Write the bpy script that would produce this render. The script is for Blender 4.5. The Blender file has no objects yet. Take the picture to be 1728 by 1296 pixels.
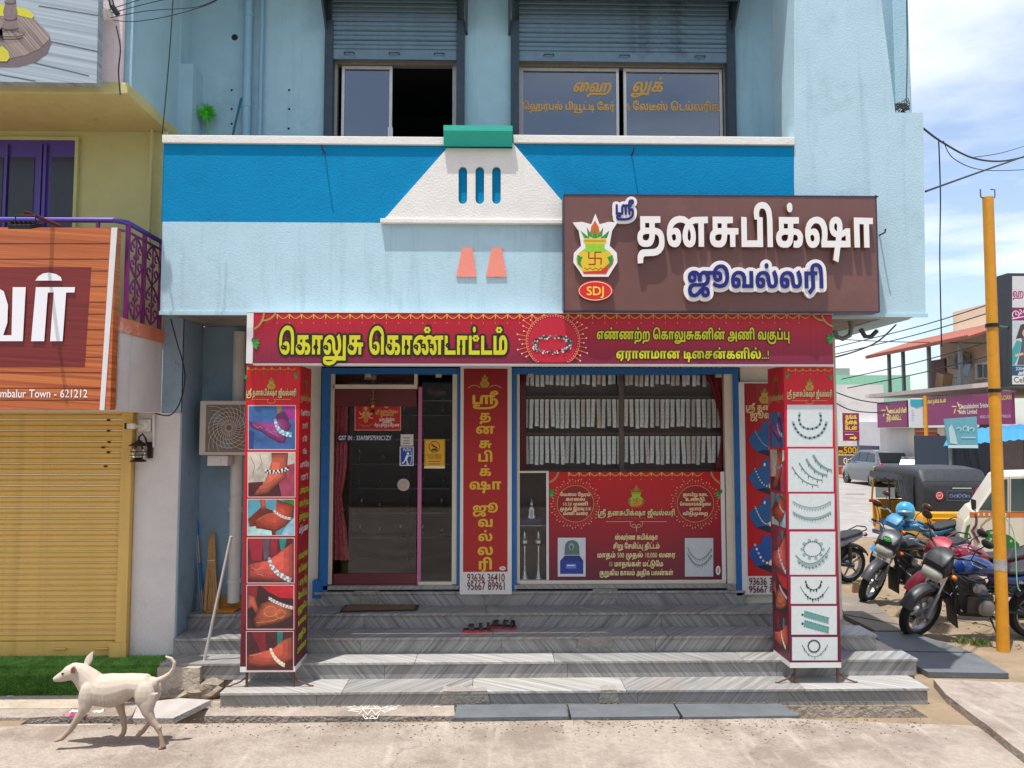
import bpy, math, random, re
from mathutils import Vector, Matrix
from mathutils.geometry import tessellate_polygon
R = math.radians
random.seed(7)
scene = bpy.context.scene
col = scene.collection

# ---------------------------------------------------------------- camera
EYE, PITCH, YAW, FPX = 2.3, R(3.6), R(1.2), 1298.0
cam_data = bpy.data.cameras.new('camera')
cam = bpy.data.objects.new('camera', cam_data)
col.objects.link(cam)
cam_data.sensor_width = 36.0
cam_data.lens = FPX / 1728 * 36
cam_data.clip_end = 2000
cam.location = (0, 0, EYE)
cam.rotation_euler = (R(90) + PITCH, 0, -YAW)
scene.camera = cam

# ---------------------------------------------------------------- light
SUN = Vector((0.15, 0.20, -1.0)).normalized()          # direction the light travels
world = bpy.data.worlds.new('World')
scene.world = world
world.use_nodes = True
wn, wl = world.node_tree.nodes, world.node_tree.links
wn.clear()
w_out = wn.new('ShaderNodeOutputWorld')
w_bg = wn.new('ShaderNodeBackground')
sky = wn.new('ShaderNodeTexSky')
sky.sky_type = 'NISHITA'
sky.sun_disc = False
sky.sun_elevation = math.asin(-SUN.z)
sky.sun_rotation = math.atan2(-SUN.x, -SUN.y)
sky.air_density = 1.0
sky.dust_density = 1.6
sky.ozone_density = 1.2
# soft clouds over the whole dome, laid out on a high flat layer
tc = wn.new('ShaderNodeTexCoord')
sep = wn.new('ShaderNodeSeparateXYZ'); wl.new(tc.outputs['Generated'], sep.inputs[0])
mx = wn.new('ShaderNodeMath'); mx.operation = 'MAXIMUM'; mx.inputs[1].default_value = 0.16; wl.new(sep.outputs['Z'], mx.inputs[0])
dv = wn.new('ShaderNodeVectorMath'); dv.operation = 'DIVIDE'; wl.new(tc.outputs['Generated'], dv.inputs[0])
cb = wn.new('ShaderNodeCombineXYZ')
for i in range(3): wl.new(mx.outputs[0], cb.inputs[i])
wl.new(cb.outputs[0], dv.inputs[1])
cn = wn.new('ShaderNodeTexNoise'); cn.inputs['Scale'].default_value = 0.8; cn.inputs['Detail'].default_value = 7; cn.inputs['Roughness'].default_value = 0.55
wl.new(dv.outputs[0], cn.inputs['Vector'])
cr = wn.new('ShaderNodeValToRGB'); cr.color_ramp.elements[0].position = 0.44; cr.color_ramp.elements[1].position = 0.72
wl.new(cn.outputs['Fac'], cr.inputs[0])
cm = wn.new('ShaderNodeMix'); cm.data_type = 'RGBA'
cmul = wn.new('ShaderNodeMath'); cmul.operation = 'MULTIPLY_ADD'; cmul.inputs[1].default_value = 0.78; cmul.inputs[2].default_value = 0.10; wl.new(cr.outputs['Color'], cmul.inputs[0])
wl.new(cmul.outputs[0], cm.inputs['Factor'])
wl.new(sky.outputs['Color'], cm.inputs['A'])
cm.inputs['B'].default_value = (5.9, 6.1, 6.4, 1)
wl.new(cm.outputs['Result'], w_bg.inputs['Color'])
w_bg.inputs['Strength'].default_value = 0.145
wl.new(w_bg.outputs[0], w_out.inputs[0])

sun_data = bpy.data.lights.new('sun', 'SUN')
sun_data.energy = 4.0
sun_data.angle = R(0.53)
sun_data.color = (1.0, 0.965, 0.92)
sun = bpy.data.objects.new('sun', sun_data)
col.objects.link(sun)
sun.rotation_euler = SUN.to_track_quat('-Z', 'Y').to_euler()

vs = scene.view_settings
vs.view_transform = 'Standard'; vs.look = 'None'; vs.gamma = 1; vs.exposure = 0.62; vs.use_curve_mapping = False
scene.render.engine = 'CYCLES'
scene.cycles.max_bounces = 7; scene.cycles.diffuse_bounces = 3; scene.cycles.transparent_max_bounces = 12

# ---------------------------------------------------------------- where a point of the view lies in the place
_F = Vector((math.sin(YAW) * math.cos(PITCH), math.cos(YAW) * math.cos(PITCH), math.sin(PITCH)))
_R = Vector((math.cos(YAW), -math.sin(YAW), 0))
_U = _R.cross(_F)
def ray(px, py): return _F + _R * ((px - 864) / FPX) - _U * ((py - 648) / FPX)
def A(px, py, Y):                                       # on the upright plane at depth Y
    d = ray(px, py); t = Y / d.y
    return Vector((d.x * t, Y, EYE + d.z * t))
def G(px, py, z=0.0):                                   # on the level plane at height z
    d = ray(px, py); t = (z - EYE) / d.z
    return Vector((d.x * t, d.y * t, z))
def AX(px, py, X):                                      # on the plane of constant X
    d = ray(px, py); t = X / d.x
    return Vector((X, d.y * t, EYE + d.z * t))

# ---------------------------------------------------------------- materials
MATS = {}
def srgb(h):
    h = h.lstrip('#')
    return tuple(((c / 255) / 12.92 if c / 255 < 0.04045 else ((c / 255 + 0.055) / 1.055) ** 2.4) for c in (int(h[i:i + 2], 16) for i in (0, 2, 4)))
def mat(name, c, rough=0.6, metal=0.0, var=0.08, vs=5.0, bump=0.0, bs=60.0, stain=None, ss=1.4, sth=0.58, spec=0.5, coat=0.0, stretch=(1, 1, 1), sfac=0.7, runs=None, rth=0.55):
    if name in MATS: return MATS[name]
    if isinstance(c, str): c = srgb(c)
    m = bpy.data.materials.new(name); m.use_nodes = True
    n, l = m.node_tree.nodes, m.node_tree.links
    b = n['Principled BSDF']
    b.inputs['Roughness'].default_value = rough
    b.inputs['Metallic'].default_value = metal
    b.inputs['Specular IOR Level'].default_value = spec
    b.inputs['Coat Weight'].default_value = coat
    MATS[name] = m
    t = n.new('ShaderNodeTexCoord')
    mp = n.new('ShaderNodeMapping'); mp.inputs['Scale'].default_value = stretch
    l.new(t.outputs['Object'], mp.inputs[0])
    last = None
    if var > 0:
        nz = n.new('ShaderNodeTexNoise'); nz.inputs['Scale'].default_value = vs; nz.inputs['Detail'].default_value = 6; nz.inputs['Roughness'].default_value = 0.65
        l.new(mp.outputs[0], nz.inputs['Vector'])
        r = n.new('ShaderNodeValToRGB')
        r.color_ramp.elements[0].position = 0.3; r.color_ramp.elements[1].position = 0.7
        r.color_ramp.elements[0].color = tuple(max(0, v * (1 - var)) for v in c) + (1,)
        r.color_ramp.elements[1].color = tuple(min(1, v * (1 + var)) for v in c) + (1,)
        l.new(nz.outputs['Fac'], r.inputs[0])
        last = r.outputs['Color']
    if stain is not None:
        if isinstance(stain, str): stain = srgb(stain)
        nz2 = n.new('ShaderNodeTexNoise'); nz2.inputs['Scale'].default_value = ss; nz2.inputs['Detail'].default_value = 9; nz2.inputs['Roughness'].default_value = 0.7
        l.new(mp.outputs[0], nz2.inputs['Vector'])
        r2 = n.new('ShaderNodeValToRGB'); r2.color_ramp.elements[0].position = sth; r2.color_ramp.elements[1].position = sth + 0.14
        r2.color_ramp.elements[1].color = (sfac, sfac, sfac, 1)
        l.new(nz2.outputs['Fac'], r2.inputs[0])
        mxn = n.new('ShaderNodeMix'); mxn.data_type = 'RGBA'
        l.new(r2.outputs['Color'], mxn.inputs['Factor'])
        if last: l.new(last, mxn.inputs['A'])
        else: mxn.inputs['A'].default_value = c + (1,)
        mxn.inputs['B'].default_value = stain + (1,)
        last = mxn.outputs['Result']
    if runs:                                              # rain and dirt runs down the wall
        mp2 = n.new('ShaderNodeMapping'); mp2.inputs['Scale'].default_value = (7, 7, 0.45); l.new(t.outputs['Object'], mp2.inputs[0])
        nz3 = n.new('ShaderNodeTexNoise'); nz3.inputs['Scale'].default_value = 1.0; nz3.inputs['Detail'].default_value = 7; nz3.inputs['Roughness'].default_value = 0.7; l.new(mp2.outputs[0], nz3.inputs['Vector'])
        r3 = n.new('ShaderNodeValToRGB'); r3.color_ramp.elements[0].position = rth; r3.color_ramp.elements[1].position = rth + 0.2; r3.color_ramp.elements[1].color = (0.6, 0.6, 0.6, 1); l.new(nz3.outputs['Fac'], r3.inputs[0])
        m3 = n.new('ShaderNodeMix'); m3.data_type = 'RGBA'; l.new(r3.outputs['Color'], m3.inputs['Factor']); l.new(last, m3.inputs['A']); m3.inputs['B'].default_value = srgb(runs) + (1,); last = m3.outputs['Result']
    if last: l.new(last, b.inputs['Base Color'])
    else: b.inputs['Base Color'].default_value = c + (1,)
    if bump > 0:
        nb = n.new('ShaderNodeTexNoise'); nb.inputs['Scale'].default_value = bs; nb.inputs['Detail'].default_value = 4
        l.new(mp.outputs[0], nb.inputs['Vector'])
        bp = n.new('ShaderNodeBump'); bp.inputs['Strength'].default_value = min(1, bump); bp.inputs['Distance'].default_value = 0.02
        l.new(nb.outputs['Fac'], bp.inputs['Height']); l.new(bp.outputs[0], b.inputs['Normal'])
    return m
def glass(name, tint=(0.8, 0.84, 0.84), ior=1.5, gloss=1.0):
    if name in MATS: return MATS[name]
    m = bpy.data.materials.new(name); m.use_nodes = True
    n, l = m.node_tree.nodes, m.node_tree.links
    for x in list(n): n.remove(x)
    o = n.new('ShaderNodeOutputMaterial'); tr = n.new('ShaderNodeBsdfTransparent'); gl = n.new('ShaderNodeBsdfGlossy')
    fr = n.new('ShaderNodeFresnel'); mix = n.new('ShaderNodeMixShader'); mu = n.new('ShaderNodeMath')
    tr.inputs[0].default_value = tint + (1,); gl.inputs['Roughness'].default_value = 0.02; fr.inputs[0].default_value = ior
    gl.inputs['Color'].default_value = (0.95, 0.97, 1, 1)
    mu.operation = 'MULTIPLY'; mu.inputs[1].default_value = gloss; mu.use_clamp = True
    l.new(fr.outputs[0], mu.inputs[0]); l.new(mu.outputs[0], mix.inputs[0])
    l.new(tr.outputs[0], mix.inputs[1]); l.new(gl.outputs[0], mix.inputs[2]); l.new(mix.outputs[0], o.inputs[0])
    MATS[name] = m
    return m
def streak(name, c1, c2, d, freq, wav=1.0, rough=0.4, c3=None, c3th=0.58, lo=0.36, hi=0.64, bump=0.0):
    """fine streaks across direction d: marble veins, wood grain"""
    if name in MATS: return MATS[name]
    c1, c2 = (srgb(c) if isinstance(c, str) else c for c in (c1, c2))
    m = bpy.data.materials.new(name); m.use_nodes = True
    n, l = m.node_tree.nodes, m.node_tree.links
    b = n['Principled BSDF']; b.inputs['Roughness'].default_value = rough
    t = n.new('ShaderNodeTexCoord')
    dt = n.new('ShaderNodeVectorMath'); dt.operation = 'DOT_PRODUCT'; dt.inputs[1].default_value = tuple(x * freq for x in d)
    l.new(t.outputs['Object'], dt.inputs[0])
    sc = n.new('ShaderNodeVectorMath'); sc.operation = 'SCALE'; sc.inputs['Scale'].default_value = wav; l.new(t.outputs['Object'], sc.inputs[0])
    cb = n.new('ShaderNodeCombineXYZ'); l.new(dt.outputs['Value'], cb.inputs[0])
    ad = n.new('ShaderNodeVectorMath'); ad.operation = 'ADD'; l.new(cb.outputs[0], ad.inputs[0]); l.new(sc.outputs[0], ad.inputs[1])
    nz = n.new('ShaderNodeTexNoise'); nz.inputs['Scale'].default_value = 1.0; nz.inputs['Detail'].default_value = 6; nz.inputs['Roughness'].default_value = 0.68; l.new(ad.outputs[0], nz.inputs['Vector'])
    r = n.new('ShaderNodeValToRGB'); r.color_ramp.elements[0].position = lo; r.color_ramp.elements[1].position = hi
    r.color_ramp.elements[0].color = c1 + (1,); r.color_ramp.elements[1].color = c2 + (1,)
    l.new(nz.outputs['Fac'], r.inputs[0]); last = r.outputs['Color']
    if c3:
        c3 = srgb(c3) if isinstance(c3, str) else c3
        n3 = n.new('ShaderNodeTexNoise'); n3.inputs['Scale'].default_value = 1.1; n3.inputs['Detail'].default_value = 8; l.new(t.outputs['Object'], n3.inputs['Vector'])
        r3 = n.new('ShaderNodeValToRGB'); r3.color_ramp.elements[0].position = c3th; r3.color_ramp.elements[1].position = c3th + 0.15; r3.color_ramp.elements[1].color = (0.6, 0.6, 0.6, 1)
        l.new(n3.outputs['Fac'], r3.inputs[0])
        mxn = n.new('ShaderNodeMix'); mxn.data_type = 'RGBA'; l.new(r3.outputs['Color'], mxn.inputs['Factor']); l.new(last, mxn.inputs['A']); mxn.inputs['B'].default_value = c3 + (1,)
        last = mxn.outputs['Result']
    l.new(last, b.inputs['Base Color'])
    if bump:
        bp = n.new('ShaderNodeBump'); bp.inputs['Strength'].default_value = bump; bp.inputs['Distance'].default_value = 0.004
        l.new(nz.outputs['Fac'], bp.inputs['Height']); l.new(bp.outputs[0], b.inputs['Normal'])
    MATS[name] = m
    return m

def concrete(name, c1, c2, c3, crack=0.7, cs=0.55):
    """worn cement: broad tints, fine grit, trowel marks and thin cracks"""
    m = mat(name, c1, 0.93, var=0.14, vs=16, bump=0.9, bs=38, stain=c2, ss=1.3, sth=0.46, sfac=0.75)
    n, l = m.node_tree.nodes, m.node_tree.links; b = n['Principled BSDF']
    old = b.inputs['Base Color'].links[0].from_socket
    t = n.new('ShaderNodeTexCoord'); nz = n.new('ShaderNodeTexNoise'); nz.inputs['Scale'].default_value = 2.2; nz.inputs['Detail'].default_value = 8
    l.new(t.outputs['Object'], nz.inputs['Vector'])
    ad = n.new('ShaderNodeVectorMath'); ad.operation = 'MULTIPLY_ADD'; ad.inputs[1].default_value = (0.9, 0.9, 0); l.new(nz.outputs['Color'], ad.inputs[0]); l.new(t.outputs['Object'], ad.inputs[2])
    vo = n.new('ShaderNodeTexVoronoi'); vo.feature = 'DISTANCE_TO_EDGE'; vo.inputs['Scale'].default_value = cs; l.new(ad.outputs[0], vo.inputs['Vector'])
    r = n.new('ShaderNodeValToRGB'); r.color_ramp.elements[0].position = 0.0; r.color_ramp.elements[1].position = 0.006; r.color_ramp.elements[0].color = (crack, crack, crack, 1); r.color_ramp.elements[1].color = (0, 0, 0, 1); l.new(vo.outputs['Distance'], r.inputs[0])
    st = n.new('ShaderNodeTexNoise'); st.inputs['Scale'].default_value = 1.0; st.inputs['Detail'].default_value = 7; mp = n.new('ShaderNodeMapping'); mp.inputs['Scale'].default_value = (9, 1.4, 1); mp.inputs['Rotation'].default_value = (0, 0, 0.7); l.new(t.outputs['Object'], mp.inputs[0]); l.new(mp.outputs[0], st.inputs['Vector'])
    r2 = n.new('ShaderNodeValToRGB'); r2.color_ramp.elements[0].position = 0.56; r2.color_ramp.elements[1].position = 0.72; r2.color_ramp.elements[1].color = (0.5, 0.5, 0.5, 1); l.new(st.outputs['Fac'], r2.inputs[0])
    m1 = n.new('ShaderNodeMix'); m1.data_type = 'RGBA'; l.new(r2.outputs['Color'], m1.inputs['Factor']); l.new(old, m1.inputs['A']); m1.inputs['B'].default_value = srgb(c3) + (1,)
    m2 = n.new('ShaderNodeMix'); m2.data_type = 'RGBA'; l.new(r.outputs['Color'], m2.inputs['Factor']); l.new(m1.outputs['Result'], m2.inputs['A']); m2.inputs['B'].default_value = (0.09, 0.08, 0.07, 1)
    l.new(m2.outputs['Result'], b.inputs['Base Color'])
    return m

# ---------------------------------------------------------------- objects
ORG = {}
def org(o): return ORG.get(o.name, Vector((0, 0, 0))) if o else Vector((0, 0, 0))
def tag(o, label=None, cat=None, group=None, kind=None):
    if label: o['label'] = label
    if cat: o['category'] = cat
    if group: o['group'] = group
    if kind: o['kind'] = kind
    return o
def thing(name, loc, label, cat, group=None, rz=0.0, rot=None):
    o = bpy.data.objects.new(name, None); col.objects.link(o)
    o.empty_display_size = 0.2
    o.location = loc; o.rotation_euler = rot or (0, 0, rz)
    ORG[o.name] = Vector(loc) if (rz == 0 and rot is None) else Vector((0, 0, 0))
    return tag(o, label, cat, group)
def copy_tree(o, parent=None):
    c = o.copy(); col.objects.link(c)
    if parent is not None: c.parent = parent
    for ch in list(o.children): copy_tree(ch, c)
    return c

class MB:
    """collects shapes, then links them as one mesh object"""
    def __init__(s): s.v, s.f = [], []
    def add(s, vs, fs):
        k = len(s.v); s.v += [tuple(v) for v in vs]; s.f += [tuple(i + k for i in f) for f in fs]; return s
    def box(s, x0, x1, y0, y1, z0, z1):
        if x0 > x1: x0, x1 = x1, x0
        if y0 > y1: y0, y1 = y1, y0
        if z0 > z1: z0, z1 = z1, z0
        return s.add([(x0, y0, z0), (x1, y0, z0), (x1, y1, z0), (x0, y1, z0), (x0, y0, z1), (x1, y0, z1), (x1, y1, z1), (x0, y1, z1)],
                     [(0, 3, 2, 1), (4, 5, 6, 7), (0, 1, 5, 4), (1, 2, 6, 5), (2, 3, 7, 6), (3, 0, 4, 7)])
    def pbox(s, x0, y0, x1, y1, Y0, Y1):              # a box whose front face covers these picture points at depth Y0
        xm, ym = (x0 + x1) / 2, (y0 + y1) / 2
        return s.box(A(x0, ym, Y0).x, A(x1, ym, Y0).x, Y0, Y1, A(xm, y1, Y0).z, A(xm, y0, Y0).z)
    def cbox(s, c, d, rot=None):                      # centre, sizes, optional Matrix
        h = [x / 2 for x in d]; c = Vector(c)
        vs = [Vector((a * h[0], b * h[1], e * h[2])) for e in (-1, 1) for a, b in ((-1, -1), (1, -1), (1, 1), (-1, 1))]
        if rot is not None: vs = [rot @ v for v in vs]
        return s.add([v + c for v in vs], [(0, 3, 2, 1), (4, 5, 6, 7), (0, 1, 5, 4), (1, 2, 6, 5), (2, 3, 7, 6), (3, 0, 4, 7)])
    def prism(s, pts, vec):                           # planar polygon (3d points) swept along vec
        n = len(pts); p = [Vector(q) for q in pts]; vec = Vector(vec)
        nrm = Vector((0, 0, 0))
        for i in range(n): nrm += (p[i] - p[0]).cross(p[(i + 1) % n] - p[0])
        if nrm.dot(vec) > 0: p.reverse()
        fs = [tuple(range(n)), tuple(reversed(range(n, 2 * n)))]
        for i in range(n): j = (i + 1) % n; fs.append((j, i, i + n, j + n))
        return s.add(p + [q + vec for q in p], fs)
    def flat(s, pts): return s.add(pts, [tuple(range(len(pts)))])
    def tube(s, pts, r, n=8, cap=True, sx=1.0):
        pts = [Vector(p) for p in pts]; rr = r if isinstance(r, (list, tuple)) else [r] * len(pts)
        vs = []; up = None
        for i, p in enumerate(pts):
            d = (pts[min(i + 1, len(pts) - 1)] - pts[max(i - 1, 0)])
            if d.length < 1e-9: d = Vector((0, 0, 1))
            d.normalize()
            if up is None: up = d.orthogonal().normalized()
            else:
                up = up - d * up.dot(d)
                up = up.normalized() if up.length > 1e-6 else d.orthogonal().normalized()
            b = d.cross(up)
            for k in range(n):
                a = 2 * math.pi * k / n
                vs.append(p + (up * math.cos(a) + b * math.sin(a) * sx) * rr[i])
        fs = []
        for i in range(len(pts) - 1):
            for k in range(n):
                k2 = (k + 1) % n
                fs.append((i * n + k, i * n + k2, (i + 1) * n + k2, (i + 1) * n + k))
        if cap: fs += [tuple(reversed(range(n))), tuple(range((len(pts) - 1) * n, len(pts) * n))]
        return s.add(vs, fs)
    def lathe(s, prof, c, axis='z', n=16, sc=(1, 1), cap=True):   # profile of (r, h)
        c = Vector(c); vs = []
        for r, h in prof:
            for k in range(n):
                a = 2 * math.pi * k / n; u, w = r * math.cos(a) * sc[0], r * math.sin(a) * sc[1]
                vs.append(c + (Vector((u, w, h)) if axis == 'z' else Vector((u, h, w)) if axis == 'y' else Vector((h, u, w))))
        fs = []
        for i in range(len(prof) - 1):
            for k in range(n):
                k2 = (k + 1) % n; fs.append((i * n + k, i * n + k2, (i + 1) * n + k2, (i + 1) * n + k))
        if cap: fs += [tuple(reversed(range(n))), tuple(range((len(prof) - 1) * n, len(prof) * n))]
        return s.add(vs, fs)
    def ball(s, c, r, n=10, m=7):
        rx, ry, rz = r if isinstance(r, (tuple, list)) else (r, r, r)
        c = Vector(c); vs = [c + Vector((0, 0, -rz))]
        for i in range(1, m):
            t = -math.pi / 2 + math.pi * i / m
            for k in range(n):
                a = 2 * math.pi * k / n; vs.append(c + Vector((rx * math.cos(t) * math.cos(a), ry * math.cos(t) * math.sin(a), rz * math.sin(t))))
        vs.append(c + Vector((0, 0, rz))); fs = []
        for k in range(n):
            fs.append((0, 1 + (k + 1) % n, 1 + k)); top = len(vs) - 1; b = 1 + (m - 2) * n
            fs.append((top, b + k, b + (k + 1) % n))
        for i in range(m - 2):
            for k in range(n): k2 = (k + 1) % n; fs.append((1 + i * n + k, 1 + i * n + k2, 1 + (i + 1) * n + k2, 1 + (i + 1) * n + k))
        return s.add(vs, fs)
    def loft(s, rings, cap=True, close=True):          # rings: lists of points, equal counts
        n = len(rings[0]); vs = [p for r in rings for p in r]; fs = []
        for i in range(len(rings) - 1):
            for k in range(n if close else n - 1):
                k2 = (k + 1) % n; fs.append((i * n + k, i * n + k2, (i + 1) * n + k2, (i + 1) * n + k))
        if cap: fs += [tuple(reversed(range(n))), tuple(range((len(rings) - 1) * n, len(rings) * n))]
        return s.add(vs, fs)
    def mesh(s, name, m, o=Vector((0, 0, 0)), smooth=False, bev=0.0):
        me = bpy.data.meshes.new(name)
        me.from_pydata([(x - o.x, y - o.y, z - o.z) for x, y, z in s.v], [], s.f)
        me.update()
        if m: me.materials.append(m)
        if smooth:
            for p in me.polygons: p.use_smooth = True
            try: me.set_sharp_from_angle(angle=R(38))
            except Exception: pass
        return me
    def build(s, name, m, parent=None, smooth=False, bev=0.0, at=None):
        o_ = org(parent) if at is None else Vector(at)
        ob = bpy.data.objects.new(name, s.mesh(name, m, o_, smooth)); col.objects.link(ob)
        if parent is not None: ob.parent = parent; ORG[ob.name] = o_
        elif at is not None: ob.location = at; ORG[ob.name] = o_
        if bev > 0:
            md = ob.modifiers.new('bevel', 'BEVEL'); md.width = bev; md.segments = 2; md.limit_method = 'ANGLE'; md.angle_limit = R(40)
        return ob
def dup(ob, loc=None, parent=None):
    c = ob.copy(); col.objects.link(c)
    if parent is not None: c.parent = parent
    if loc is not None: c.location = loc
    ORG[c.name] = ORG.get(ob.name, Vector((0, 0, 0)))
    return c
def arc(c, r, a0, a1, n, u=Vector((1, 0, 0)), v=Vector((0, 0, 1))):
    return [Vector(c) + u * (r * math.cos(a0 + (a1 - a0) * i / n)) + v * (r * math.sin(a0 + (a1 - a0) * i / n)) for i in range(n + 1)]

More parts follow.
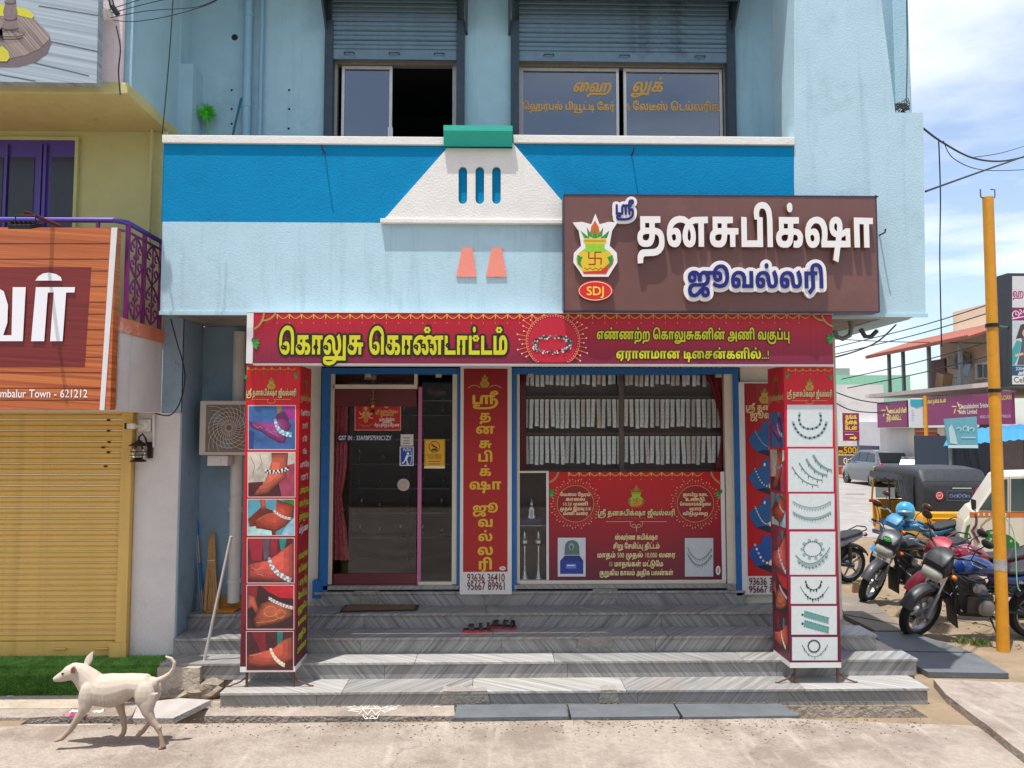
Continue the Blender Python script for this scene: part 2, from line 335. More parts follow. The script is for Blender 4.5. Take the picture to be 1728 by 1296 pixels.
# ---------------------------------------------------------------- lettering
GLYPHS = {}
GLYPH_ROWS = """
அ 1262 254,-38,-2,57,-30,0,-12,-17,-12,-12,-16,-9,-24,-11,-30,-6,-44,-1,-34,5,-14,5,-14,9,-8,9,-6,10,-2,13,1,13,11,15,21,7,147,0,0,31,-6,14,-8,10,0,-17,-5,-13,-9,-10,-14,-6,-13,-2,-26,2,-15,6,-13,13,-3,9,-2,14,2,14,6,10,18,14,14,4,19,3,25,-1,16,-4,18,-8,11,-7,15,-15,8,-16,5,-20,1,-24,22,0,1,91,43,1,2,-1,0,-179/77,-6,34,0,23,3,25,9,16,12,-120,1,-5,-5,2,-10,9,-6/122,86,10,1,7,5,1,14,-4,10,-15,-2,-7,-7,-2,-7,2,-8
ஆ 1510 242,-80,-31,6,-20,13,-6,10,-3,15,3,11,6,9,10,7,13,3,21,0,12,-2,-3,-27,-19,1,-4,-4,1,-4,6,-4,11,-3,49,0,24,7,10,6,8,8,4,8,0,9,-4,7,-6,5,-16,0,-10,-5,-1,-27,-43,0,-1,49,-31,1,-23,-27,-23,-14,-32,-11,-39,-5,-35,2,-22,4,-22,11,-14,14,-6,16,0,14,6,13,14,10,22,4,139,0,0,16,-3,18,-6,14,-6,6,0,-18,-4,-10,-9,-11,-9,-5,-15,-4,-21,0,-18,5,-11,7,-11,15,-2,23,6,14,12,13,16,8,24,4,30,-2,26,-9,18,-11,16,-21,9,-26,1,-26,21,0,2,0,0,92,45,-1,0,-113,31,4,19,-4,12,-6,10,-10,6,-10,0,-28,-4,-11,-9,-13,-14,-11,-18,-9,-37,-9/83,-6,27,0,31,5,20,9,13,10,-120,0,-5,-6,5,-10,12,-6/120,86,11,0,7,4,2,16,-2,10,-14,-2,-11,-8,0,-13
இ 1254 60,-80,-19,4,-19,9,-12,13,-4,17,0,16,5,17,9,12,14,12,-14,39,-4,44,7,33,14,26,20,21,18,11,27,12,34,6,40,0,29,-4,26,-8,20,-12,24,-24,10,-18,6,-17,5,-41,0,-88,-44,1,0,78,-3,29,-9,30,-8,12,-10,11,-22,13,-29,7,-26,0,-33,-7,-17,-10,-15,-13,-10,-15,-7,-14,-3,-19,0,-27,3,-20,7,-18,1,-2,29,6,26,2,25,-1,31,-4,2,37,-7,23,-3,-16,-8,-13,-13,-10,-18,-4,-23,2,-18,7,-12,13,-5,15,1,16,5,13,7,7,14,9,18,6,24,1,20,-3,16,-5,22,-15,15,-22,7,-31,-1,-27,-3,-16,16,-13,12,-15,6,-18,0,-20,-3,-11,-7,-11,-11,-9,-17,-7,-21,-2,-20,0,-17,2,-28,9,-35,-10/64,-48,17,-1,11,2,-22,17,-18,20,-6,-14,1,-12,5,-8/173,-48,24,-1,14,7,4,6,1,12,-2,8,-6,8,-16,-22/131,-34,14,9,12,12,11,13,3,9,-47,4,-38,-5,21,-24/124,86,11,0,7,4,2,14,-4,12,-15,-3,-7,-7,0,-13
உ 1096 45,0,-19,5,-13,12,-3,17,7,16,8,6,11,5,54,5,22,6,12,6,6,12,-4,13,-15,9,0,-18,-3,-8,-8,-10,-11,-6,-15,-4,-23,0,-19,4,-10,5,-8,8,-3,7,-1,16,2,11,5,9,12,9,27,9,24,1,29,-1,33,-10,17,-9,9,-11,5,-11,1,-13,-2,-12,-6,-10,-8,-9,-13,-7,-29,-9,-62,-7,-2,-4,217,-1,1,-1,-1,-30/58,93,10,0,8,5,1,6,-1,10,-16,1,-9,-5,-1,-12
எ 917 60,-2,-14,3,-18,10,-11,14,-6,17,-1,23,2,19,8,18,14,16,25,15,34,7,132,2,-1,-31,-33,-1,-1,-110,-43,0,-1,110,-37,1,-16,-2,-19,-6,-12,-9,-6,-10,17,4,16,0,15,-4,12,-7,7,-11,4,-12,0,-18,-3,-14,-10,-12,-12,-8,-20,-5/65,28,13,1,6,8,0,12,-2,5,-6,4,-12,1,-14,-7,4,-16,4,-5
ஏ 917 136,-53,-28,25,38,38,0,100,-37,1,-23,-3,-17,-8,-13,-15,21,3,25,-3,16,-11,8,-14,1,-24,-5,-16,-12,-13,-22,-9,-22,-1,-19,3,-15,8,-11,10,-7,14,-4,18,0,20,6,24,8,13,14,14,16,10,15,5,41,6,114,0,0,-31,-33,-1,0,-110/67,27,12,3,5,7,-1,15,-9,7,-12,-1,-12,-6,5,-17,5,-6
க 954 63,-2,-20,3,-19,9,-10,12,-5,13,0,14,5,13,7,8,13,9,0,63,165,0,0,-30,-47,-2,0,-21,41,-5,15,-6,12,-9,8,-13,2,-11,-3,-20,-7,-13,-11,-8,-16,-6,-22,-1,-23,3,6,30,24,0,6,4,3,6,-1,9,-5,5,-9,4,-19,1,-7,-29,-6,-11,-9,-9,-15,-8,-15,-4/67,29,17,-1,13,4,9,12,1,15,-31,0,-18,-5,-5,-6,0,-9,5,-7/74,88,33,0,1,22,-34,1
கு 1227 138,-80,-39,6,-33,14,-27,21,-15,23,-10,32,-2,38,9,42,19,40,7,9,34,-21,-19,-36,-7,-35,0,-25,3,-16,4,-14,8,-12,16,-16,22,-11,28,-7,34,0,20,2,24,6,12,5,13,11,8,10,5,13,2,15,-3,16,-5,10,-8,8,-18,8,-3,-20,-5,-12,-13,-14,-13,-7,-24,-5,-28,-1,-22,4,-19,9,-12,14,-4,22,7,18,17,15,1,62,165,1,0,-31,-46,-1,-1,-22,23,-4,20,-8,15,-12,12,-15,7,-20,1,-20,-2,-20,-8,-17,-18,-22,-14,-10,-19,-9,-44,-10/135,29,22,0,11,5,6,10,2,15,-34,0,-15,-5,-6,-6,0,-9,6,-7/142,88,34,0,0,22,-34,0
க் 954 63,-2,-20,3,-19,9,-10,12,-5,13,0,14,5,13,7,8,13,9,0,63,165,0,0,-30,-47,-2,0,-21,41,-5,15,-6,12,-9,8,-13,2,-11,-3,-20,-7,-13,-11,-8,-16,-6,-22,-1,-23,3,6,30,24,0,6,4,3,6,-1,9,-5,5,-9,4,-19,1,-7,-29,-6,-11,-9,-9,-15,-8,-15,-4/67,29,17,-1,13,4,9,12,1,15,-31,0,-18,-5,-5,-6,0,-9,5,-7/74,88,33,0,1,22,-34,1/120,165,-9,4,-7,9,-2,12,2,8,10,10,9,2,11,-1,8,-4,5,-7,1,-18,-4,-8,-6,-5,-8,-3
ங் 1228 18,0,0,142,170,0,0,-31,-48,0,-1,-27,13,6,16,2,18,-1,15,-6,9,-8,7,-15,1,-16,-5,-14,1,-1,30,1,0,109,45,-1,-1,-140,-194,0,1,30,73,1,4,7,2,10,-6,10,-12,3,-16,-7,-2,-12,-44,1,-1,68,-30,-1,0,-110/146,165,-9,5,-5,8,-2,9,2,10,5,8,6,3,13,2,8,-2,9,-6,3,-8,2,-8,-3,-9,-11,-11
ச 850 63,-2,-20,3,-19,9,-10,12,-5,13,0,14,5,13,7,8,13,9,0,63,166,0,0,-31,-48,-1,0,-22,48,0,0,-28,-48,-1,-6,-30,-7,-11,-11,-10,-12,-6,-15,-4/68,29,16,-1,14,4,8,12,1,15,-31,0,-18,-5,-5,-6,0,-9,5,-7/74,88,33,0,1,22,-34,1
சீ 900 63,-2,-20,3,-19,9,-10,12,-5,13,0,14,5,13,7,8,13,9,0,63,64,0,-2,18,7,22,10,12,21,13,20,5,23,1,20,-3,15,-6,10,-10,5,-14,-2,-16,-12,-13,-20,-7,-19,0,-12,3,-14,11,-6,18,-6,-8,-3,-9,0,-10,3,-7,64,0,0,-31,-48,-1,0,-22,48,0,0,-28,-48,-1,-6,-30,-7,-11,-11,-10,-12,-6,-15,-4/68,29,16,-1,14,4,8,12,1,15,-31,0,-18,-5,-5,-6,0,-9,5,-7/74,88,33,0,1,22,-34,1/177,168,9,-1,5,3,2,9,-3,5,-18,2,-2,-11
சு 1000 63,-2,-20,3,-19,9,-10,12,-5,13,0,14,5,13,7,8,13,9,0,63,166,0,0,-30,-48,-2,0,-21,92,-1,-1,-29,-25,-1,-1,-58,-42,0,-1,58,-21,1,-7,-30,-7,-11,-11,-10,-12,-6,-15,-4/68,29,16,-1,14,4,8,12,1,15,-31,0,-18,-5,-5,-6,0,-9,5,-7/74,88,33,0,1,22,-34,1
ஜ 1145 69,-80,-19,4,-12,5,-16,13,-7,11,-5,17,0,16,4,16,8,14,22,15,27,7,105,2,30,5,10,5,11,12,3,12,-1,19,-5,10,-9,7,-11,4,-12,-2,-8,-6,-6,-10,-2,-44,-44,-1,0,31,-5,16,-13,13,-15,4,11,-15,4,-12,-1,-15,-5,-13,-10,-10,-14,-6,-16,-3,-19,1,-11,3,-13,7,-7,8,-6,10,-2,10,0,16,3,12,7,11,11,10,14,8,16,5,19,3,21,-1,20,-3,19,-9,12,-11,19,16,24,7,23,0,12,-2,11,-4,14,-9,9,-10,8,-15,4,-16,0,-12,-6,-24,-8,-14,-8,-8,-19,-11,-30,-8,-110,-1,-17,-3,-17,-9,-6,-12,-1,-10,4,-13,8,-8,10,-4,18,1,22,9,35,30,21,12,26,7,34,-2,14,-5,10,-6,13,-18,3,-11,0,-14,-4,-11,-6,-9,-11,-8,-15,-5,-22,-1,-18,2,-12,6,-8,8,-5,8,-3,14,-23,-19,-23,-13,-27,-6/212,-50,13,0,7,8,0,14,-8,6,-14,3,-6,-9,0,-14/60,70,9,1,4,3,4,5,1,9,-6,12,-14,7,-9,-11,-2,-13,4,-9
ஜீ 1145 69,-80,-19,4,-12,5,-16,13,-7,11,-5,17,0,16,4,16,8,14,22,15,27,7,105,2,30,5,10,5,11,12,3,12,-1,19,-5,10,-9,7,-11,4,-12,-2,-8,-6,-6,-10,-2,-44,-44,-1,0,31,-5,16,-13,13,-15,4,9,-11,5,-10,1,-16,-4,-15,-9,-11,-10,-6,-12,-3,-21,-2,-26,6,-10,9,-6,7,-5,13,-1,16,2,12,6,12,10,10,14,10,19,6,19,3,21,-1,20,-3,19,-9,12,-11,11,11,-5,18,3,24,8,14,12,12,19,8,25,4,30,-1,20,-8,11,-13,2,-17,-4,-13,-10,-10,-23,-6,-17,1,-12,3,-12,8,-8,19,-6,-9,-2,-8,1,-13,23,-1,23,-6,18,-12,10,-16,7,-22,-2,-22,-7,-20,-11,-14,-21,-13,-30,-8,-110,-1,-17,-3,-17,-9,-7,-15,2,-15,8,-11,12,-6,15,0,14,4,11,6,35,30,21,12,26,7,34,-2,14,-5,10,-6,13,-18,3,-23,-8,-20,-9,-8,-13,-6,-17,-2,-23,1,-14,5,-12,10,-5,8,-3,14,-23,-19,-23,-13,-27,-6/212,-50,13,0,7,8,0,14,-8,6,-14,3,-6,-9,0,-14/60,70,9,1,4,3,4,5,1,9,-6,12,-14,7,-9,-11,-2,-13,4,-9/238,168,10,-1,4,3,2,8,-3,6,-11,3,-8,-1,0,-12
ஞ 1407 152,-80,-45,6,-39,14,-20,14,-10,9,-15,23,-7,20,-4,20,2,40,10,36,21,41,3,1,33,-20,-19,-36,-7,-30,1,-39,10,-26,13,-15,23,-14,30,-9,37,-3,38,0,25,4,21,6,21,12,14,14,8,18,2,23,-4,14,-10,10,-11,2,-9,-3,-2,-52,-43,0,-1,110,-40,1,-19,-3,-19,-8,-13,-16,20,4,12,0,15,-4,12,-6,8,-12,4,-12,2,-10,-3,-16,-7,-14,-18,-12,-29,-5,-23,3,-12,5,-12,9,-8,12,-4,12,-3,15,1,23,4,14,6,13,12,14,13,9,15,7,17,5,41,4,106,0,0,-30,-33,-2,-1,-27,25,3,20,-3,15,-7,12,-14,7,-18,2,-24,-3,-24,-11,-22,-11,-14,-15,-12,-17,-10,-26,-9,-52,-9/135,28,12,0,5,2,3,6,1,14,-8,8,-15,0,-11,-5,4,-17
ட 756 18,0,0,142,45,-2,0,-109,120,0,2,-1,0,-30,-2,0
டி 892 154,-70,-39,11,17,59,-114,1,0,141,45,-1,0,-110,33,0,-10,24,-2,27,8,19,16,14,23,6,23,-1,18,-6,12,-10,6,-13,2,-14,-1,-21,-5,-25,32,0,1,-30,-42,-1,-19,-66/140,32,8,26,1,19,-5,11,-10,2,-4,-2,-4,-6,-2,-15,4,-16
டீ 892 18,0,0,142,45,-2,0,-109,25,0,-6,25,1,16,3,11,10,17,20,14,24,7,31,0,12,-3,13,-6,11,-12,4,-17,-1,-10,-5,-10,-12,-10,-21,-5,-15,0,-14,4,-14,12,-5,16,-4,-10,-1,-12,4,-16,7,-11,88,0,0,-31/160,76,8,0,6,4,1,7,-4,5,-17,2,-1,-12
டு 1173 109,-79,-29,6,-21,11,-18,17,-14,24,-9,30,-4,34,2,41,9,39,11,25,15,21,18,17,25,14,27,9,27,3,31,0,29,-6,17,-8,19,-13,14,-16,10,-21,7,-43,0,-105,-44,0,-2,113,-7,30,-11,17,-19,14,-22,6,-34,-1,-22,-7,-22,-15,-11,-14,-10,-18,-9,-27,-5,-38,1,-36,5,-25,9,-21,8,-10,15,-11,19,-5,18,0,17,5,11,9,8,13,5,19,1,24,-4,18,-6,10,-10,5,-16,-3,0,-52,-44,0,0,140,1,2,43,0,1,-60,15,4,15,0,17,-6,12,-7,11,-14,5,-13,4,-17,0,-21,-2,-19,-4,-17,-9,-17,-13,-14,-16,-10,-22,-7,-22,-3
ட் 756 18,0,0,142,45,-2,0,-109,120,0,2,-1,0,-30,-2,0/94,165,-7,4,-7,8,-2,10,2,11,7,8,7,4,18,-2,6,-3,6,-8,1,-17,-4,-7,-8,-6
ண 1891 60,-2,-21,6,-18,15,-9,19,-2,28,4,22,10,18,15,16,28,15,35,7,32,0,28,-4,27,-10,33,12,36,3,34,-5,25,-10,19,7,23,4,109,1,0,-31,-33,-1,-1,-110,-44,0,-1,111,-23,-1,-22,-4,12,-14,8,-20,4,-18,-1,-22,-6,-14,-9,-11,-12,-6,-20,-4,-22,1,-16,7,-11,9,-9,16,-2,19,2,20,8,17,15,22,-27,6,-19,-1,-19,-5,16,-20,8,-19,3,-15,-3,-25,-7,-15,-10,-9,-15,-6,-23,-2,-17,3,-15,7,-11,12,-5,11,-3,18,3,22,8,19,12,17,-15,6,-30,2,-22,-4,-16,-6,-12,-9,-8,-11,15,4,16,0,15,-4,12,-7,7,-11,4,-12,0,-18,-3,-14,-10,-12,-12,-8,-20,-5/65,28,11,-1,7,7,1,15,-2,5,-6,4,-12,1,-14,-7,5,-17/189,28,7,-1,4,3,6,14,-3,22,-11,20,-8,-14,-4,-18,2,-19/310,28,7,-1,5,3,5,14,-3,24,-10,18,-9,-14,-4,-20,1,-16
ண் 1891 60,-2,-21,6,-18,15,-9,19,-2,28,4,22,10,18,15,16,28,15,35,7,32,0,28,-4,27,-10,33,12,36,3,34,-5,25,-10,19,7,23,4,109,1,0,-31,-33,-1,-1,-110,-44,0,-1,111,-23,-1,-22,-4,12,-14,8,-20,4,-18,-1,-22,-6,-14,-9,-11,-12,-6,-20,-4,-22,1,-16,7,-11,9,-9,16,-2,19,2,20,8,17,15,22,-27,6,-19,-1,-19,-5,16,-20,8,-19,3,-15,-3,-25,-7,-15,-10,-9,-15,-6,-23,-2,-17,3,-15,7,-11,12,-5,11,-3,18,3,22,8,19,12,17,-15,6,-30,2,-22,-4,-16,-6,-12,-9,-8,-11,15,4,16,0,15,-4,12,-7,7,-11,4,-12,0,-18,-3,-14,-10,-12,-12,-8,-20,-5/65,28,11,-1,7,7,1,15,-2,5,-6,4,-12,1,-14,-7,5,-17/189,28,7,-1,4,3,6,14,-3,22,-11,20,-8,-14,-4,-18,2,-19/310,28,7,-1,5,3,5,14,-3,24,-10,18,-9,-14,-4,-20,1,-16/230,165,-8,4,-7,7,-3,9,2,10,3,7,9,6,8,2,10,0,8,-4,5,-7,3,-7,0,-10,-4,-8,-7,-6,-9,-4
த 956 11,-80,-2,25,2,13,7,11,15,12,20,5,81,2,24,3,19,11,7,10,2,8,0,15,-6,13,-13,8,-14,2,-4,-22,-7,-13,-11,-13,-15,-8,-24,-4,-29,0,-23,4,-17,9,-11,15,-3,19,6,19,19,15,0,63,164,0,1,-30,-47,-2,0,-21,29,-5,15,-4,15,-9,11,-13,6,-15,2,-23,-2,-17,-10,-17,-20,-16,-28,-10,-30,-4,-70,-2,-7,-2,-7,-7,-3,-23/67,29,17,-1,14,5,8,11,1,15,-30,0,-19,-5,-5,-6,0,-9,5,-7/74,88,33,0,1,22,-34,1
ந 925 10,-80,-2,14,2,21,7,14,11,9,11,5,13,3,78,1,24,4,10,5,8,8,6,21,-1,19,-5,10,-11,6,-15,0,-6,-4,0,-56,-44,0,-1,110,-31,1,-2,-111,-44,0,0,142,156,0,0,-30,-34,-2,0,-22,19,4,23,-1,17,-7,13,-12,8,-22,2,-26,-4,-21,-9,-17,-17,-15,-26,-11,-25,-4,-57,0,-19,-3,-11,-10,-2,-21
ன 1406 60,-2,-21,6,-13,8,-11,18,-5,25,2,24,9,23,18,20,17,10,23,8,37,5,41,-3,35,-14,22,9,20,3,113,2,0,-31,-33,-1,-1,-110,-44,0,-1,111,-24,-1,-22,-4,14,-18,8,-19,3,-27,-4,-17,-7,-13,-11,-8,-16,-6,-20,-1,-17,3,-15,7,-11,12,-6,15,-2,18,4,20,10,20,11,13,-17,7,-30,2,-22,-4,-16,-6,-12,-9,-8,-11,15,4,16,0,15,-4,12,-7,7,-11,4,-12,0,-18,-3,-14,-10,-12,-12,-8,-20,-5/65,28,13,1,6,8,0,12,-2,5,-6,4,-12,1,-14,-7,4,-16,4,-5/189,28,7,-1,4,3,6,14,-3,22,-11,19,-8,-13,-4,-18,1,-18
ன் 1406 60,-2,-21,6,-13,8,-11,18,-5,25,2,24,9,23,18,20,17,10,23,8,37,5,41,-3,35,-14,22,9,20,3,113,2,0,-31,-33,-1,-1,-110,-44,0,-1,111,-24,-1,-22,-4,14,-18,8,-19,3,-27,-4,-17,-7,-13,-11,-8,-16,-6,-20,-1,-17,3,-15,7,-11,12,-6,15,-2,18,4,20,10,20,11,13,-17,7,-30,2,-22,-4,-16,-6,-12,-9,-8,-11,15,4,16,0,15,-4,12,-7,7,-11,4,-12,0,-18,-3,-14,-10,-12,-12,-8,-20,-5/65,28,13,1,6,8,0,12,-2,5,-6,4,-12,1,-14,-7,4,-16,4,-5/189,28,7,-1,4,3,6,14,-3,22,-11,19,-8,-13,-4,-18,1,-18/170,165,-8,3,-8,10,-2,10,2,8,5,8,8,5,17,0,9,-5,4,-5,3,-10,-2,-9,-4,-8,-6,-5,-6,-2
ப 849 18,0,0,142,45,-2,0,-109,85,0,1,109,45,0,0,-140
பு 849 151,-71,-2,71,-131,1,0,141,45,-1,0,-110,86,0,1,110,44,0,0,-211
ப் 849 18,0,0,142,45,-2,0,-109,85,0,1,109,45,0,0,-140/98,165,-8,5,-6,8,-2,8,2,11,6,8,6,3,8,2,12,-1,8,-7,4,-6,2,-9,-2,-10,-11,-11
ம 960 18,0,0,142,45,-2,0,-109,40,1,1,75,9,19,15,12,24,7,15,0,19,-4,17,-9,17,-19,9,-27,0,-36,-9,-23,-18,-17,-15,-6,-24,-4/148,32,14,0,11,4,6,4,5,10,1,26,-3,20,-6,12,-9,6,-11,-2,-6,-5,-2,-7
மு 1268 107,-77,-30,7,-28,14,-19,22,-13,29,-5,33,3,41,11,37,20,38,36,-19,-18,-36,-8,-30,-1,-40,5,-25,8,-16,12,-12,16,-8,21,-4,25,3,16,7,13,15,7,20,0,1,-83,1,0,140,45,0,0,-110,40,0,1,75,7,16,10,12,20,9,25,1,23,-4,18,-11,9,-10,8,-15,6,-33,-3,-26,-11,-23,-10,-10,-16,-8,-20,-3,-23,-1,-6,-20,-11,-21,-15,-16,-14,-9,-32,-9/225,31,15,1,9,3,8,7,4,10,1,23,-2,20,-6,13,-8,5,-7,1,-7,-2,-7,-11
ம் 960 18,0,0,142,45,-2,0,-109,40,1,1,75,9,19,15,12,24,7,15,0,19,-4,17,-9,17,-19,9,-27,0,-36,-9,-23,-18,-17,-15,-6,-24,-4/148,32,14,0,11,4,6,4,5,10,1,26,-3,20,-6,12,-9,6,-11,-2,-6,-5,-2,-7/112,166,-9,4,-5,8,0,19,4,6,8,5,12,2,9,-2,6,-4,5,-8,2,-12,-2,-7,-11,-11
ய 1062 55,-2,-12,3,-10,6,-9,11,-4,11,-3,19,1,94,44,0,0,-100,4,-10,10,-4,12,2,6,5,0,107,45,0,0,-110,1,-1,63,1,0,110,45,0,0,-142,-153,0,-2,6,-14,-8
யூ 1301 109,-80,-43,4,-22,6,-16,9,-10,14,0,16,6,14,12,9,24,4,-15,4,-12,7,-8,9,-5,13,-3,20,1,93,44,0,0,-98,4,-11,12,-5,10,2,6,6,0,106,44,0,1,-110,1,-1,63,1,1,110,44,0,0,-114,32,4,18,-4,14,-7,9,-12,3,-13,0,-17,-6,-16,-10,-13,-13,-9,-36,-13,-30,-6,-36,-2/124,-50,84,1,36,5,18,6,13,9,6,8,1,11,-4,6,-6,5,-8,1,-12,-2,-4,-2,0,-32,-44,0,-2,34,-107,0,-2,5,-20,-9,39,-6,-6,-27,-37,5,-9,-2,-2,-6,8,-5,12,-2
ய் 1062 55,-2,-12,3,-10,6,-9,11,-4,11,-3,19,1,94,44,0,0,-100,4,-10,10,-4,12,2,6,5,0,107,45,0,0,-110,1,-1,63,1,0,110,45,0,0,-142,-153,0,-2,6,-14,-8/126,165,-10,5,-4,6,-3,12,1,7,4,7,8,6,8,2,10,0,8,-4,6,-8,2,-18,-11,-12,-9,-4
ர 720 86,-53,-28,25,39,38,1,100,-35,0,-1,-110,-44,0,0,141,156,1,1,-31,-33,-1,0,-110
ரு 1220 138,-80,-39,6,-32,13,-24,17,-17,22,-11,30,-3,18,0,28,8,36,15,36,12,19,34,-19,-20,-42,-6,-31,0,-24,3,-17,4,-14,10,-16,21,-17,19,-8,25,-5,42,0,31,8,17,9,10,10,7,11,6,14,1,24,-3,14,-3,6,-8,6,-11,1,-9,-3,-1,-52,-44,0,-1,110,-32,1,-1,-111,-44,0,0,142,155,0,1,-30,-33,-1,-1,-28,18,3,22,-2,17,-7,13,-13,7,-16,3,-24,-2,-28,-8,-20,-10,-16,-12,-12,-27,-16,-25,-7,-22,-4
ரூ 1392 157,-80,-36,5,-33,10,-28,16,-26,25,-16,33,-6,35,1,38,5,18,7,16,18,18,13,7,14,3,26,-1,20,-11,9,-14,3,-15,-2,-19,-7,-15,-12,-9,-16,-5,-18,-1,-21,4,2,-25,9,-25,19,-26,18,-12,14,-8,20,-6,24,-4,49,0,24,4,20,7,17,9,12,10,8,14,4,10,2,12,-2,21,-3,7,-8,7,-7,2,-12,-2,-3,-3,-1,-50,-43,0,-1,109,-1,2,-30,0,-1,-2,-1,-109,-44,0,0,141,155,1,1,-30,-33,-1,-1,-28,24,3,19,-2,18,-10,10,-11,7,-19,2,-26,-3,-22,-8,-20,-10,-12,-15,-14,-16,-10,-21,-9,-48,-10/68,86,10,-1,10,7,1,14,-6,7,-12,0,-9,-9,-6,-12
ர் 720 86,-53,-28,25,39,38,1,100,-35,0,-1,-110,-44,0,0,141,156,1,1,-31,-33,-1,0,-110/86,164,-8,3,-8,8,-3,7,0,12,3,7,7,6,7,3,12,0,8,-4,7,-8,3,-8,-2,-10,-9,-12,-10,-4
ற 1015 9,-80,-1,14,1,21,7,14,11,9,11,5,14,3,86,2,25,4,16,9,8,9,7,14,3,19,-1,40,-7,19,-6,6,-10,5,-17,-1,-10,-8,-4,-14,-2,-90,-43,0,-2,100,-7,12,-14,1,-9,-8,-3,-11,0,-94,-44,0,0,95,6,21,11,16,9,6,13,5,29,1,18,-7,15,-15,11,11,14,8,14,3,20,0,25,-6,19,-14,11,-16,7,-19,2,-20,0,-25,-7,-34,-9,-16,-12,-14,-22,-14,-26,-7,-98,-5,-8,-4,-6,-6,-2,-22
று 1332 69,-80,-30,5,-22,12,-7,9,-4,10,0,10,5,10,12,8,17,3,142,0,6,13,6,23,4,23,-1,28,-5,20,-9,14,-13,6,-10,0,-7,-3,-8,-9,-3,-13,-2,-88,-43,-1,-2,99,-3,7,-5,6,-7,2,-8,-2,-6,-6,-4,-12,0,-93,-44,-1,0,94,6,22,12,16,14,9,19,4,15,-1,14,-4,10,-6,11,-12,20,16,21,6,28,-1,21,-8,11,-9,10,-12,7,-16,5,-24,-1,-45,-6,-25,-7,-16,41,-1,1,153,2,2,43,0,-1,-186,-102,0,-25,-18,-35,-13,-35,-5/75,-52,45,1,22,3,17,7,-110,1,-3,-2,0,-2,5,-4
ற் 1015 9,-80,-1,14,1,21,7,14,11,9,11,5,14,3,86,2,25,4,16,9,8,9,7,14,3,19,-1,40,-7,19,-6,6,-10,5,-17,-1,-10,-8,-4,-14,-2,-90,-43,0,-2,100,-7,12,-14,1,-9,-8,-3,-11,0,-94,-44,0,0,95,6,21,11,16,9,6,13,5,29,1,18,-7,15,-15,11,11,14,8,14,3,20,0,25,-6,19,-14,11,-16,7,-19,2,-20,0,-25,-7,-34,-9,-16,-12,-14,-22,-14,-26,-7,-98,-5,-8,-4,-6,-6,-2,-22/120,165,-7,3,-7,7,-2,8,0,11,9,12,13,4,8,0,9,-5,5,-6,3,-11,-1,-8,-4,-7,-7,-6,-7,-2
ல 1164 60,-2,-14,3,-17,9,-11,15,-7,17,-1,24,4,23,7,16,15,17,22,14,34,8,38,-1,24,-7,16,-12,11,-16,6,-22,7,-47,9,-9,16,-2,9,6,5,10,2,28,-8,30,-17,30,36,21,2,-1,20,-32,8,-20,4,-24,0,-22,-3,-12,-7,-16,-11,-14,-16,-10,-20,-5,-33,2,-21,8,-9,8,-10,17,-8,50,-6,17,-14,12,-23,3,-12,-2,-14,-7,-10,-9,-8,-12,18,4,16,0,15,-4,10,-6,8,-9,5,-14,0,-19,-3,-11,-7,-13,-14,-10,-21,-5/65,28,13,1,6,8,0,12,-2,5,-6,4,-12,1,-14,-7,5,-17
லி 1485 60,-2,-18,4,-18,14,-9,14,-5,22,0,20,6,23,13,20,15,13,20,10,32,6,34,-1,24,-7,16,-12,11,-16,6,-22,7,-47,9,-9,16,-2,9,6,5,10,2,14,-2,24,-3,8,-18,8,-14,9,-10,13,-6,10,-2,15,0,17,10,23,12,12,17,10,20,5,24,1,21,-3,23,-7,17,-11,14,-16,10,-22,5,-32,0,-122,-44,0,-1,116,-5,34,-6,12,-13,13,-12,5,-20,2,-15,-4,-11,-8,-6,-11,0,-13,4,-12,6,-6,26,14,12,-20,8,-22,4,-24,-2,-28,-8,-22,-11,-14,-16,-10,-20,-5,-33,2,-21,8,-9,8,-10,17,-8,50,-6,17,-14,12,-23,3,-12,-2,-14,-7,-10,-9,-8,-12,18,4,16,0,15,-4,10,-6,8,-9,5,-14,0,-19,-3,-11,-7,-13,-14,-10,-21,-5/65,28,13,1,6,8,0,12,-2,5,-6,4,-12,1,-14,-7,5,-17
லு 1475 71,-80,-37,8,-10,4,-10,9,-6,11,-1,12,2,9,7,7,8,4,17,3,143,0,4,12,-17,7,-14,13,-9,20,-5,39,-5,18,-12,12,-16,6,-16,-1,-18,-6,-13,-11,-9,-13,21,5,12,0,17,-4,14,-10,7,-12,3,-13,-2,-17,-7,-16,-17,-14,-22,-5,-28,2,-22,11,-10,12,-6,10,-3,14,-1,17,2,20,5,13,9,16,11,11,25,14,32,7,34,0,26,-8,18,-15,11,-18,5,-19,3,-35,3,-11,8,-8,16,-2,8,4,6,7,3,17,0,13,-7,33,-18,30,36,21,16,-20,10,-20,6,-21,2,-30,-4,-22,-8,-18,-13,-13,-21,-10,-3,-11,74,-1,1,153,1,2,43,0,0,-186,-136,0,-22,-16,-31,-12,-46,-8/75,-52,60,2,29,9,-114,1,-4,-2,0,-2,6,-5/64,28,12,0,8,8,0,14,-8,8,-10,2,-16,-7,4,-17
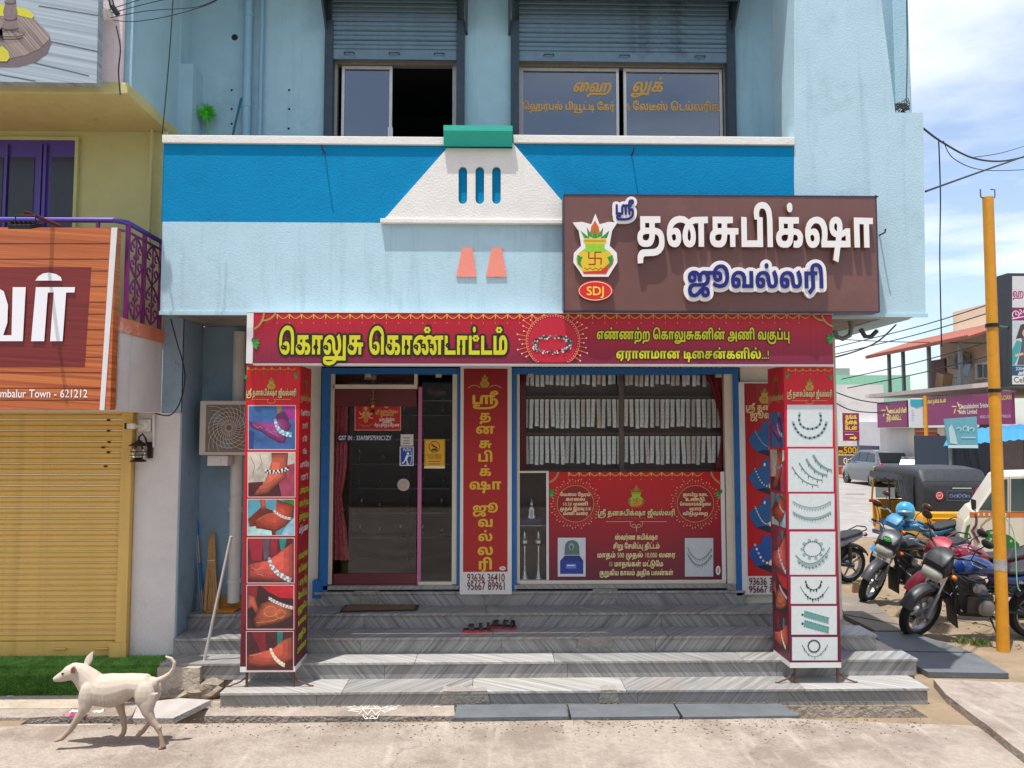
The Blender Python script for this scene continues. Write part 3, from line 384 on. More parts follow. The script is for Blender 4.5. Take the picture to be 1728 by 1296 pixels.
ல் 1164 60,-2,-14,3,-17,9,-11,15,-7,17,-1,24,4,23,7,16,15,17,22,14,34,8,38,-1,24,-7,16,-12,11,-16,6,-22,7,-47,9,-9,16,-2,9,6,5,10,2,28,-8,30,-17,30,36,21,2,-1,20,-32,8,-20,4,-24,0,-22,-3,-12,-7,-16,-11,-14,-16,-10,-20,-5,-33,2,-21,8,-9,8,-10,17,-8,50,-6,17,-14,12,-23,3,-12,-2,-14,-7,-10,-9,-8,-12,18,4,16,0,15,-4,10,-6,8,-9,5,-14,0,-19,-3,-11,-7,-13,-14,-10,-21,-5/65,28,13,1,6,8,0,12,-2,5,-6,4,-12,1,-14,-7,5,-17/139,165,-7,3,-7,7,-3,10,1,10,3,7,8,6,9,2,11,-1,7,-4,6,-7,3,-10,-2,-8,-4,-8,-6,-5,-9,-3
ள 1226 60,-2,-18,4,-18,14,-9,14,-5,22,1,28,7,19,10,16,22,18,23,9,23,3,26,-2,28,-11,3,10,149,0,0,-31,-34,-1,0,-110,-44,0,-1,111,-32,-1,0,-110,-43,0,-2,2,0,90,-22,17,-12,4,-15,1,-11,-2,-14,-6,-10,-8,-7,-14,18,4,16,0,15,-4,10,-6,8,-9,4,-10,2,-17,-2,-13,-9,-17,-14,-10,-21,-5/64,28,13,0,7,7,0,14,-2,5,-6,4,-12,1,-14,-7,4,-16,4,-5
ளு 1723 180,-80,-58,6,-43,12,-17,9,-16,12,-21,25,-9,22,-3,20,1,40,10,37,22,41,34,-18,-18,-40,-8,-33,4,-37,6,-17,8,-11,16,-14,29,-13,33,-6,49,-3,88,3,27,5,28,10,17,12,13,18,4,10,1,20,-5,16,-4,4,-9,4,-10,0,-7,-2,0,-52,-44,0,-1,109,-31,2,-2,-110,-44,-1,-1,93,-22,17,-14,3,-19,0,-15,-5,-9,-6,-12,-19,12,4,20,1,13,-2,13,-6,8,-10,6,-12,1,-14,-3,-18,-6,-12,-19,-13,-27,-4,-24,3,-14,6,-11,10,-8,13,-5,17,1,37,7,17,11,16,11,11,15,9,33,8,37,-2,25,-10,2,10,149,0,1,-30,-34,-2,0,-27,24,3,20,-3,16,-9,13,-15,6,-19,0,-31,-6,-23,-13,-19,-16,-15,-18,-10,-46,-14,-69,-8/137,28,12,0,8,8,0,14,-8,8,-15,0,-10,-5,4,-17
ள் 1226 60,-2,-18,4,-18,14,-9,14,-5,22,1,28,7,19,10,16,22,18,23,9,23,3,26,-2,28,-11,3,10,149,0,0,-31,-34,-1,0,-110,-44,0,-1,111,-32,-1,0,-110,-43,0,-2,2,0,90,-22,17,-12,4,-15,1,-11,-2,-14,-6,-10,-8,-7,-14,18,4,16,0,15,-4,10,-6,8,-9,4,-10,2,-17,-2,-13,-9,-17,-14,-10,-21,-5/64,28,13,0,7,7,0,14,-2,5,-6,4,-12,1,-14,-7,4,-16,4,-5/148,165,-9,3,-6,7,-3,9,1,12,5,7,7,5,7,2,12,-1,8,-5,6,-8,0,-17,-10,-12
ழ 960 58,-80,-29,7,-9,6,-6,9,-4,10,0,12,5,12,8,8,9,4,16,4,32,-2,-2,-26,-20,-1,-6,-4,2,-6,9,-3,19,0,16,4,9,5,7,9,-8,14,-4,18,-84,1,0,140,44,1,1,-111,40,1,1,72,6,18,12,12,15,8,16,3,25,-2,20,-7,18,-17,10,-21,4,-28,-4,-31,-10,-17,-16,-13,-18,-7,-36,-3,4,-10,9,-5,40,-2,1,-29,-47,-1,-17,-18,-18,-9,-26,-5/148,32,12,-1,13,4,7,7,3,8,2,14,-2,28,-6,14,-9,7,-12,-1,-7,-8
வ 1181 60,-2,-21,6,-13,8,-11,18,-5,20,0,22,6,24,10,16,17,16,24,11,27,5,35,-1,29,-9,10,-6,12,-12,12,-24,2,-27,-6,-33,44,-1,0,111,45,0,0,-142,-135,0,-2,24,6,14,4,20,0,14,-6,18,-6,10,-10,8,-15,5,-15,1,-15,-3,-11,-6,-12,-11,-5,-10,18,4,16,0,11,-2,14,-8,7,-8,5,-11,2,-17,-2,-13,-9,-17,-14,-10,-21,-5/65,28,13,1,6,8,0,12,-2,5,-6,4,-12,1,-14,-7,4,-16,4,-5
வு 1181 233,-70,-1,70,-91,1,-1,23,8,24,0,30,-7,18,-9,9,-9,5,-20,4,-21,-4,-15,-8,-12,-18,19,4,18,0,12,-4,13,-9,8,-13,3,-14,-2,-20,-8,-14,-14,-11,-25,-6,-29,2,-22,12,-9,11,-5,12,-4,17,0,17,6,28,14,22,26,17,32,9,36,0,29,-8,23,-15,10,-13,5,-13,3,-30,-6,-34,44,0,0,110,45,1,0,-212/66,28,12,0,6,10,-1,14,-10,7,-10,0,-13,-7,5,-17,5,-6
வ் 1181 60,-2,-21,6,-13,8,-11,18,-5,20,0,22,6,24,10,16,17,16,24,11,27,5,35,-1,29,-9,10,-6,12,-12,12,-24,2,-27,-6,-33,44,-1,0,111,45,0,0,-142,-135,0,-2,24,6,14,4,20,0,14,-6,18,-6,10,-10,8,-15,5,-15,1,-15,-3,-11,-6,-12,-11,-5,-10,18,4,16,0,11,-2,14,-8,7,-8,5,-11,2,-17,-2,-13,-9,-17,-14,-10,-21,-5/65,28,13,1,6,8,0,12,-2,5,-6,4,-12,1,-14,-7,4,-16,4,-5/142,165,-10,5,-6,6,-2,8,1,11,4,7,8,6,9,2,10,-1,8,-5,5,-6,2,-8,-1,-11,-11,-12
ஷ 1578 274,-70,-39,11,15,59,-108,0,-2,24,8,26,0,30,-10,20,-8,6,-11,6,-22,2,-17,-4,-18,-13,-7,-13,18,4,20,0,16,-6,9,-8,6,-10,4,-17,-2,-17,-8,-16,-18,-12,-24,-5,-26,2,-18,9,-14,16,-8,27,0,21,2,14,12,24,12,12,14,10,29,10,33,3,22,-3,19,-6,14,-7,11,-11,13,-22,3,-30,-6,-35,70,0,2,3,2,13,-19,5,-15,7,-12,12,-6,16,0,20,5,14,12,13,13,7,20,4,20,-1,12,-4,12,-7,8,-11,5,-12,0,-32,25,12,37,0,1,-89,-84,-1,-19,-68/68,27,11,3,6,8,-2,14,-10,7,-11,0,-12,-7,5,-18,5,-5/304,32,38,-1,0,26,-33,-10/266,77,5,0,3,25,-4,10,-11,2,-8,-7,-2,-13,5,-10
ஸ் 1479 60,-2,-21,6,-13,8,-11,18,-5,25,2,30,9,20,16,18,22,13,30,8,28,0,23,-6,24,-17,19,16,16,6,24,1,19,-5,13,-10,8,-13,5,-21,3,-53,7,-10,10,-4,10,0,9,6,5,10,2,14,-1,18,-5,20,-20,36,38,21,14,-19,11,-22,6,-23,2,-20,-2,-23,-5,-14,-9,-14,-14,-12,-11,-5,-21,-4,-18,0,-21,5,-11,6,-12,12,-9,24,-3,58,-5,9,-6,3,-12,-2,-8,-12,-2,-100,-43,0,-1,72,-3,14,-5,12,-9,9,-15,6,-20,0,-15,-4,-16,-11,-7,-15,17,5,13,0,14,-2,10,-6,8,-6,6,-10,3,-12,0,-18,-6,-16,-16,-14,-23,-7/65,28,13,1,6,8,0,12,-2,5,-6,4,-12,1,-14,-7,4,-16,4,-5/179,165,-9,3,-6,8,-3,8,1,11,4,7,8,6,9,2,10,-1,7,-3,6,-7,2,-9,-1,-11,-9,-11,-9,-4
ஸ்ரீ 1716 117,-80,-47,5,-19,6,-13,8,-10,14,-1,16,6,14,11,8,17,5,26,1,50,-8,-5,-28,-34,6,-28,-1,-2,-6,3,-3,20,-5,132,-1,65,7,22,4,23,10,15,8,14,12,7,10,6,16,1,18,-2,12,-7,9,-9,4,-10,0,-8,-4,-2,-57,-44,0,-1,109,-1,2,-30,0,-2,-2,0,-109,-44,0,-1,96,-6,14,-6,4,-7,0,-9,-6,-4,-10,-2,-98,-163,0,0,142,44,0,1,-111,73,0,1,58,2,17,9,18,14,13,11,5,14,3,19,-2,12,-6,3,5,73,0,0,24,8,18,15,16,23,10,21,2,25,0,18,-5,12,-9,8,-14,0,-14,-6,-12,-12,-10,-19,-4,-17,1,-12,3,-12,8,-8,19,-6,-9,-2,-8,2,-16,39,0,1,-2,0,-28,-33,-2,-1,-22,20,4,14,0,16,-4,19,-13,9,-17,4,-19,0,-13,-4,-22,-10,-21,-16,-19,-16,-12,-22,-11,-26,-9,-38,-7,-65,-5/373,168,10,-1,5,3,2,8,-3,6,-11,3,-8,-1,0,-12
ஹ 1858 10,-80,-2,25,4,17,10,12,20,10,20,3,272,0,24,2,18,5,14,8,9,11,6,17,3,38,-6,27,-5,9,-8,7,-9,3,-11,-1,-12,-8,-5,-13,-2,-92,-44,0,-1,98,-6,13,-11,3,-9,-4,-5,-10,-3,-100,-129,0,-2,23,6,17,4,18,-1,16,-3,14,-8,12,-13,10,-15,3,-16,0,-15,-4,-9,-5,-9,-9,-6,-12,19,5,15,0,15,-4,11,-7,7,-8,4,-13,2,-14,-5,-20,-12,-14,-16,-8,-17,-3,-29,3,-18,8,-12,15,-8,23,-1,22,4,24,9,17,15,15,18,11,28,8,37,1,28,-6,19,-10,16,-18,9,-22,1,-28,-6,-29,39,1,0,57,4,20,10,19,11,9,12,5,20,3,17,-2,14,-6,15,-15,12,12,16,8,22,3,19,-2,17,-7,14,-10,16,-23,7,-37,-1,-28,-4,-19,-8,-17,-10,-16,-11,-10,-18,-10,-25,-7,-31,-3,-269,0,-14,-4,-6,-7,-4,-23/64,28,14,0,6,8,0,14,-8,8,-11,1,-15,-6,4,-18
ா 720 18,0,0,142,158,-2,-2,-29,-32,-1,0,-110,-44,0,0,110,-35,1,0,-111
ி 321 18,0,0,130,-3,22,-7,18,-7,6,-10,5,-15,1,-10,-2,-9,-8,-4,-12,1,-14,6,-16,-43,-1,-3,5,-4,28,4,18,13,16,19,11,32,6,24,-2,13,-3,13,-7,12,-9,9,-10,7,-15,6,-37,0,-130
ூ 926 93,-2,-44,9,-31,15,16,29,32,-15,36,-7,27,3,14,5,11,7,8,8,8,14,6,29,-4,33,-5,13,-11,13,-21,11,-22,1,-25,-8,-16,-14,0,-2,27,-2,20,-7,11,-9,8,-17,1,-19,-3,-12,-6,-9,-15,-11,-23,-6,-30,3,-20,11,-14,18,-5,28,-83,0,0,32,86,0,12,19,18,18,22,11,24,6,30,2,18,-3,19,-6,24,-15,17,-24,10,-33,0,-20,-2,-21,-10,-31,-15,-21,-14,-10,-15,-7,-32,-8/76,81,10,-1,7,2,5,8,0,8,-3,7,-7,4,-23,1,1,-18,4,-7
ெ 1019 92,-2,-24,4,-20,10,-14,13,-11,17,-9,24,-2,23,1,29,9,28,10,18,16,18,17,12,21,10,30,8,26,1,26,-3,20,-7,18,-10,13,-13,9,-15,6,-20,3,-33,-1,-112,-44,0,0,112,-6,36,-8,16,-12,10,-14,5,-17,2,-19,-2,-21,-7,-14,-10,-14,-17,-9,-21,-4,-24,2,-25,4,-20,6,-13,0,14,4,16,6,9,10,8,19,7,25,0,20,-7,14,-13,7,-17,0,-23,-9,-18,-18,-14,-27,-7/103,28,17,0,8,8,2,16,-4,10,-4,3,-11,1,-9,-6,-4,-14
ே 814 110,-3,-22,4,-24,9,-19,12,-13,13,-11,19,-7,21,-3,23,1,28,5,19,10,20,16,19,13,10,20,10,23,6,23,3,24,-1,29,-10,10,-6,8,-11,4,-9,2,-14,-2,-13,-6,-14,-11,-10,-16,-8,-25,-2,-24,5,-13,8,-8,11,-5,16,1,19,-18,-14,-14,-28,-4,-23,4,-34,10,-23,18,-16,1,29,4,9,9,10,13,8,13,4,33,-2,19,-8,12,-14,6,-18,-2,-16,-8,-19,-18,-14,-22,-7/127,28,13,0,6,4,6,7,1,13,-3,8,-5,5,-6,2,-7,-2,-8,-7,-2,-16/138,145,7,0,7,3,4,7,0,10,-3,9,-5,5,-16,4,-6,-11,0,-14,3,-8
ை 1333 60,-2,-23,7,-16,14,-9,19,-2,28,4,22,10,18,15,16,25,14,28,7,42,1,28,-4,25,-9,31,12,19,2,27,-2,18,-5,17,-11,12,-13,7,-15,4,-23,-1,-27,-8,-27,-13,-25,-36,19,9,20,4,19,-1,29,-8,15,-10,9,-12,5,-17,0,-11,-3,15,-18,10,-18,4,-20,-3,-25,-7,-15,-10,-9,-15,-6,-23,-2,-16,3,-15,7,-10,11,-7,14,-3,17,2,17,7,20,12,22,-31,6,-21,-1,-20,-5,-18,-10,-11,-14,15,4,14,0,13,-2,10,-6,8,-6,7,-12,3,-14,-1,-14,-6,-16,-14,-14,-19,-6/65,28,13,1,6,8,0,12,-2,5,-6,4,-12,1,-14,-7,4,-16,4,-5/189,28,7,-1,4,3,6,14,-3,22,-5,12,-8,8,-6,-12,-4,-20,1,-18
"""
for _row in GLYPH_ROWS.strip().split('\n'):
    _k, _a, _c = _row.split(' ')
    _cs = []
    for _l in _c.split('/'):
        _n = [int(x) for x in _l.split(',')]
        _x = _y = 0; _p = []
        for _i in range(0, len(_n), 2): _x += _n[_i] * 4; _y += _n[_i + 1] * 4; _p.append((_x, _y))
        _cs.append(_p)
    GLYPHS[_k] = (int(_a), _cs)
REF = 560.0                                              # height of the plain letters in glyph units
def clusters(s):
    s = s.replace('\u0bca', '\u0bc6\u0bbe').replace('\u0bcb', '\u0bc7\u0bbe')
    s = re.sub('([\u0b95-\u0bb9])([\u0bc6-\u0bc8])', r'\2\1', s)
    i, out = 0, []
    while i < len(s):
        for k in (4, 2, 1):
            if s[i:i + k] in GLYPHS and len(s[i:i + k]) == k: out.append(s[i:i + k]); i += k; break
        else: out.append(s[i]); i += 1
    return out
LAT = {}
def latin(ch):
    """outline of a plain character from the program's own built-in font, in glyph units"""
    if ch not in LAT:
        cu = bpy.data.curves.new('latin', 'FONT'); cu.body = 'H' + ch + 'H'; cu.size = 900; cu.resolution_u = 3; cu.fill_mode = 'NONE'
        ob = bpy.data.objects.new('latin', cu); col.objects.link(ob)
        cu2 = bpy.data.curves.new('latin', 'FONT'); cu2.body = 'HH'; cu2.size = 900; cu2.fill_mode = 'NONE'
        ob2 = bpy.data.objects.new('latin', cu2); col.objects.link(ob2)
        dg = bpy.context.evaluated_depsgraph_get()
        me = bpy.data.meshes.new_from_object(ob.evaluated_get(dg)); me2 = bpy.data.meshes.new_from_object(ob2.evaluated_get(dg))
        def loops(me):
            nb = {}
            for e in me.edges:
                a, b = e.vertices; nb.setdefault(a, []).append(b); nb.setdefault(b, []).append(a)
            seen, out = set(), []
            for v0 in nb:
                if v0 in seen: continue
                l = [v0]; seen.add(v0); cur = v0
                while True:
                    nx = [w for w in nb[cur] if w not in seen]
                    if not nx: break
                    cur = nx[0]; seen.add(cur); l.append(cur)
                out.append([tuple(me.vertices[i].co[:2]) for i in l])
            return out
        L1, L2 = loops(me), loops(me2)
        L1.sort(key=lambda l: min(p[0] for p in l)); L2.sort(key=lambda l: min(p[0] for p in l))
        h0 = min(p[0] for l in L1 for p in l); w1 = max(p[0] for l in L1 for p in l) - h0; w2 = max(p[0] for l in L2 for p in l) - h0
        adv = w1 - w2; hw = w2 / 2
        mid = [l for l in L1[1:-1]]
        x0 = min(p[0] for p in L2[1]) - min(p[0] for p in L2[0])    # advance of H
        LAT[ch] = (adv, [[(p[0] - x0, p[1]) for p in l] for l in mid])
        for o_ in (ob, ob2):
            d = o_.data; bpy.data.objects.remove(o_); bpy.data.curves.remove(d)
        bpy.data.meshes.remove(me); bpy.data.meshes.remove(me2)
    return LAT[ch]
for _ch in '0123456789ABCDEFGHILMNOPRSTUXYZabcdehiklmnoprstuvwx.,:!-/&': latin(_ch)
def layout(s, gap=0):
    x, out = 0.0, []
    for c in clusters(s):
        if c == ' ': x += 300; continue
        a, cs = GLYPHS[c] if c in GLYPHS else latin(c)
        out.append([[(p[0] + x, p[1]) for p in l] for l in cs]); x += a + gap
    return out, x
class Fr:
    """a flat writing surface: origin, right and up vectors, and the normal towards the reader"""
    def __init__(s, o, u=(1, 0, 0), v=(0, 0, 1)):
        s.o, s.u, s.v = Vector(o), Vector(u), Vector(v); s.n = s.u.cross(s.v)
    def p(s, a, b, d=0.0): return s.o + s.u * a + s.v * b + s.n * d
class PF(Fr):
    """upright writing surface facing the street at depth Y, addressed in picture points"""
    def __init__(s, Y): s.Y = Y; s.u = Vector((1, 0, 0)); s.v = Vector((0, 0, 1)); s.n = Vector((0, -1, 0)); s.o = Vector((0, Y, 0))
    def p(s, a, b, d=0.0): q = A(a, b, s.Y); return Vector((q.x, s.Y - d, q.z))
def _area(l): return .5 * sum(l[i - 1][0] * l[i][1] - l[i][0] * l[i - 1][1] for i in range(len(l)))
def _inside(p, l):
    c = False
    for i in range(len(l)):
        (xa, ya), (xb, yb) = l[i - 1], l[i]
        if (ya > p[1]) != (yb > p[1]) and p[0] < (xb - xa) * (p[1] - ya) / (yb - ya) + xa: c = not c
    return c
def _grow(l, off):
    n, out = len(l), []
    for i in range(n):
        a, b, c = l[i - 1], l[i], l[(i + 1) % n]
        d1 = Vector((b[0] - a[0], b[1] - a[1])); d2 = Vector((c[0] - b[0], c[1] - b[1]))
        if d1.length < 1e-9 or d2.length < 1e-9: continue
        d1.normalize(); d2.normalize(); n1, n2 = Vector((d1.y, -d1.x)), Vector((d2.y, -d2.x)); m = n1 + n2
        if m.length < .3: out.append((b[0] + (n1.x + d1.x) * off, b[1] + (n1.y + d1.y) * off)); out.append((b[0] + (n2.x - d2.x) * off, b[1] + (n2.y - d2.y) * off)); continue
        k = min(1.6, 2 / m.length ** 2); out.append((b[0] + m.x * off * k, b[1] + m.y * off * k))
    return out
def curve_mesh(contours, depth=0.0, offset=0.0, bevel=0.0):
    """filled letter outline (with its holes), optionally grown and thickened"""
    L = [l for l in contours if len(l) > 2]; lev = [sum(_inside(l[0], k) for k in L if k is not l) for l in L]
    L = [l if (_area(l) > 0) == (v % 2 == 0) else l[::-1] for l, v in zip(L, lev)]
    if offset:
        G2 = [_grow(l, offset) for l in L]
        keep = [len(g) > 2 and (_area(g) > 0) == (v % 2 == 0) for g, v in zip(G2, lev)]
        src, L, lev = [l for l, k in zip(L, keep) if k], [g for g, k in zip(G2, keep) if k], [v for v, k in zip(lev, keep) if k]
    else: src = L
    V, F = [], []
    for i, l in enumerate(L):
        if lev[i] % 2: continue
        grp = [l] + [L[j] for j in range(len(L)) if lev[j] == lev[i] + 1 and _inside(src[j][0], src[i])]
        flat_ = [p for g in grp for p in g]; k = len(V); n = len(flat_)
        tri = tessellate_polygon([[Vector((x, y, 0)) for x, y in g] for g in grp])
        tri = [t if (flat_[t[1]][0] - flat_[t[0]][0]) * (flat_[t[2]][1] - flat_[t[0]][1]) - (flat_[t[2]][0] - flat_[t[0]][0]) * (flat_[t[1]][1] - flat_[t[0]][1]) > 0 else (t[0], t[2], t[1]) for t in tri]
        V += [(x, y, depth / 2) for x, y in flat_]; F += [tuple(k + q for q in t) for t in tri]
        if depth:
            V += [(x, y, -depth / 2) for x, y in flat_]; F += [tuple(k + n + q for q in reversed(t)) for t in tri]; s = 0
            for g in grp:
                for q in range(len(g)): r = (q + 1) % len(g); F.append((k + s + r, k + s + q, k + n + s + q, k + n + s + r))
                s += len(g)
    return V, F
def place(fr, verts, o, d):
    return [o + fr.u * v[0] + fr.v * v[1] + fr.n * (d + v[2]) for v in verts]
def rim(cs, w, q, fs, fr, p0, d, depth):
    """the letter plus a broad even border round all its outlines"""
    m = MB().add(q, fs); j = 0
    for l in cs:
        for i in range(len(l)):
            a, b = Vector(l[i - 1] + (0,)), Vector(l[i] + (0,)); e = b - a
            if e.length < 1e-7: continue
            e.normalize(); n_ = Vector((-e.y, e.x, 0)) * w; c = e * w * .55; j += 1; z = depth / 2 - 1.2e-5 * (j % 61)
            pts = [a - n_ - c * .2, b - n_ - c * .2, b - n_ * .55 + c * 1.5, b + n_ * .55 + c * 1.5, b + n_ - c * .2, a + n_ - c * .2, a + n_ * .55 - c * 1.5, a - n_ * .55 - c * 1.5]
            n = len(pts); V = [(v.x, v.y, z) for v in pts]; F = [tuple(range(n))]
            if depth: V += [(v.x, v.y, -depth / 2) for v in pts]; F += [(k, k + n, (k + 1) % n + n, (k + 1) % n) for k in range(n)]
            m.add(place(fr, V, p0, d + depth / 2), F)
    return m.v, m.f
def write(mb, fr, s, x0, x1, yb, yt, d=0.002, depth=0.0, bold=0.0, each=None, shear=0.0):
    """letters of s between x0 and x1 of the surface, plain letters reaching from yb up to yt"""
    L, w = layout(s)
    if not L: return
    allx = [p[0] for g in L for l in g for p in l]; lo, hi = min(allx), max(allx)
    p0, p1, p2 = fr.p(x0, yb), fr.p(x1, yb), fr.p(x0, yt)
    sx = (p1 - p0).dot(fr.u) / (hi - lo); sy = (p2 - p0).dot(fr.v) / REF
    c_ = [c for c in clusters(s) if c != ' ']; k_ = 0
    for g in L:
        cs = [[((p[0] - lo) * sx + shear * p[1] * sy, p[1] * sy) for p in l] for l in g]
        if not cs: continue
        k_ += 1
        vs, fs = curve_mesh(cs, depth, 0.0 if k_ <= 0 or c_[k_ - 1] in GLYPHS else min(bold, 7) * sy)
        q = place(fr, vs, p0, d + depth / 2 + k_ * 6e-5)
        if bold >= 24: q, fs = rim(cs, bold * sy, q, fs, fr, p0, d + k_ * 6e-5, depth)
        if each is None: mb.add(q, fs)
        else: each(MB().add(q, fs))
def writec(mb, fr, s, xc, yb, yt, d=0.002, bold=0.0, depth=0.0, sxf=1.0, maxw=None):
    """centred on xc, natural width"""
    L, w = layout(s)
    if not L: return
    allx = [p[0] for g in L for l in g for p in l]; wu = max(allx) - min(allx)
    sy = (fr.p(xc, yt) - fr.p(xc, yb)).dot(fr.v) / REF
    unit = (fr.p(xc + 1, yb) - fr.p(xc, yb)).dot(fr.u)
    half = wu * sy * sxf / unit / 2
    if maxw: half = min(half, maxw / 2)
    write(mb, fr, s, xc - half, xc + half, yb, yt, d, depth, bold)
def poly(mb, fr, pts, d=0.001):
    q = [fr.p(a, b, d) for a, b in pts]
    nrm = Vector((0, 0, 0))
    for i in range(len(q)): nrm += (q[i] - q[0]).cross(q[(i + 1) % len(q)] - q[0])
    if nrm.dot(fr.n) < 0: q.reverse()
    mb.flat(q)
def rect(mb, fr, x0, y0, x1, y1, d=0.001): poly(mb, fr, [(x0, y0), (x1, y0), (x1, y1), (x0, y1)], d)
def disc(mb, fr, x, y, rx, ry=None, d=0.001, n=14):
    ry = rx if ry is None else ry
    poly(mb, fr, [(x + rx * math.cos(2 * math.pi * k / n), y + ry * math.sin(2 * math.pi * k / n)) for k in range(n)], d)
def line(mb, fr, pts, w, d=0.001):
    """a flat painted line of width w (surface units)"""
    for i in range(len(pts) - 1):
        (xa, ya), (xb, yb) = pts[i], pts[i + 1]; L = math.hypot(xb - xa, yb - ya)
        if L < 1e-6: continue
        ex, ey = (xb - xa) / L * w * 0.25, (yb - ya) / L * w * 0.25
        nx, ny = -(yb - ya) / L * w / 2, (xb - xa) / L * w / 2
        poly(mb, fr, [(xa - ex + nx, ya - ey + ny), (xb + ex + nx, yb + ey + ny), (xb + ex - nx, yb + ey - ny), (xa - ex - nx, ya - ey - ny)], d + 1e-5 * (i % 7))
def bez(p0, p1, p2, n=10): return [((1 - t) ** 2 * p0[0] + 2 * t * (1 - t) * p1[0] + t * t * p2[0], (1 - t) ** 2 * p0[1] + 2 * t * (1 - t) * p1[1] + t * t * p2[1]) for t in (k / n for k in range(n + 1))]
def ring_arc(x, y, rx, ry, a0, a1, n=16): return [(x + rx * math.cos(R(a0 + (a1 - a0) * k / n)), y + ry * math.sin(R(a0 + (a1 - a0) * k / n))) for k in range(n + 1)]
# ================================================================ the setting
YW, YF, YS, YN = 7.87, 6.75, 6.55, 7.25       # shop wall, fascia, brown sign, neighbour's shutter wall
YU = 7.70                                      # upper storey wall
ground_m = mat('sand_ground', '#85735c', 0.95, var=0.22, vs=3, bump=0.6, bs=30, stain='#8d7a63', ss=0.8, sth=0.55)
conc_m = concrete('street_concrete', '#998d81', '#786b5f', '#b3a89b', .35, .35)
conc2_m = mat('rough_concrete', '#a99c8c', 0.95, var=0.2, vs=4, bump=0.9, bs=25, stain='#6f665c', ss=2, sth=0.55)
asph_m = mat('road_asphalt', '#8d8882', 0.9, var=0.12, vs=2, bump=0.3, bs=80, stain='#a39a8c', ss=0.5, sth=0.5)
slate_m = mat('slate_slab', '#5c6063', 0.7, var=0.16, vs=5, bump=0.25, bs=30, stain='#8b8c88', ss=1.8, sth=0.58)
slate2_m = mat('brown_stone_slab', '#71685f', 0.8, var=0.15, vs=5, bump=0.35, bs=30, stain='#8d8275', ss=1.6, sth=0.52)
dark_m = mat('drain_dark', '#2a2520', 0.95, var=0.3, vs=6, bump=0.6, bs=18)

def struct(ob): ob['kind'] = 'structure'; return ob
DX0, DX1, DY0, DY1 = -3.75, 3.50, 6.30, 6.58        # the roadside drain
m = MB()
B = 900
for x0, x1, y0, y1 in ((-B, B, -60, DY0), (-B, DX0, DY0, DY1), (DX1, B, DY0, DY1), (-B, B, DY1, B)):
    m.flat([(x0, y0, 0), (x1, y0, 0), (x1, y1, 0), (x0, y1, 0)])
struct(m.build('ground', ground_m))
m = MB()
m.flat([(DX0, DY0, -.3), (DX1, DY0, -.3), (DX1, DY1, -.3), (DX0, DY1, -.3)])
m.flat([(DX0, DY1, -.3), (DX1, DY1, -.3), (DX1, DY1, 0), (DX0, DY1, 0)])
m.flat([(DX0, DY0, 0), (DX1, DY0, 0), (DX1, DY0, -.3), (DX0, DY0, -.3)])
m.flat([(DX0, DY0, -.3), (DX0, DY1, -.3), (DX0, DY1, 0), (DX0, DY0, 0)])
m.flat([(DX1, DY1, -.3), (DX1, DY0, -.3), (DX1, DY0, 0), (DX1, DY1, 0)])
struct(m.build('drain_channel', conc2_m))

def sheet(name, mt, outline, z, thick=0.0, jag=0.0, seg=0.25):
    """a level sheet with a slightly broken edge"""
    rnd = random.Random(len(name) * 7 + len(outline)); pts = []
    for i in range(len(outline)):
        a, b = Vector(outline[i]), Vector(outline[(i + 1) % len(outline)])
        n = max(1, int((b - a).length / seg)) if jag else 1
        for k in range(n):
            p = a.lerp(b, k / n)
            if jag and k: p += Vector((rnd.uniform(-jag, jag), rnd.uniform(-jag, jag)))
            pts.append((p.x, p.y, z))
    mb = MB()
    if thick: mb.prism(pts, (0, 0, -thick))
    else: mb.flat(pts)
    return struct(mb.build(name, mt))
def gx(px, py, z=0.0): q = G(px, py, z); return (q.x, q.y)
sheet('concrete_road', conc_m, [(-14, -8), (9, -8), (9, 5.6), (4.4, 6.0), gx(1330, 1213), (0.4, 6.285), (-0.4, 6.27), (-2.6, 6.27), (-3.4, 6.25), (-14, 6.3)], 0.006, 0, 0.02)
sheet('concrete_patch', conc_m, [gx(360, 1187), gx(768, 1187), gx(768, 1213), gx(345, 1213)], 0.022, 0.06, 0.012, 0.15)
sheet('concrete_patch', conc_m, [(-14, 6.24), gx(222, 1213), gx(236, 1188), (-3.4, 6.59), (-14, 6.59)], .024, .06, .012, .2)
sheet('concrete_ramp', conc_m, [gx(1575, 1146, .07), gx(1728, 1152, .07), (6.5, 6.9), (6.5, 4.2), gx(1762, 1300, .07), gx(1640, 1205, .07), gx(1597, 1172, .07)], 0.07, 0.12, 0.012)
sheet('concrete_strip', conc2_m, [(-14, 6.58), (-3.42, 6.58), (-3.42, 6.92), (-14, 6.92)], 0.03, 0.03, 0.01)
sheet('road', asph_m, [(5.2, 17.6), (9.5, 16.4), (14.6, 17.0), (17.4, 20), (17.0, 60), (-30, 60), (-30, 22), (4.0, 22)], 0.008, 0, 0.12, 0.5)
# painted dash on the road
m = MB()
for (a, b, c, d) in ((1447, 862, 1464, 865), (1506, 866, 1519, 868)):
    p, q = G(a, b, .013), G(c, d, .013)
    m.flat([p, q, q + Vector((-.02, -.14, 0)), p + Vector((-.02, -.14, 0))])
struct(m.build('road_marking', mat('road_paint', '#d9d5cc', 0.8, var=0.2, vs=20)))
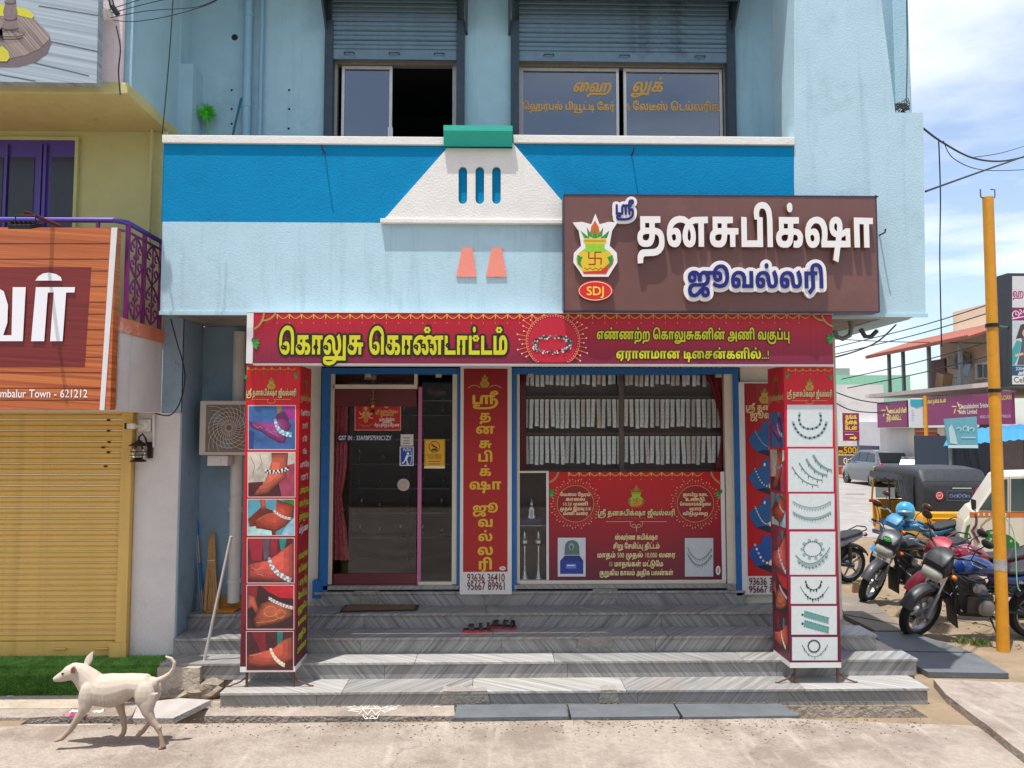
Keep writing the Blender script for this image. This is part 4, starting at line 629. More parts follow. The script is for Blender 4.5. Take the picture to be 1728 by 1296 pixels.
# stone paving strip beside the steps
for nm, mt, pts, z in (('paving_stone', slate2_m, [(1414, 1004), (1462, 1004), (1517, 1053), (1424, 1036)], .05), ('paving_stone', slate2_m, [(1424, 1038), (1520, 1055), (1532, 1064), (1478, 1064)], .055),
                   ('paving_stone', slate_m, [(1470, 1066), (1536, 1066), (1640, 1100), (1500, 1098)], .06), ('paving_stone', slate_m, [(1502, 1100), (1643, 1102), (1702, 1136), (1566, 1134)], .055)):
    struct(MB().prism([G(a, b, z) for a, b in pts], (0, 0, -.05)).build(nm, mt))

# ---------------------------------------------------------------- marble steps
mar1 = streak('streaked_marble', '#5e5e5d', '#a8a6a1', (.72, .55, .62), 52, 1.3, .4, '#8d857a', lo=.3, hi=.7)
mar2 = streak('streaked_marble_mirrored', '#5c5c5b', '#aaa7a2', (-.72, .6, .6), 48, 1.4, .4, '#857c71', lo=.3, hi=.7)
mar3 = streak('streaked_marble_pale', '#737270', '#bab7b0', (.55, .85, .5), 44, 1.6, .4, '#9c9284', lo=.28, hi=.68)
steps = thing('marble_steps', (0, 6.6, 0), 'wide flight of streaked grey marble steps below the shop front', 'steps')
XL = A(271, 1110, 6.92).x
T = [(6.60, 6.94, .142, A(372, 1160, 6.6).x, A(1567, 1160, 6.6).x), (6.92, 7.20, .290, XL, A(1548, 1112, 6.92).x), (7.18, 7.52, .433, XL, A(1480, 1073, 7.18).x), (7.50, 7.84, .575, XL, A(1400, 1030, 7.5).x), (7.80, 8.05, .716, A(530, 1000, 7.8).x, A(1258, 1000, 7.8).x)]
for i, (y0, y1, zt, xa, xb) in enumerate(T):
    rnd = random.Random(31 + i)
    zb = 0.0 if i == 0 else T[i - 1][2]
    cuts = [xa]; x = xa
    while True:
        x += rnd.uniform(1.0, 1.75)
        if x > xb - .5: break
        cuts.append(x)
    cuts.append(xb)
    for k in range(len(cuts) - 1):
        MB().box(cuts[k] + .0015, cuts[k + 1] - .0015, y0 - .018, y1, zt - .024, zt).build('tread_slab', (mar3, mar1, mar2)[rnd.randrange(3)] if i < 2 else (mar1, mar2)[rnd.randrange(2)], steps, bev=.004)
    cuts2 = [xa] + [c + rnd.uniform(-.3, .3) for c in cuts[1:-1]] + [xb - .01]
    for k in range(len(cuts2) - 1):
        MB().box(cuts2[k] + .0015, cuts2[k + 1] - .0015, y0, y0 + .03, zb + .001, zt - .0245).build('riser_slab', (mar1, mar2)[(k + i) % 2], steps)
    if i < 4: MB().box(xa + .004, xb - .012, y0 + .0305, y1 + .9 if i < 3 else y1, zb * .2, zt - .0245).build('step_core', conc2_m, steps)
# broken mortar patches on the steps
mort = mat('mortar_patch', '#8f8a81', 0.95, var=0.2, vs=12, bump=0.8, bs=40)
for (px0, px1, i) in ((748, 822, 0), (1014, 1040, 0), (978, 1032, 2)):
    y0, y1, zt, *_ = T[i]; rnd = random.Random(px0)
    xa, xb = A(px0, 1150, y0).x, A(px1, 1150, y0).x
    top = [(xa + (xb - xa) * k / 8 + rnd.uniform(-.015, .015), y0 + .10 + rnd.uniform(-.05, .05), zt + .003) for k in range(9)]
    fr_ = [(xa + (xb - xa) * k / 8, y0 - .020, zt + .003 - rnd.uniform(0, .004)) for k in range(9)]
    bot = [(xa - .03 + (xb - xa + .06) * k / 8, y0 - .004, zt - .11) for k in range(9)]
    m = MB(); m.loft([bot, fr_, top], cap=False, close=False); m.build('mortar_patch', mort, steps, smooth=True)

# ---------------------------------------------------------------- the shop building
lb = mat('light_blue_plaster', '#aecad4', 0.9, var=0.05, vs=3, bump=0.13, bs=60, spec=.2, runs='#8ba9b1', rth=.53, stain='#97b4bc', ss=1.6, sth=0.56, sfac=0.6)
db = mat('deep_blue_plaster', '#067fae', 0.85, spec=.15, runs='#056b98', rth=.58, var=0.06, vs=4, bump=0.2, bs=70, stain='#0573a1', ss=1.2, sth=0.55)
ub = mat('upper_blue_plaster', '#a3c6d2', 0.9, spec=.2, runs='#82a9b5', var=0.06, vs=4, bump=0.2, bs=60, stain='#88afb9', ss=1.5, sth=0.57)
wh = mat('white_painted_plaster', '#dedbd3', 0.85, runs='#bdb6a8', rth=.58, spec=.2, var=0.05, vs=5, bump=0.2, bs=60, stain='#c9c3b4', ss=2.5, sth=0.6)
cream = mat('cream_painted_wall', '#d5cdbb', 0.85, var=0.06, vs=5, bump=0.2, bs=50, stain='#a3917a', ss=3, sth=0.62)
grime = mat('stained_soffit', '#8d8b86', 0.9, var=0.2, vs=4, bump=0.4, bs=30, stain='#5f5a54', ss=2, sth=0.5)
bld = thing('shop_building', (0, YW, 0), 'two storey light blue corner building with deep blue fascia band and marble steps', 'building')
zb_ = A(864, 530, YF).z
m = MB().pbox(274, 243, 1340, 377, YF, YF + .14); m.build('fascia_band', db, bld)
m = MB().pbox(272, 377, 1340, 530, YF, YF + .14); m.build('fascia_panel', lb, bld)
P = [A(x, y, YF) for x, y in ((1340, -120), (1474, -120), (1487, 0), (1511, 190), (1558, 190), (1562, 530), (1340, 530))]
MB().prism(P, (0, .30, 0)).build('corner_wall', lb, bld)
xr = A(1562, 400, YF).x
MB().box(xr - .28, xr - .002, YF + .30, 8.75, zb_ + .01, A(1560, 190, YF).z).build('corner_return_wall', lb, bld)
MB().box(A(1496, 90, 7.9).x, A(1522, 90, 7.9).x, 7.75, 8.6, A(1500, 215, 7.9).z, 7.4).build('rear_fin', ub, bld)
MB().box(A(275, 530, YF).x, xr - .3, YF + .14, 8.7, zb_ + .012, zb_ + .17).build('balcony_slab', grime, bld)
MB().pbox(268, 527, 1566, 533, YF - .015, YF - .0005).build('drip_moulding', lb, bld)
# parapet ledge, butted against the cap
for a, b in ((273, 749), (866, 1341)):
    MB().pbox(a, 229, b, 242.6, YF - .022, YF + .16).build('parapet_ledge', wh, bld, bev=.006)
# tapering white ornament with three slots
def pent(px): return A(px[0], px[1], YF)
o_pts = [(762, 244), (866, 244), (975, 373), (648, 373)]
top = [A(x, y, YF) for x, y in o_pts]
def slot_outline(x0, x1, y0, y1, n=6):
    r = (x1 - x0) / 2; c = (x0 + x1) / 2
    return [(c + r * math.cos(t), y0 + r - r * math.sin(t)) for t in (math.pi * k / n for k in range(n + 1))] + [(c - r * math.cos(t), y1 - r + r * math.sin(t)) for t in (math.pi * k / n for k in range(n + 1))]
cont = [[(p.x, p.z) for p in top]] + [[(A(x, y, YF).x, A(x, y, YF).z) for x, y in slot_outline(a, b, 283, 346)] for a, b in ((774, 788.5), (802.5, 817), (830.5, 845))]
vs_, fs_ = curve_mesh(cont, 0.03)
MB().add([(v[0], YF - .017 - v[2], v[1]) for v in vs_], fs_).build('tapered_ornament', wh, bld)
m = MB(); z1, z0 = A(800, 372, YF).z, A(800, 379, YF).z
m.box(A(643, 376, YF).x, A(980, 376, YF).x, YF - .05, YF - .0006, z0, z1); m.build('ornament_sill', wh, bld, bev=.004)
# teal hollow-moulded cap
xa, xb = A(748, 225, YF - .12).x, A(865, 225, YF - .12).x
za, zm, zc = A(800, 210, YF - .12).z, A(800, 219, YF - .12).z, A(800, 246, YF - .1).z
prof = [(YF + .17, za), (YF - .10, za), (YF - .10, zm)] + [(YF - .10 + .05 * math.sin(t) , zm + (zc - zm) * (t / (math.pi / 2)) ) for t in (R(15), R(35), R(55), R(75), R(90))] + [(YF - .078, zc), (YF + .17, zc)]
m = MB().prism([(xa, y, z) for y, z in prof], (xb - xa, 0, 0)); m.build('ornament_cap', mat('teal_paint', '#1fae97', 0.6, var=0.06, vs=6, bump=.1), bld)
salm = mat('salmon_paint', '#e58a78', 0.75, var=0.05, bump=.15)
for q in (((780, 418), (797, 418), (804, 467), (770, 467)), ((830, 418), (847, 418), (855, 467), (820, 467))):
    MB().prism([A(x, y, YF - .012) for x, y in q], (0, .011, 0)).build('pylon_relief', salm, bld)
# hooks and their rust
for px, py in ((1066, 262), (548, 258), (1484, 397)):
    p = A(px, py, YF); MB().tube([p, p + Vector((0, -.10, 0)), p + Vector((0, -.11, .03))], .007, 6).build('wall_hook', mat('rusty_iron', '#4a3026', 0.9, 0.3, var=.3, vs=20), bld)
# upper storey wall (in the shade of the slab above)
for a, b, y0, y1 in ((330, 553, -160, 250), (783, 864, -160, 250), (1236, 1312, -160, 250)):
    MB().pbox(a, y0, b, y1, YU, YU + .2).build('upper_wall', ub, bld)
MB().pbox(553, -160, 783, 60, YU + .1, YU + .2).build('upper_wall', ub, bld)
MB().pbox(864, -160, 1236, 60, YU + .1, YU + .2).build('upper_wall', ub, bld)
MB().box(-3.7, 3.3, YF + .02, YU + 3, 7.02, 7.2).build('upper_slab', ub, bld)
x0, x1 = A(1325, 100, YF + .3).x, A(1339, 100, YF + .3).x
MB().box(x0, x1, YF + .301, YF + .62, 4.6, 7.0).build('corner_pier', lb, bld)
# left end pier of the balcony
pa, pb, pc = A(286, 150, 7.45), A(325, 150, 7.45), A(306, 50, 7.45)
MB().box(pa.x, pb.x, 7.45, YU + .2, 4.7, A(300, 107, 7.45).z).build('balcony_pier', ub, bld)
MB().box(pa.x, pc.x, 7.451, YU + .2, A(300, 107, 7.45).z, 7.0).build('balcony_pier', ub, bld)
MB().box(pa.x - .1, A(332, 100, YU).x, YU + .001, YU + .2, 4.6, 7.0).build('upper_wall', ub, bld)
# dark room behind the upper windows
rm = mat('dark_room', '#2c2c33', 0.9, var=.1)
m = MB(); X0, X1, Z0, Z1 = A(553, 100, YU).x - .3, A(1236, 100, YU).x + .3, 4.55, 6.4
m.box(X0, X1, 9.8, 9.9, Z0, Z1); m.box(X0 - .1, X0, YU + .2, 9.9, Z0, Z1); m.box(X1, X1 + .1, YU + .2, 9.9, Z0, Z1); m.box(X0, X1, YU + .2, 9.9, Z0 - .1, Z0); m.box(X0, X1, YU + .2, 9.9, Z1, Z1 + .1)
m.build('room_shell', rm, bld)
# shop-front walls
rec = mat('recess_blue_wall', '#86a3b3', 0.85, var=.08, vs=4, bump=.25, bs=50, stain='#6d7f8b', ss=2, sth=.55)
MB().box(XL - .3, A(412, 700, 7.72).x, 7.72, YW + .15, .575, zb_ + .01).build('wall', rec, bld)
MB().box(A(412, 700, 7.72).x, A(541, 700, YW).x, YW, YW + .15, .575, zb_ + .01).build('wall', cream, bld)
MB().box(A(541, 700, YW).x, 3.4, YW + .02, YW + .15, A(800, 617, YW).z, zb_ + .01).build('wall', cream, bld)
MB().box(A(1250, 700, YW).x, 3.4, YW, YW + .15, .575, A(800, 617, YW).z).build('wall', cream, bld)
MB().box(A(776, 700, YW).x, A(862, 700, YW).x, YW, YW + .15, .717, A(800, 617, YW).z).build('wall', cream, bld)
MB().box(3.4, 3.52, YW + .001, 12, 0, zb_ + .01).build('wall', cream, bld)
# shop interior
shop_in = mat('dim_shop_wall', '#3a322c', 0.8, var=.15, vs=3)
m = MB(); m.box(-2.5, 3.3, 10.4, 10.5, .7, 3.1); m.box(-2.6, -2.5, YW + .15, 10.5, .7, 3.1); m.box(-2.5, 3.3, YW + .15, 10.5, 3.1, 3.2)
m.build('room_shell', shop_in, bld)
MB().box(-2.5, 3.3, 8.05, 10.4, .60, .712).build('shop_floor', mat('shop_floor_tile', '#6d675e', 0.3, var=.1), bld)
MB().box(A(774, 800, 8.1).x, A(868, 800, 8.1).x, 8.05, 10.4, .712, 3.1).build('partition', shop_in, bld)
# kalash of things on the facade: pipes
pipe_m = mat('blue_painted_pipe', '#86b2c6', 0.5, var=.05)
def vpipe(parent, px, w, y0, y1, Y, mt, clamps=()):
    p0, p1 = A(px, y0, Y), A(px, y1, Y); r = w / 2 / FPX * Y
    x = (p0.x + p1.x) / 2
    o = MB().tube([(x, Y, p0.z), (x, Y, p1.z)], r, 14).build('pipe', mt, parent, smooth=True)
    for c in clamps:
        z = A(px, c, Y).z; MB().tube([(x, Y, z - .02), (x, Y, z + .02)], r * 1.13, 14).build('clamp', mt, o, smooth=True)
vpipe(bld, 418, 15, -40, 236, YU - .06, pipe_m, (25, 178))
vpipe(bld, 441, 7, -40, 236, YU - .04, pipe_m, (145,))
vpipe(bld, 399, 19, 560, 1016, 7.64, mat('white_plastic_pipe', '#c9c6bd', .45, var=.08, stain='#8d8778', ss=4), (860, 980))
# a sagging cable loop and bolt holes on the recess wall
for px, py in ((396, 63), (391, 152), (391, 184), (391, 209), (488, 152), (488, 184), (487, 217)):
    p = A(px, py, YU); MB().lathe([(.012 if py != 63 else .035, 0), (.008 if py != 63 else .02, -.008)], (p.x, YU - .0005, p.z), 'y', 8).build('bolt', mat('dark_hole', '#2b2a2c', .9, var=.2), bld)

# ---- upper windows with roller shutters
alum = mat('aged_aluminium', '#a9a59c', 0.45, 0.4, var=.12, vs=20, stain='#6a6259', ss=6, sth=.62)
steel = mat('grey_shutter_steel', '#6b8594', 0.5, 0.2, var=.14, vs=8, bump=.1, bs=40, stain='#3f4a55', ss=2.2, sth=.55)
steel2 = mat('dark_shutter_edge', '#3d4a56', 0.6, 0.3, var=.2, vs=10, stain='#5a4636', ss=5, sth=.6)
g_up = glass('window_glass_tinted', (0.30, 0.36, 0.42), 1.55, 3.2)
def slat_profile(h, d=.018):
    return [(-.001, 0), (-d, h * .12), (-d, h * .40), (-d * .35, h * .50), (-d, h * .60), (-d, h * .86), (-.001, h * .97), (.004, h * .97), (.004, 0)]
def shutter(parent, x0, x1, Y, z0, z1, n, m1, edge, bar_h, name='roller_shutter'):
    rs = MB().box(x0, x1, Y - .012, Y + .012, z0, z0 + bar_h).build(name, edge, parent)
    h = (z1 - z0 - bar_h) / n; first = None
    for k in range(n):
        z = z0 + bar_h + k * h
        if first is None:
            first = MB().prism([(x0, Y + a, z + b) for a, b in slat_profile(h)], (x1 - x0, 0, 0)).build('slat', m1, rs)
        else:
            c = dup(first, (0, 0, k * h), rs)
    return rs
for wi, (xa, xb, ra, rb, panes) in enumerate(((562, 772, 547, 784, ((577, 662), (668, 762))), (874, 1228, 862, 1242, ((878, 1044), (1052, 1218))))):
    win = MB()
    z0, z1 = A(700, 240, YU + .1).z, A(700, 104, YU + .1).z
    X = lambda p: A(p, 170, YU + .1).x
    win.box(X(xa), X(xa) + .05, YU + .06, YU + .15, z0, z1); win.box(X(xb) - .05, X(xb), YU + .06, YU + .15, z0, z1)
    win.box(X(xa) + .05, X(xb) - .05, YU + .065, YU + .15, z1 - .05, z1)
    w = win.build('window', alum, bld)
    for k, (a, b) in enumerate(panes):
        if wi == 0 and k == 1: continue                               # this leaf is slid open
        f = MB(); t = .028
        f.box(X(a), X(a) + t, YU + .08, YU + .12, z0, z1 - .06); f.box(X(b) - t, X(b), YU + .08, YU + .12, z0, z1 - .06); f.box(X(a) + t, X(b) - t, YU + .082, YU + .118, z1 - .09, z1 - .06)
        f.build('sash_frame', mat('pale_aluminium', '#cfcbc4', .4, .3, var=.08, vs=20), w)
        MB().box(X(a) + t, X(b) - t, YU + .098, YU + .104, z0, z1 - .09).build('pane', g_up, w)
    if wi == 0:
        MB().box(X(656), X(664), YU + .06, YU + .08, z0 + .02, z0 + .14).build('latch', mat('pale_aluminium', '#cfcbc4'), w)
    zs, zt = A(700, 99, YU - .05).z, A(700, -60, YU - .05).z
    xs, xe = A(ra + 14, 50, YU - .02).x, A(rb - 13, 50, YU - .02).x
    rs = shutter(bld, xs, xe, YU - .02, zs, zt, 9, steel, steel, .10)
    for a, b in ((ra, ra + 14), (rb - 14, rb)):
        MB().pbox(a, 34, b, 240, YU - .05, YU + .05).build('guide_rail', steel2, rs)
    # sheet-metal hood over the roll
    hx0, hx1 = A(ra - 4, 20, YU - .2).x, A(rb + 4, 20, YU - .2).x
    zh = A(700, 22, YU - .2).z
    m = MB().prism([(hx0, YU, zh - .12), (hx0, YU - .05, zh - .10), (hx0, YU - .26, zh + .12), (hx0, YU - .28, zh + .6), (hx0, YU, zh + .6)], (.02, 0, 0))
    m.prism([(hx1 - .02, YU, zh - .12), (hx1 - .02, YU - .05, zh - .10), (hx1 - .02, YU - .26, zh + .12), (hx1 - .02, YU - .28, zh + .6), (hx1 - .02, YU, zh + .6)], (.02, 0, 0))
    m.box(hx0 + .02, hx1 - .02, YU - .27, YU - .25, zh + .13, zh + .6); m.build('shutter_hood', steel2, rs)
    for f in (.14, .5, .86):
        x = xs + (xe - xs) * f; MB().tube([(x - .05, YU - .035, zs + .055), (x - .05, YU - .06, zs + .055), (x + .05, YU - .06, zs + .055), (x + .05, YU - .035, zs + .055)], .006, 6).build('handle', steel2, rs)
# dusty pink drape in the tailor's room
def drape(parent, name, mt, x0, x1, Y, z0, z1, waves, amp, pinch=None, n=48, rows=10, label=None, cat=None):
    vs, fs = [], []
    for j in range(rows + 1):
        t = j / rows; z = z1 + (z0 - z1) * t
        a, b = x0, x1
        if pinch: a, b = pinch(t, x0, x1)
        for i in range(n + 1):
            s_ = i / n; vs.append((a + (b - a) * s_, Y + amp * math.sin(s_ * waves * 2 * math.pi + t * .8) * (0.6 + .4 * t), z))
    for j in range(rows):
        for i in range(n): k = j * (n + 1) + i; fs.append((k, k + n + 1, k + n + 2, k + 1))
    o = MB().add(vs, fs).build(name, mt, parent, smooth=True, at=None if parent else (x0, Y, z0))
    if not parent: tag(o, label, cat)
    return o
gold_p = mat('gold_vinyl_letter', '#d6a034', .45, var=.06); wl_ = thing('window_lettering', A(1050, 190, YU + .09), 'golden Tamil lettering stuck across the upper right window', 'lettering'); fw = PF(YU + .096); ew = lambda mb: mb.build('letter', gold_p, wl_)
write(None, fw, 'ஹை', 966, 1029, 155, 139, .001, shear=.3, each=ew); write(None, fw, 'லுக்', 1066, 1117, 155, 138, .001, shear=.3, each=ew); write(None, fw, 'ஹெர்பல் பியூட்டி கேர்', 882, 1037, 185, 175, .001, each=ew); write(None, fw, '& லேடீஸ் டெய்லரிங்', 1056, 1216, 186, 175, .001, each=ew)
drape(None, 'pink_drape', mat('pink_cloth', '#b06a8e', .9, var=.1), A(1128, 200, 8.1).x, A(1222, 200, 8.1).x, 8.1, A(1150, 244, 8.1).z, A(1150, 120, 8.1).z, 4, .03, lambda t, a, b: (a + (1 - t) * .22, b), label='pink cloth hanging inside the upper window at its right end', cat='cloth')
# ================================================================ the neighbour on the left
nb_x = A(274, 620, 7.25).x
olive = mat('olive_yellow_plaster', '#bfc188', 0.85, var=.06, vs=4, bump=.2, bs=50, stain='#989252', ss=1.5, sth=.58)
olive2 = mat('pale_yellow_edge', '#c6bf84', 0.8, var=.08, vs=6, bump=.2, stain='#8d8458', ss=3)
nwhite = mat('whitewashed_plaster', '#d2cdc8', 0.9, runs='#aaa29b', rth=.57, var=.06, vs=4, bump=.35, bs=45, stain='#b1aaa5', ss=2.4, sth=.6)
nei = thing('neighbour_building', (-4.6, YN, 0), 'olive yellow building with yellow roller shutter and balcony at the left edge', 'building')
zsl = A(195, 158, 6.42).z
MB().box(-8, nb_x, 6.42, YN + .2, zsl, zsl + .10).build('roof_slab', olive2, nei, bev=.01)
MB().box(-8, nb_x - .05, YN, YN + .2, 3.1, zsl - .001).build('upper_wall', olive, nei)
MB().box(nb_x - .05, nb_x - .001, YN - .02, YN + .2, 3.1, zsl - .001).build('upper_wall', olive, nei)
MB().box(nb_x - .12, nb_x - .01, 6.50, 7.50, zsl + .101, 8.0).build('side_wall', ub, nei)
vpipe(nei, 254, 6, 205, 420, YN - .05, olive2, (250, 330))
# white column above the slab, beside the billboard
xc0, xc1 = A(166, 80, 6.46).x, A(212, 80, 6.46).x
MB().box(xc0, xc1 - .02, 6.44, 6.49, zsl + .101, 8.0).build('column', mat('pinkish_white_plaster', '#e2d3d3', .85, var=.08, vs=8, bump=.3, stain='#b9a98f', ss=5), nei, bev=.01)
# recessed purple window
pur = mat('purple_gloss_paint', '#4b3a92', .4, var=.08, vs=8)
dkp = mat('dark_window_pane', '#1d1a1c', .25, var=.2, vs=6)
rv = MB(); wx0, wx1, wz1, wz0 = A(-90, 300, YN).x, A(128, 300, YN).x, A(60, 238, YN).z, A(60, 400, YN).z
rv.box(wx1, wx1 + .03, YN - .035, YN - .0005, wz0, wz1 + .03); rv.box(wx0, wx1, YN - .035, YN - .0005, wz1, wz1 + .03); rv.build('window_reveal', olive, nei)
win = MB().box(wx0, wx1, YN - .02, YN - .002, wz0, wz1).build('window', pur, nei)
for a, b in ((-60, 3), (12, 56), (84, 126)):
    MB().pbox(a, 265, b, 400, YN - .026, YN - .0205).build('pane', dkp, win)
for a in (8, 66, 74):
    MB().pbox(a - 3, 243, a + 2, 400, YN - .045, YN - .0205).build('mullion', pur, win)
# balcony floor edge, concrete canopy beam behind the sign
zbf = A(190, 535, 6.4).z
zbb = A(190, 692, 6.4).z
MB().box(-8, nb_x, 6.42, YN - .001, zbb, zbf - .12).build('canopy_beam', nwhite, nei)
MB().box(-8, nb_x + .01, 6.40, YN - .001, zbf - .119, zbf).build('balcony_edge', mat('peeling_orange_paint', '#d98160', .8, var=.12, vs=8, bump=.3, stain='#d8d2cc', ss=5, sth=.52, sfac=1.0), nei)
# balcony railing: blue-violet rails in front, magenta scroll panel on the side
rail_m = mat('violet_rail_paint', '#4c3f9e', .35, var=.06)
mag_m = mat('magenta_grille_paint', '#7d2a6e', .45, var=.1, vs=12)
rl = thing('balcony_railing', (-4.5, 6.5, zbf), 'violet tube railing with magenta scrollwork panel on the left balcony', 'railing')
zr = A(150, 371, 6.45).z
pr0, pr1 = Vector((-8, 6.46, zr)), Vector((nb_x - .1, 6.46, zr))
MB().tube([pr0, pr1, Vector((nb_x - .02, 6.54, zr)), Vector((nb_x - .02, YN - .02, zr))], .022, 10).build('top_rail', rail_m, rl, smooth=True)
MB().tube([pr0 - Vector((0, 0, .075)), pr1 - Vector((0, 0, .075)), Vector((nb_x - .02, 6.54, zr - .075)), Vector((nb_x - .02, YN - .02, zr - .075))], .012, 8).build('lower_rail', mag_m, rl, smooth=True)
for yy in (6.55, 6.86, YN - .05):
    MB().box(nb_x - .035, nb_x - .005, yy - .016, yy + .016, zbf, zr - .01).build('post', mag_m, rl)
for px in (165, 30):
    x = A(px, 390, 6.46).x; MB().box(x - .012, x + .012, 6.45, 6.474, zbf, zr - .01).build('post', mag_m, rl)
hz = (zr - .1 - zbf) / 2
for j in range(2):
    for (ya, yb) in ((6.57, 6.845), (6.875, YN - .07)):
        c = Vector((nb_x - .02, (ya + yb) / 2, zbf + .02 + hz * (j + .5))); ry, rz = (yb - ya) / 2, hz / 2 * .96
        m = MB(); Yv, Zv = Vector((0, 1, 0)), Vector((0, 0, 1))
        for sx in (-1, 1):
            for sz in (-1, 1):
                pts = [c + Yv * (sx * ry * (1 - math.cos(t) ** 2 * .95)) + Zv * (sz * rz * math.cos(t) * (1 if t < math.pi / 2 else 1)) for t in (math.pi / 2 * k / 8 for k in range(9))]
                m.tube(pts, .009, 6)
                m.tube([c + Yv * (sx * ry * .5 + .22 * ry * math.cos(a)) + Zv * (sz * rz * .42 + .2 * rz * math.sin(a)) for a in (2 * math.pi * k / 10 for k in range(9))], .008, 6)
        m.tube([c - Zv * rz, c + Zv * rz], .009, 6); m.ball(c, .026, 8, 6)
        m.build('scroll_panel', mag_m, rl)
# wooden-plank advertising board on the canopy
wd1 = streak('printed_orange_planks', '#96421a', '#c9743a', (.03, 0, 1), 42, 1.6, .5)
wd2 = streak('printed_red_planks', '#5e1414', '#84261f', (.03, 0, 1), 42, 1.6, .5)
wb = thing('wood_print_signboard', (-4.4, 6.3, zbb), 'orange wood plank print signboard with cut white letters at left edge', 'signboard')
YB = 6.30
bx1 = A(192, 500, YB).x
fz0, fz1 = A(90, 691, YB).z, A(90, 384, YB).z
MB().box(-7, bx1, YB, YB + .09, fz0, fz1).build('board', wd1, wb)
pv = Vector((A(197, 390, YB).x, YB - .004, 0))
MB().prism([A(188, 384, YB - .004), A(198, 384, YB - .004), A(176, 692, YB - .004), A(168, 692, YB - .004)], (0, .003, 0)).build('edge_trim', mat('white_trim', '#d5d3d0', .6, var=.05), wb)
ff = PF(YB)
m = MB()
for k in range(1, 13):
    y = 384 + k * 24.2 + (k % 3) * 2; rect(m, ff, -60, y, 186 - (y - 384) * .062, y + 1.5, .0012)
m.build('plank_line', mat('dark_plank_joint', '#5e230d', .6, var=.2), wb)
m = MB(); poly(m, ff, [(-60, 451), (154, 451), (143, 619), (-60, 619)], .002); m.build('name_panel', wd2, wb)
m = MB()
wht = mat('white_print', '#e9e9ea', .5, var=.02)
# the two cut-off letters, traced as thick strokes
for pts in ([(23, 485), (45, 485), (40, 576), (0, 576), (-30, 576), (-30, 566), (21, 566)], [(-45, 481), (-12, 481), (8, 492), (15, 515), (14, 545), (7, 566), (-8, 566), (-2, 540), (-2, 515), (-12, 499), (-45, 499)],
            [(62, 485), (128, 485), (127, 494), (113, 494), (107, 576), (86, 576), (92, 494), (82, 494), (76, 576), (54, 576)], [(61, 474), (106, 474), (104, 468), (96, 463), (84, 460.5), (74, 462), (66, 467)]):
    m = MB(); poly(m, ff, pts, .012); m.build('lettering', wht, wb)
write(None, ff, 'mbalur Town - 621212', 1, 147.5, 670.5, 658.5, .003, bold=6, each=lambda mb: mb.build('lettering', wht, wb))
# floodlight on its bracket above the board
fl = thing('floodlight', A(45, 385, 6.0), 'black LED floodlight on a rusty arm above the orange signboard', 'floodlight')
blk = mat('black_metal', '#1c1d20', .5, .2, var=.15)
rust = mat('rusty_red_arm', '#59261e', .8, .2, var=.3, vs=14)
MB().tube([A(100, 381, 6.34), A(62, 365, 6.2), A(40, 357, 6.0)], .015, 8).build('arm', rust, fl)
MB().tube([A(26, 380, 5.95), A(26, 364, 5.95), A(60, 364, 5.95), A(60, 382, 5.95)], .006, 6).build('bracket', blk, fl)
c = A(42, 385, 5.93)
MB().prism([c + Vector(v) for v in ((-.095, -.05, -.02), (.07, -.05, -.02), (.10, .07, .03), (-.06, .07, .03))], (0, -.005, .03)).build('lamp_body', blk, fl)
for k in range(6): MB().cbox(c + Vector((-.08 + k * .034, -.0, .035)), (.008, .11, .02)).build('cooling_fin', blk, fl)
# upper billboard: grey planks and the foot of a turned wooden pedestal
gw = streak('printed_grey_planks', '#84929a', '#b0bcc2', (.14, 0, 1), 40, 1.5, .6)
bb = thing('grey_plank_billboard', (-4.3, 6.25, zsl + .1), 'weathered grey plank billboard picturing a turned wooden pedestal, top left', 'billboard')
YG = 6.25; fg = PF(YG)
MB().prism([A(-80, 137, YG), A(163, 140, YG), A(168, -100, YG), A(-80, -100, YG)], (0, .08, 0)).build('board', gw, bb)
m = MB()
for pts in ([(66, 10), (166, 26)], [(86, 70), (166, 87)], [(58, 106), (150, 128)], [(-40, 118), (60, 137)]): line(m, fg, pts, 1.6, .0015)
m.build('plank_line', mat('grey_plank_joint', '#4d565c', .7), bb)
ped = streak('printed_pedestal_wood', '#5e504e', '#a89789', (.75, 0, .66), 90, 2, .6)
m = MB(); poly(m, fg, [(-60, 85), (0, 113), (30, 113), (60, 105), (80, 90), (87, 72), (84, 62), (60, 84), (20, 98), (-60, 85)], .002); m.build('pedestal_rim', mat('printed_dark_wood', '#6a5a5c', .6), bb)
m = MB(); poly(m, fg, [(-60, 20), (20, 18), (60, 34), (84, 58), (84, 66), (68, 82), (44, 93), (16, 99), (-60, 86)], .003); m.build('pedestal_base', ped, bb)
m = MB(); poly(m, fg, [(-40, 110), (-10, 88), (4, 78), (14, 86), (17, 98), (12, 104), (-40, 104)], .0045); poly(m, fg, [(-40, 5), (10, 8), (46, 15), (58, 26), (55, 32), (30, 26), (-40, 30)], .0042); m.build('yellow_shape', mat('printed_yellow', '#c3bd2c', .6), bb)
m = MB()
poly(m, fg, [(6, 70)] + ring_arc(18, 62, 25, 11, 180, 360, 12) + [(42, 52), (32, 46), (28, 34), (30, 20), (26, 4), (30, -60), (6, -60), (10, 4), (6, 20), (8, 34), (4, 46), (-6, 54)], .006); m.build('pedestal_stem', mat('printed_stem_wood', '#7a6866', .6, var=.2, vs=20), bb)
m = MB()
for y, w in ((62, 24), (66, 22), (50, 14), (34, 11), (6, 10)): line(m, fg, ring_arc(18, y - 4, w, 5, 20, 160, 8), 1.4, .0075)
m.build('turning_line', mat('printed_wood_shadow_line', '#43383a', .7), bb)
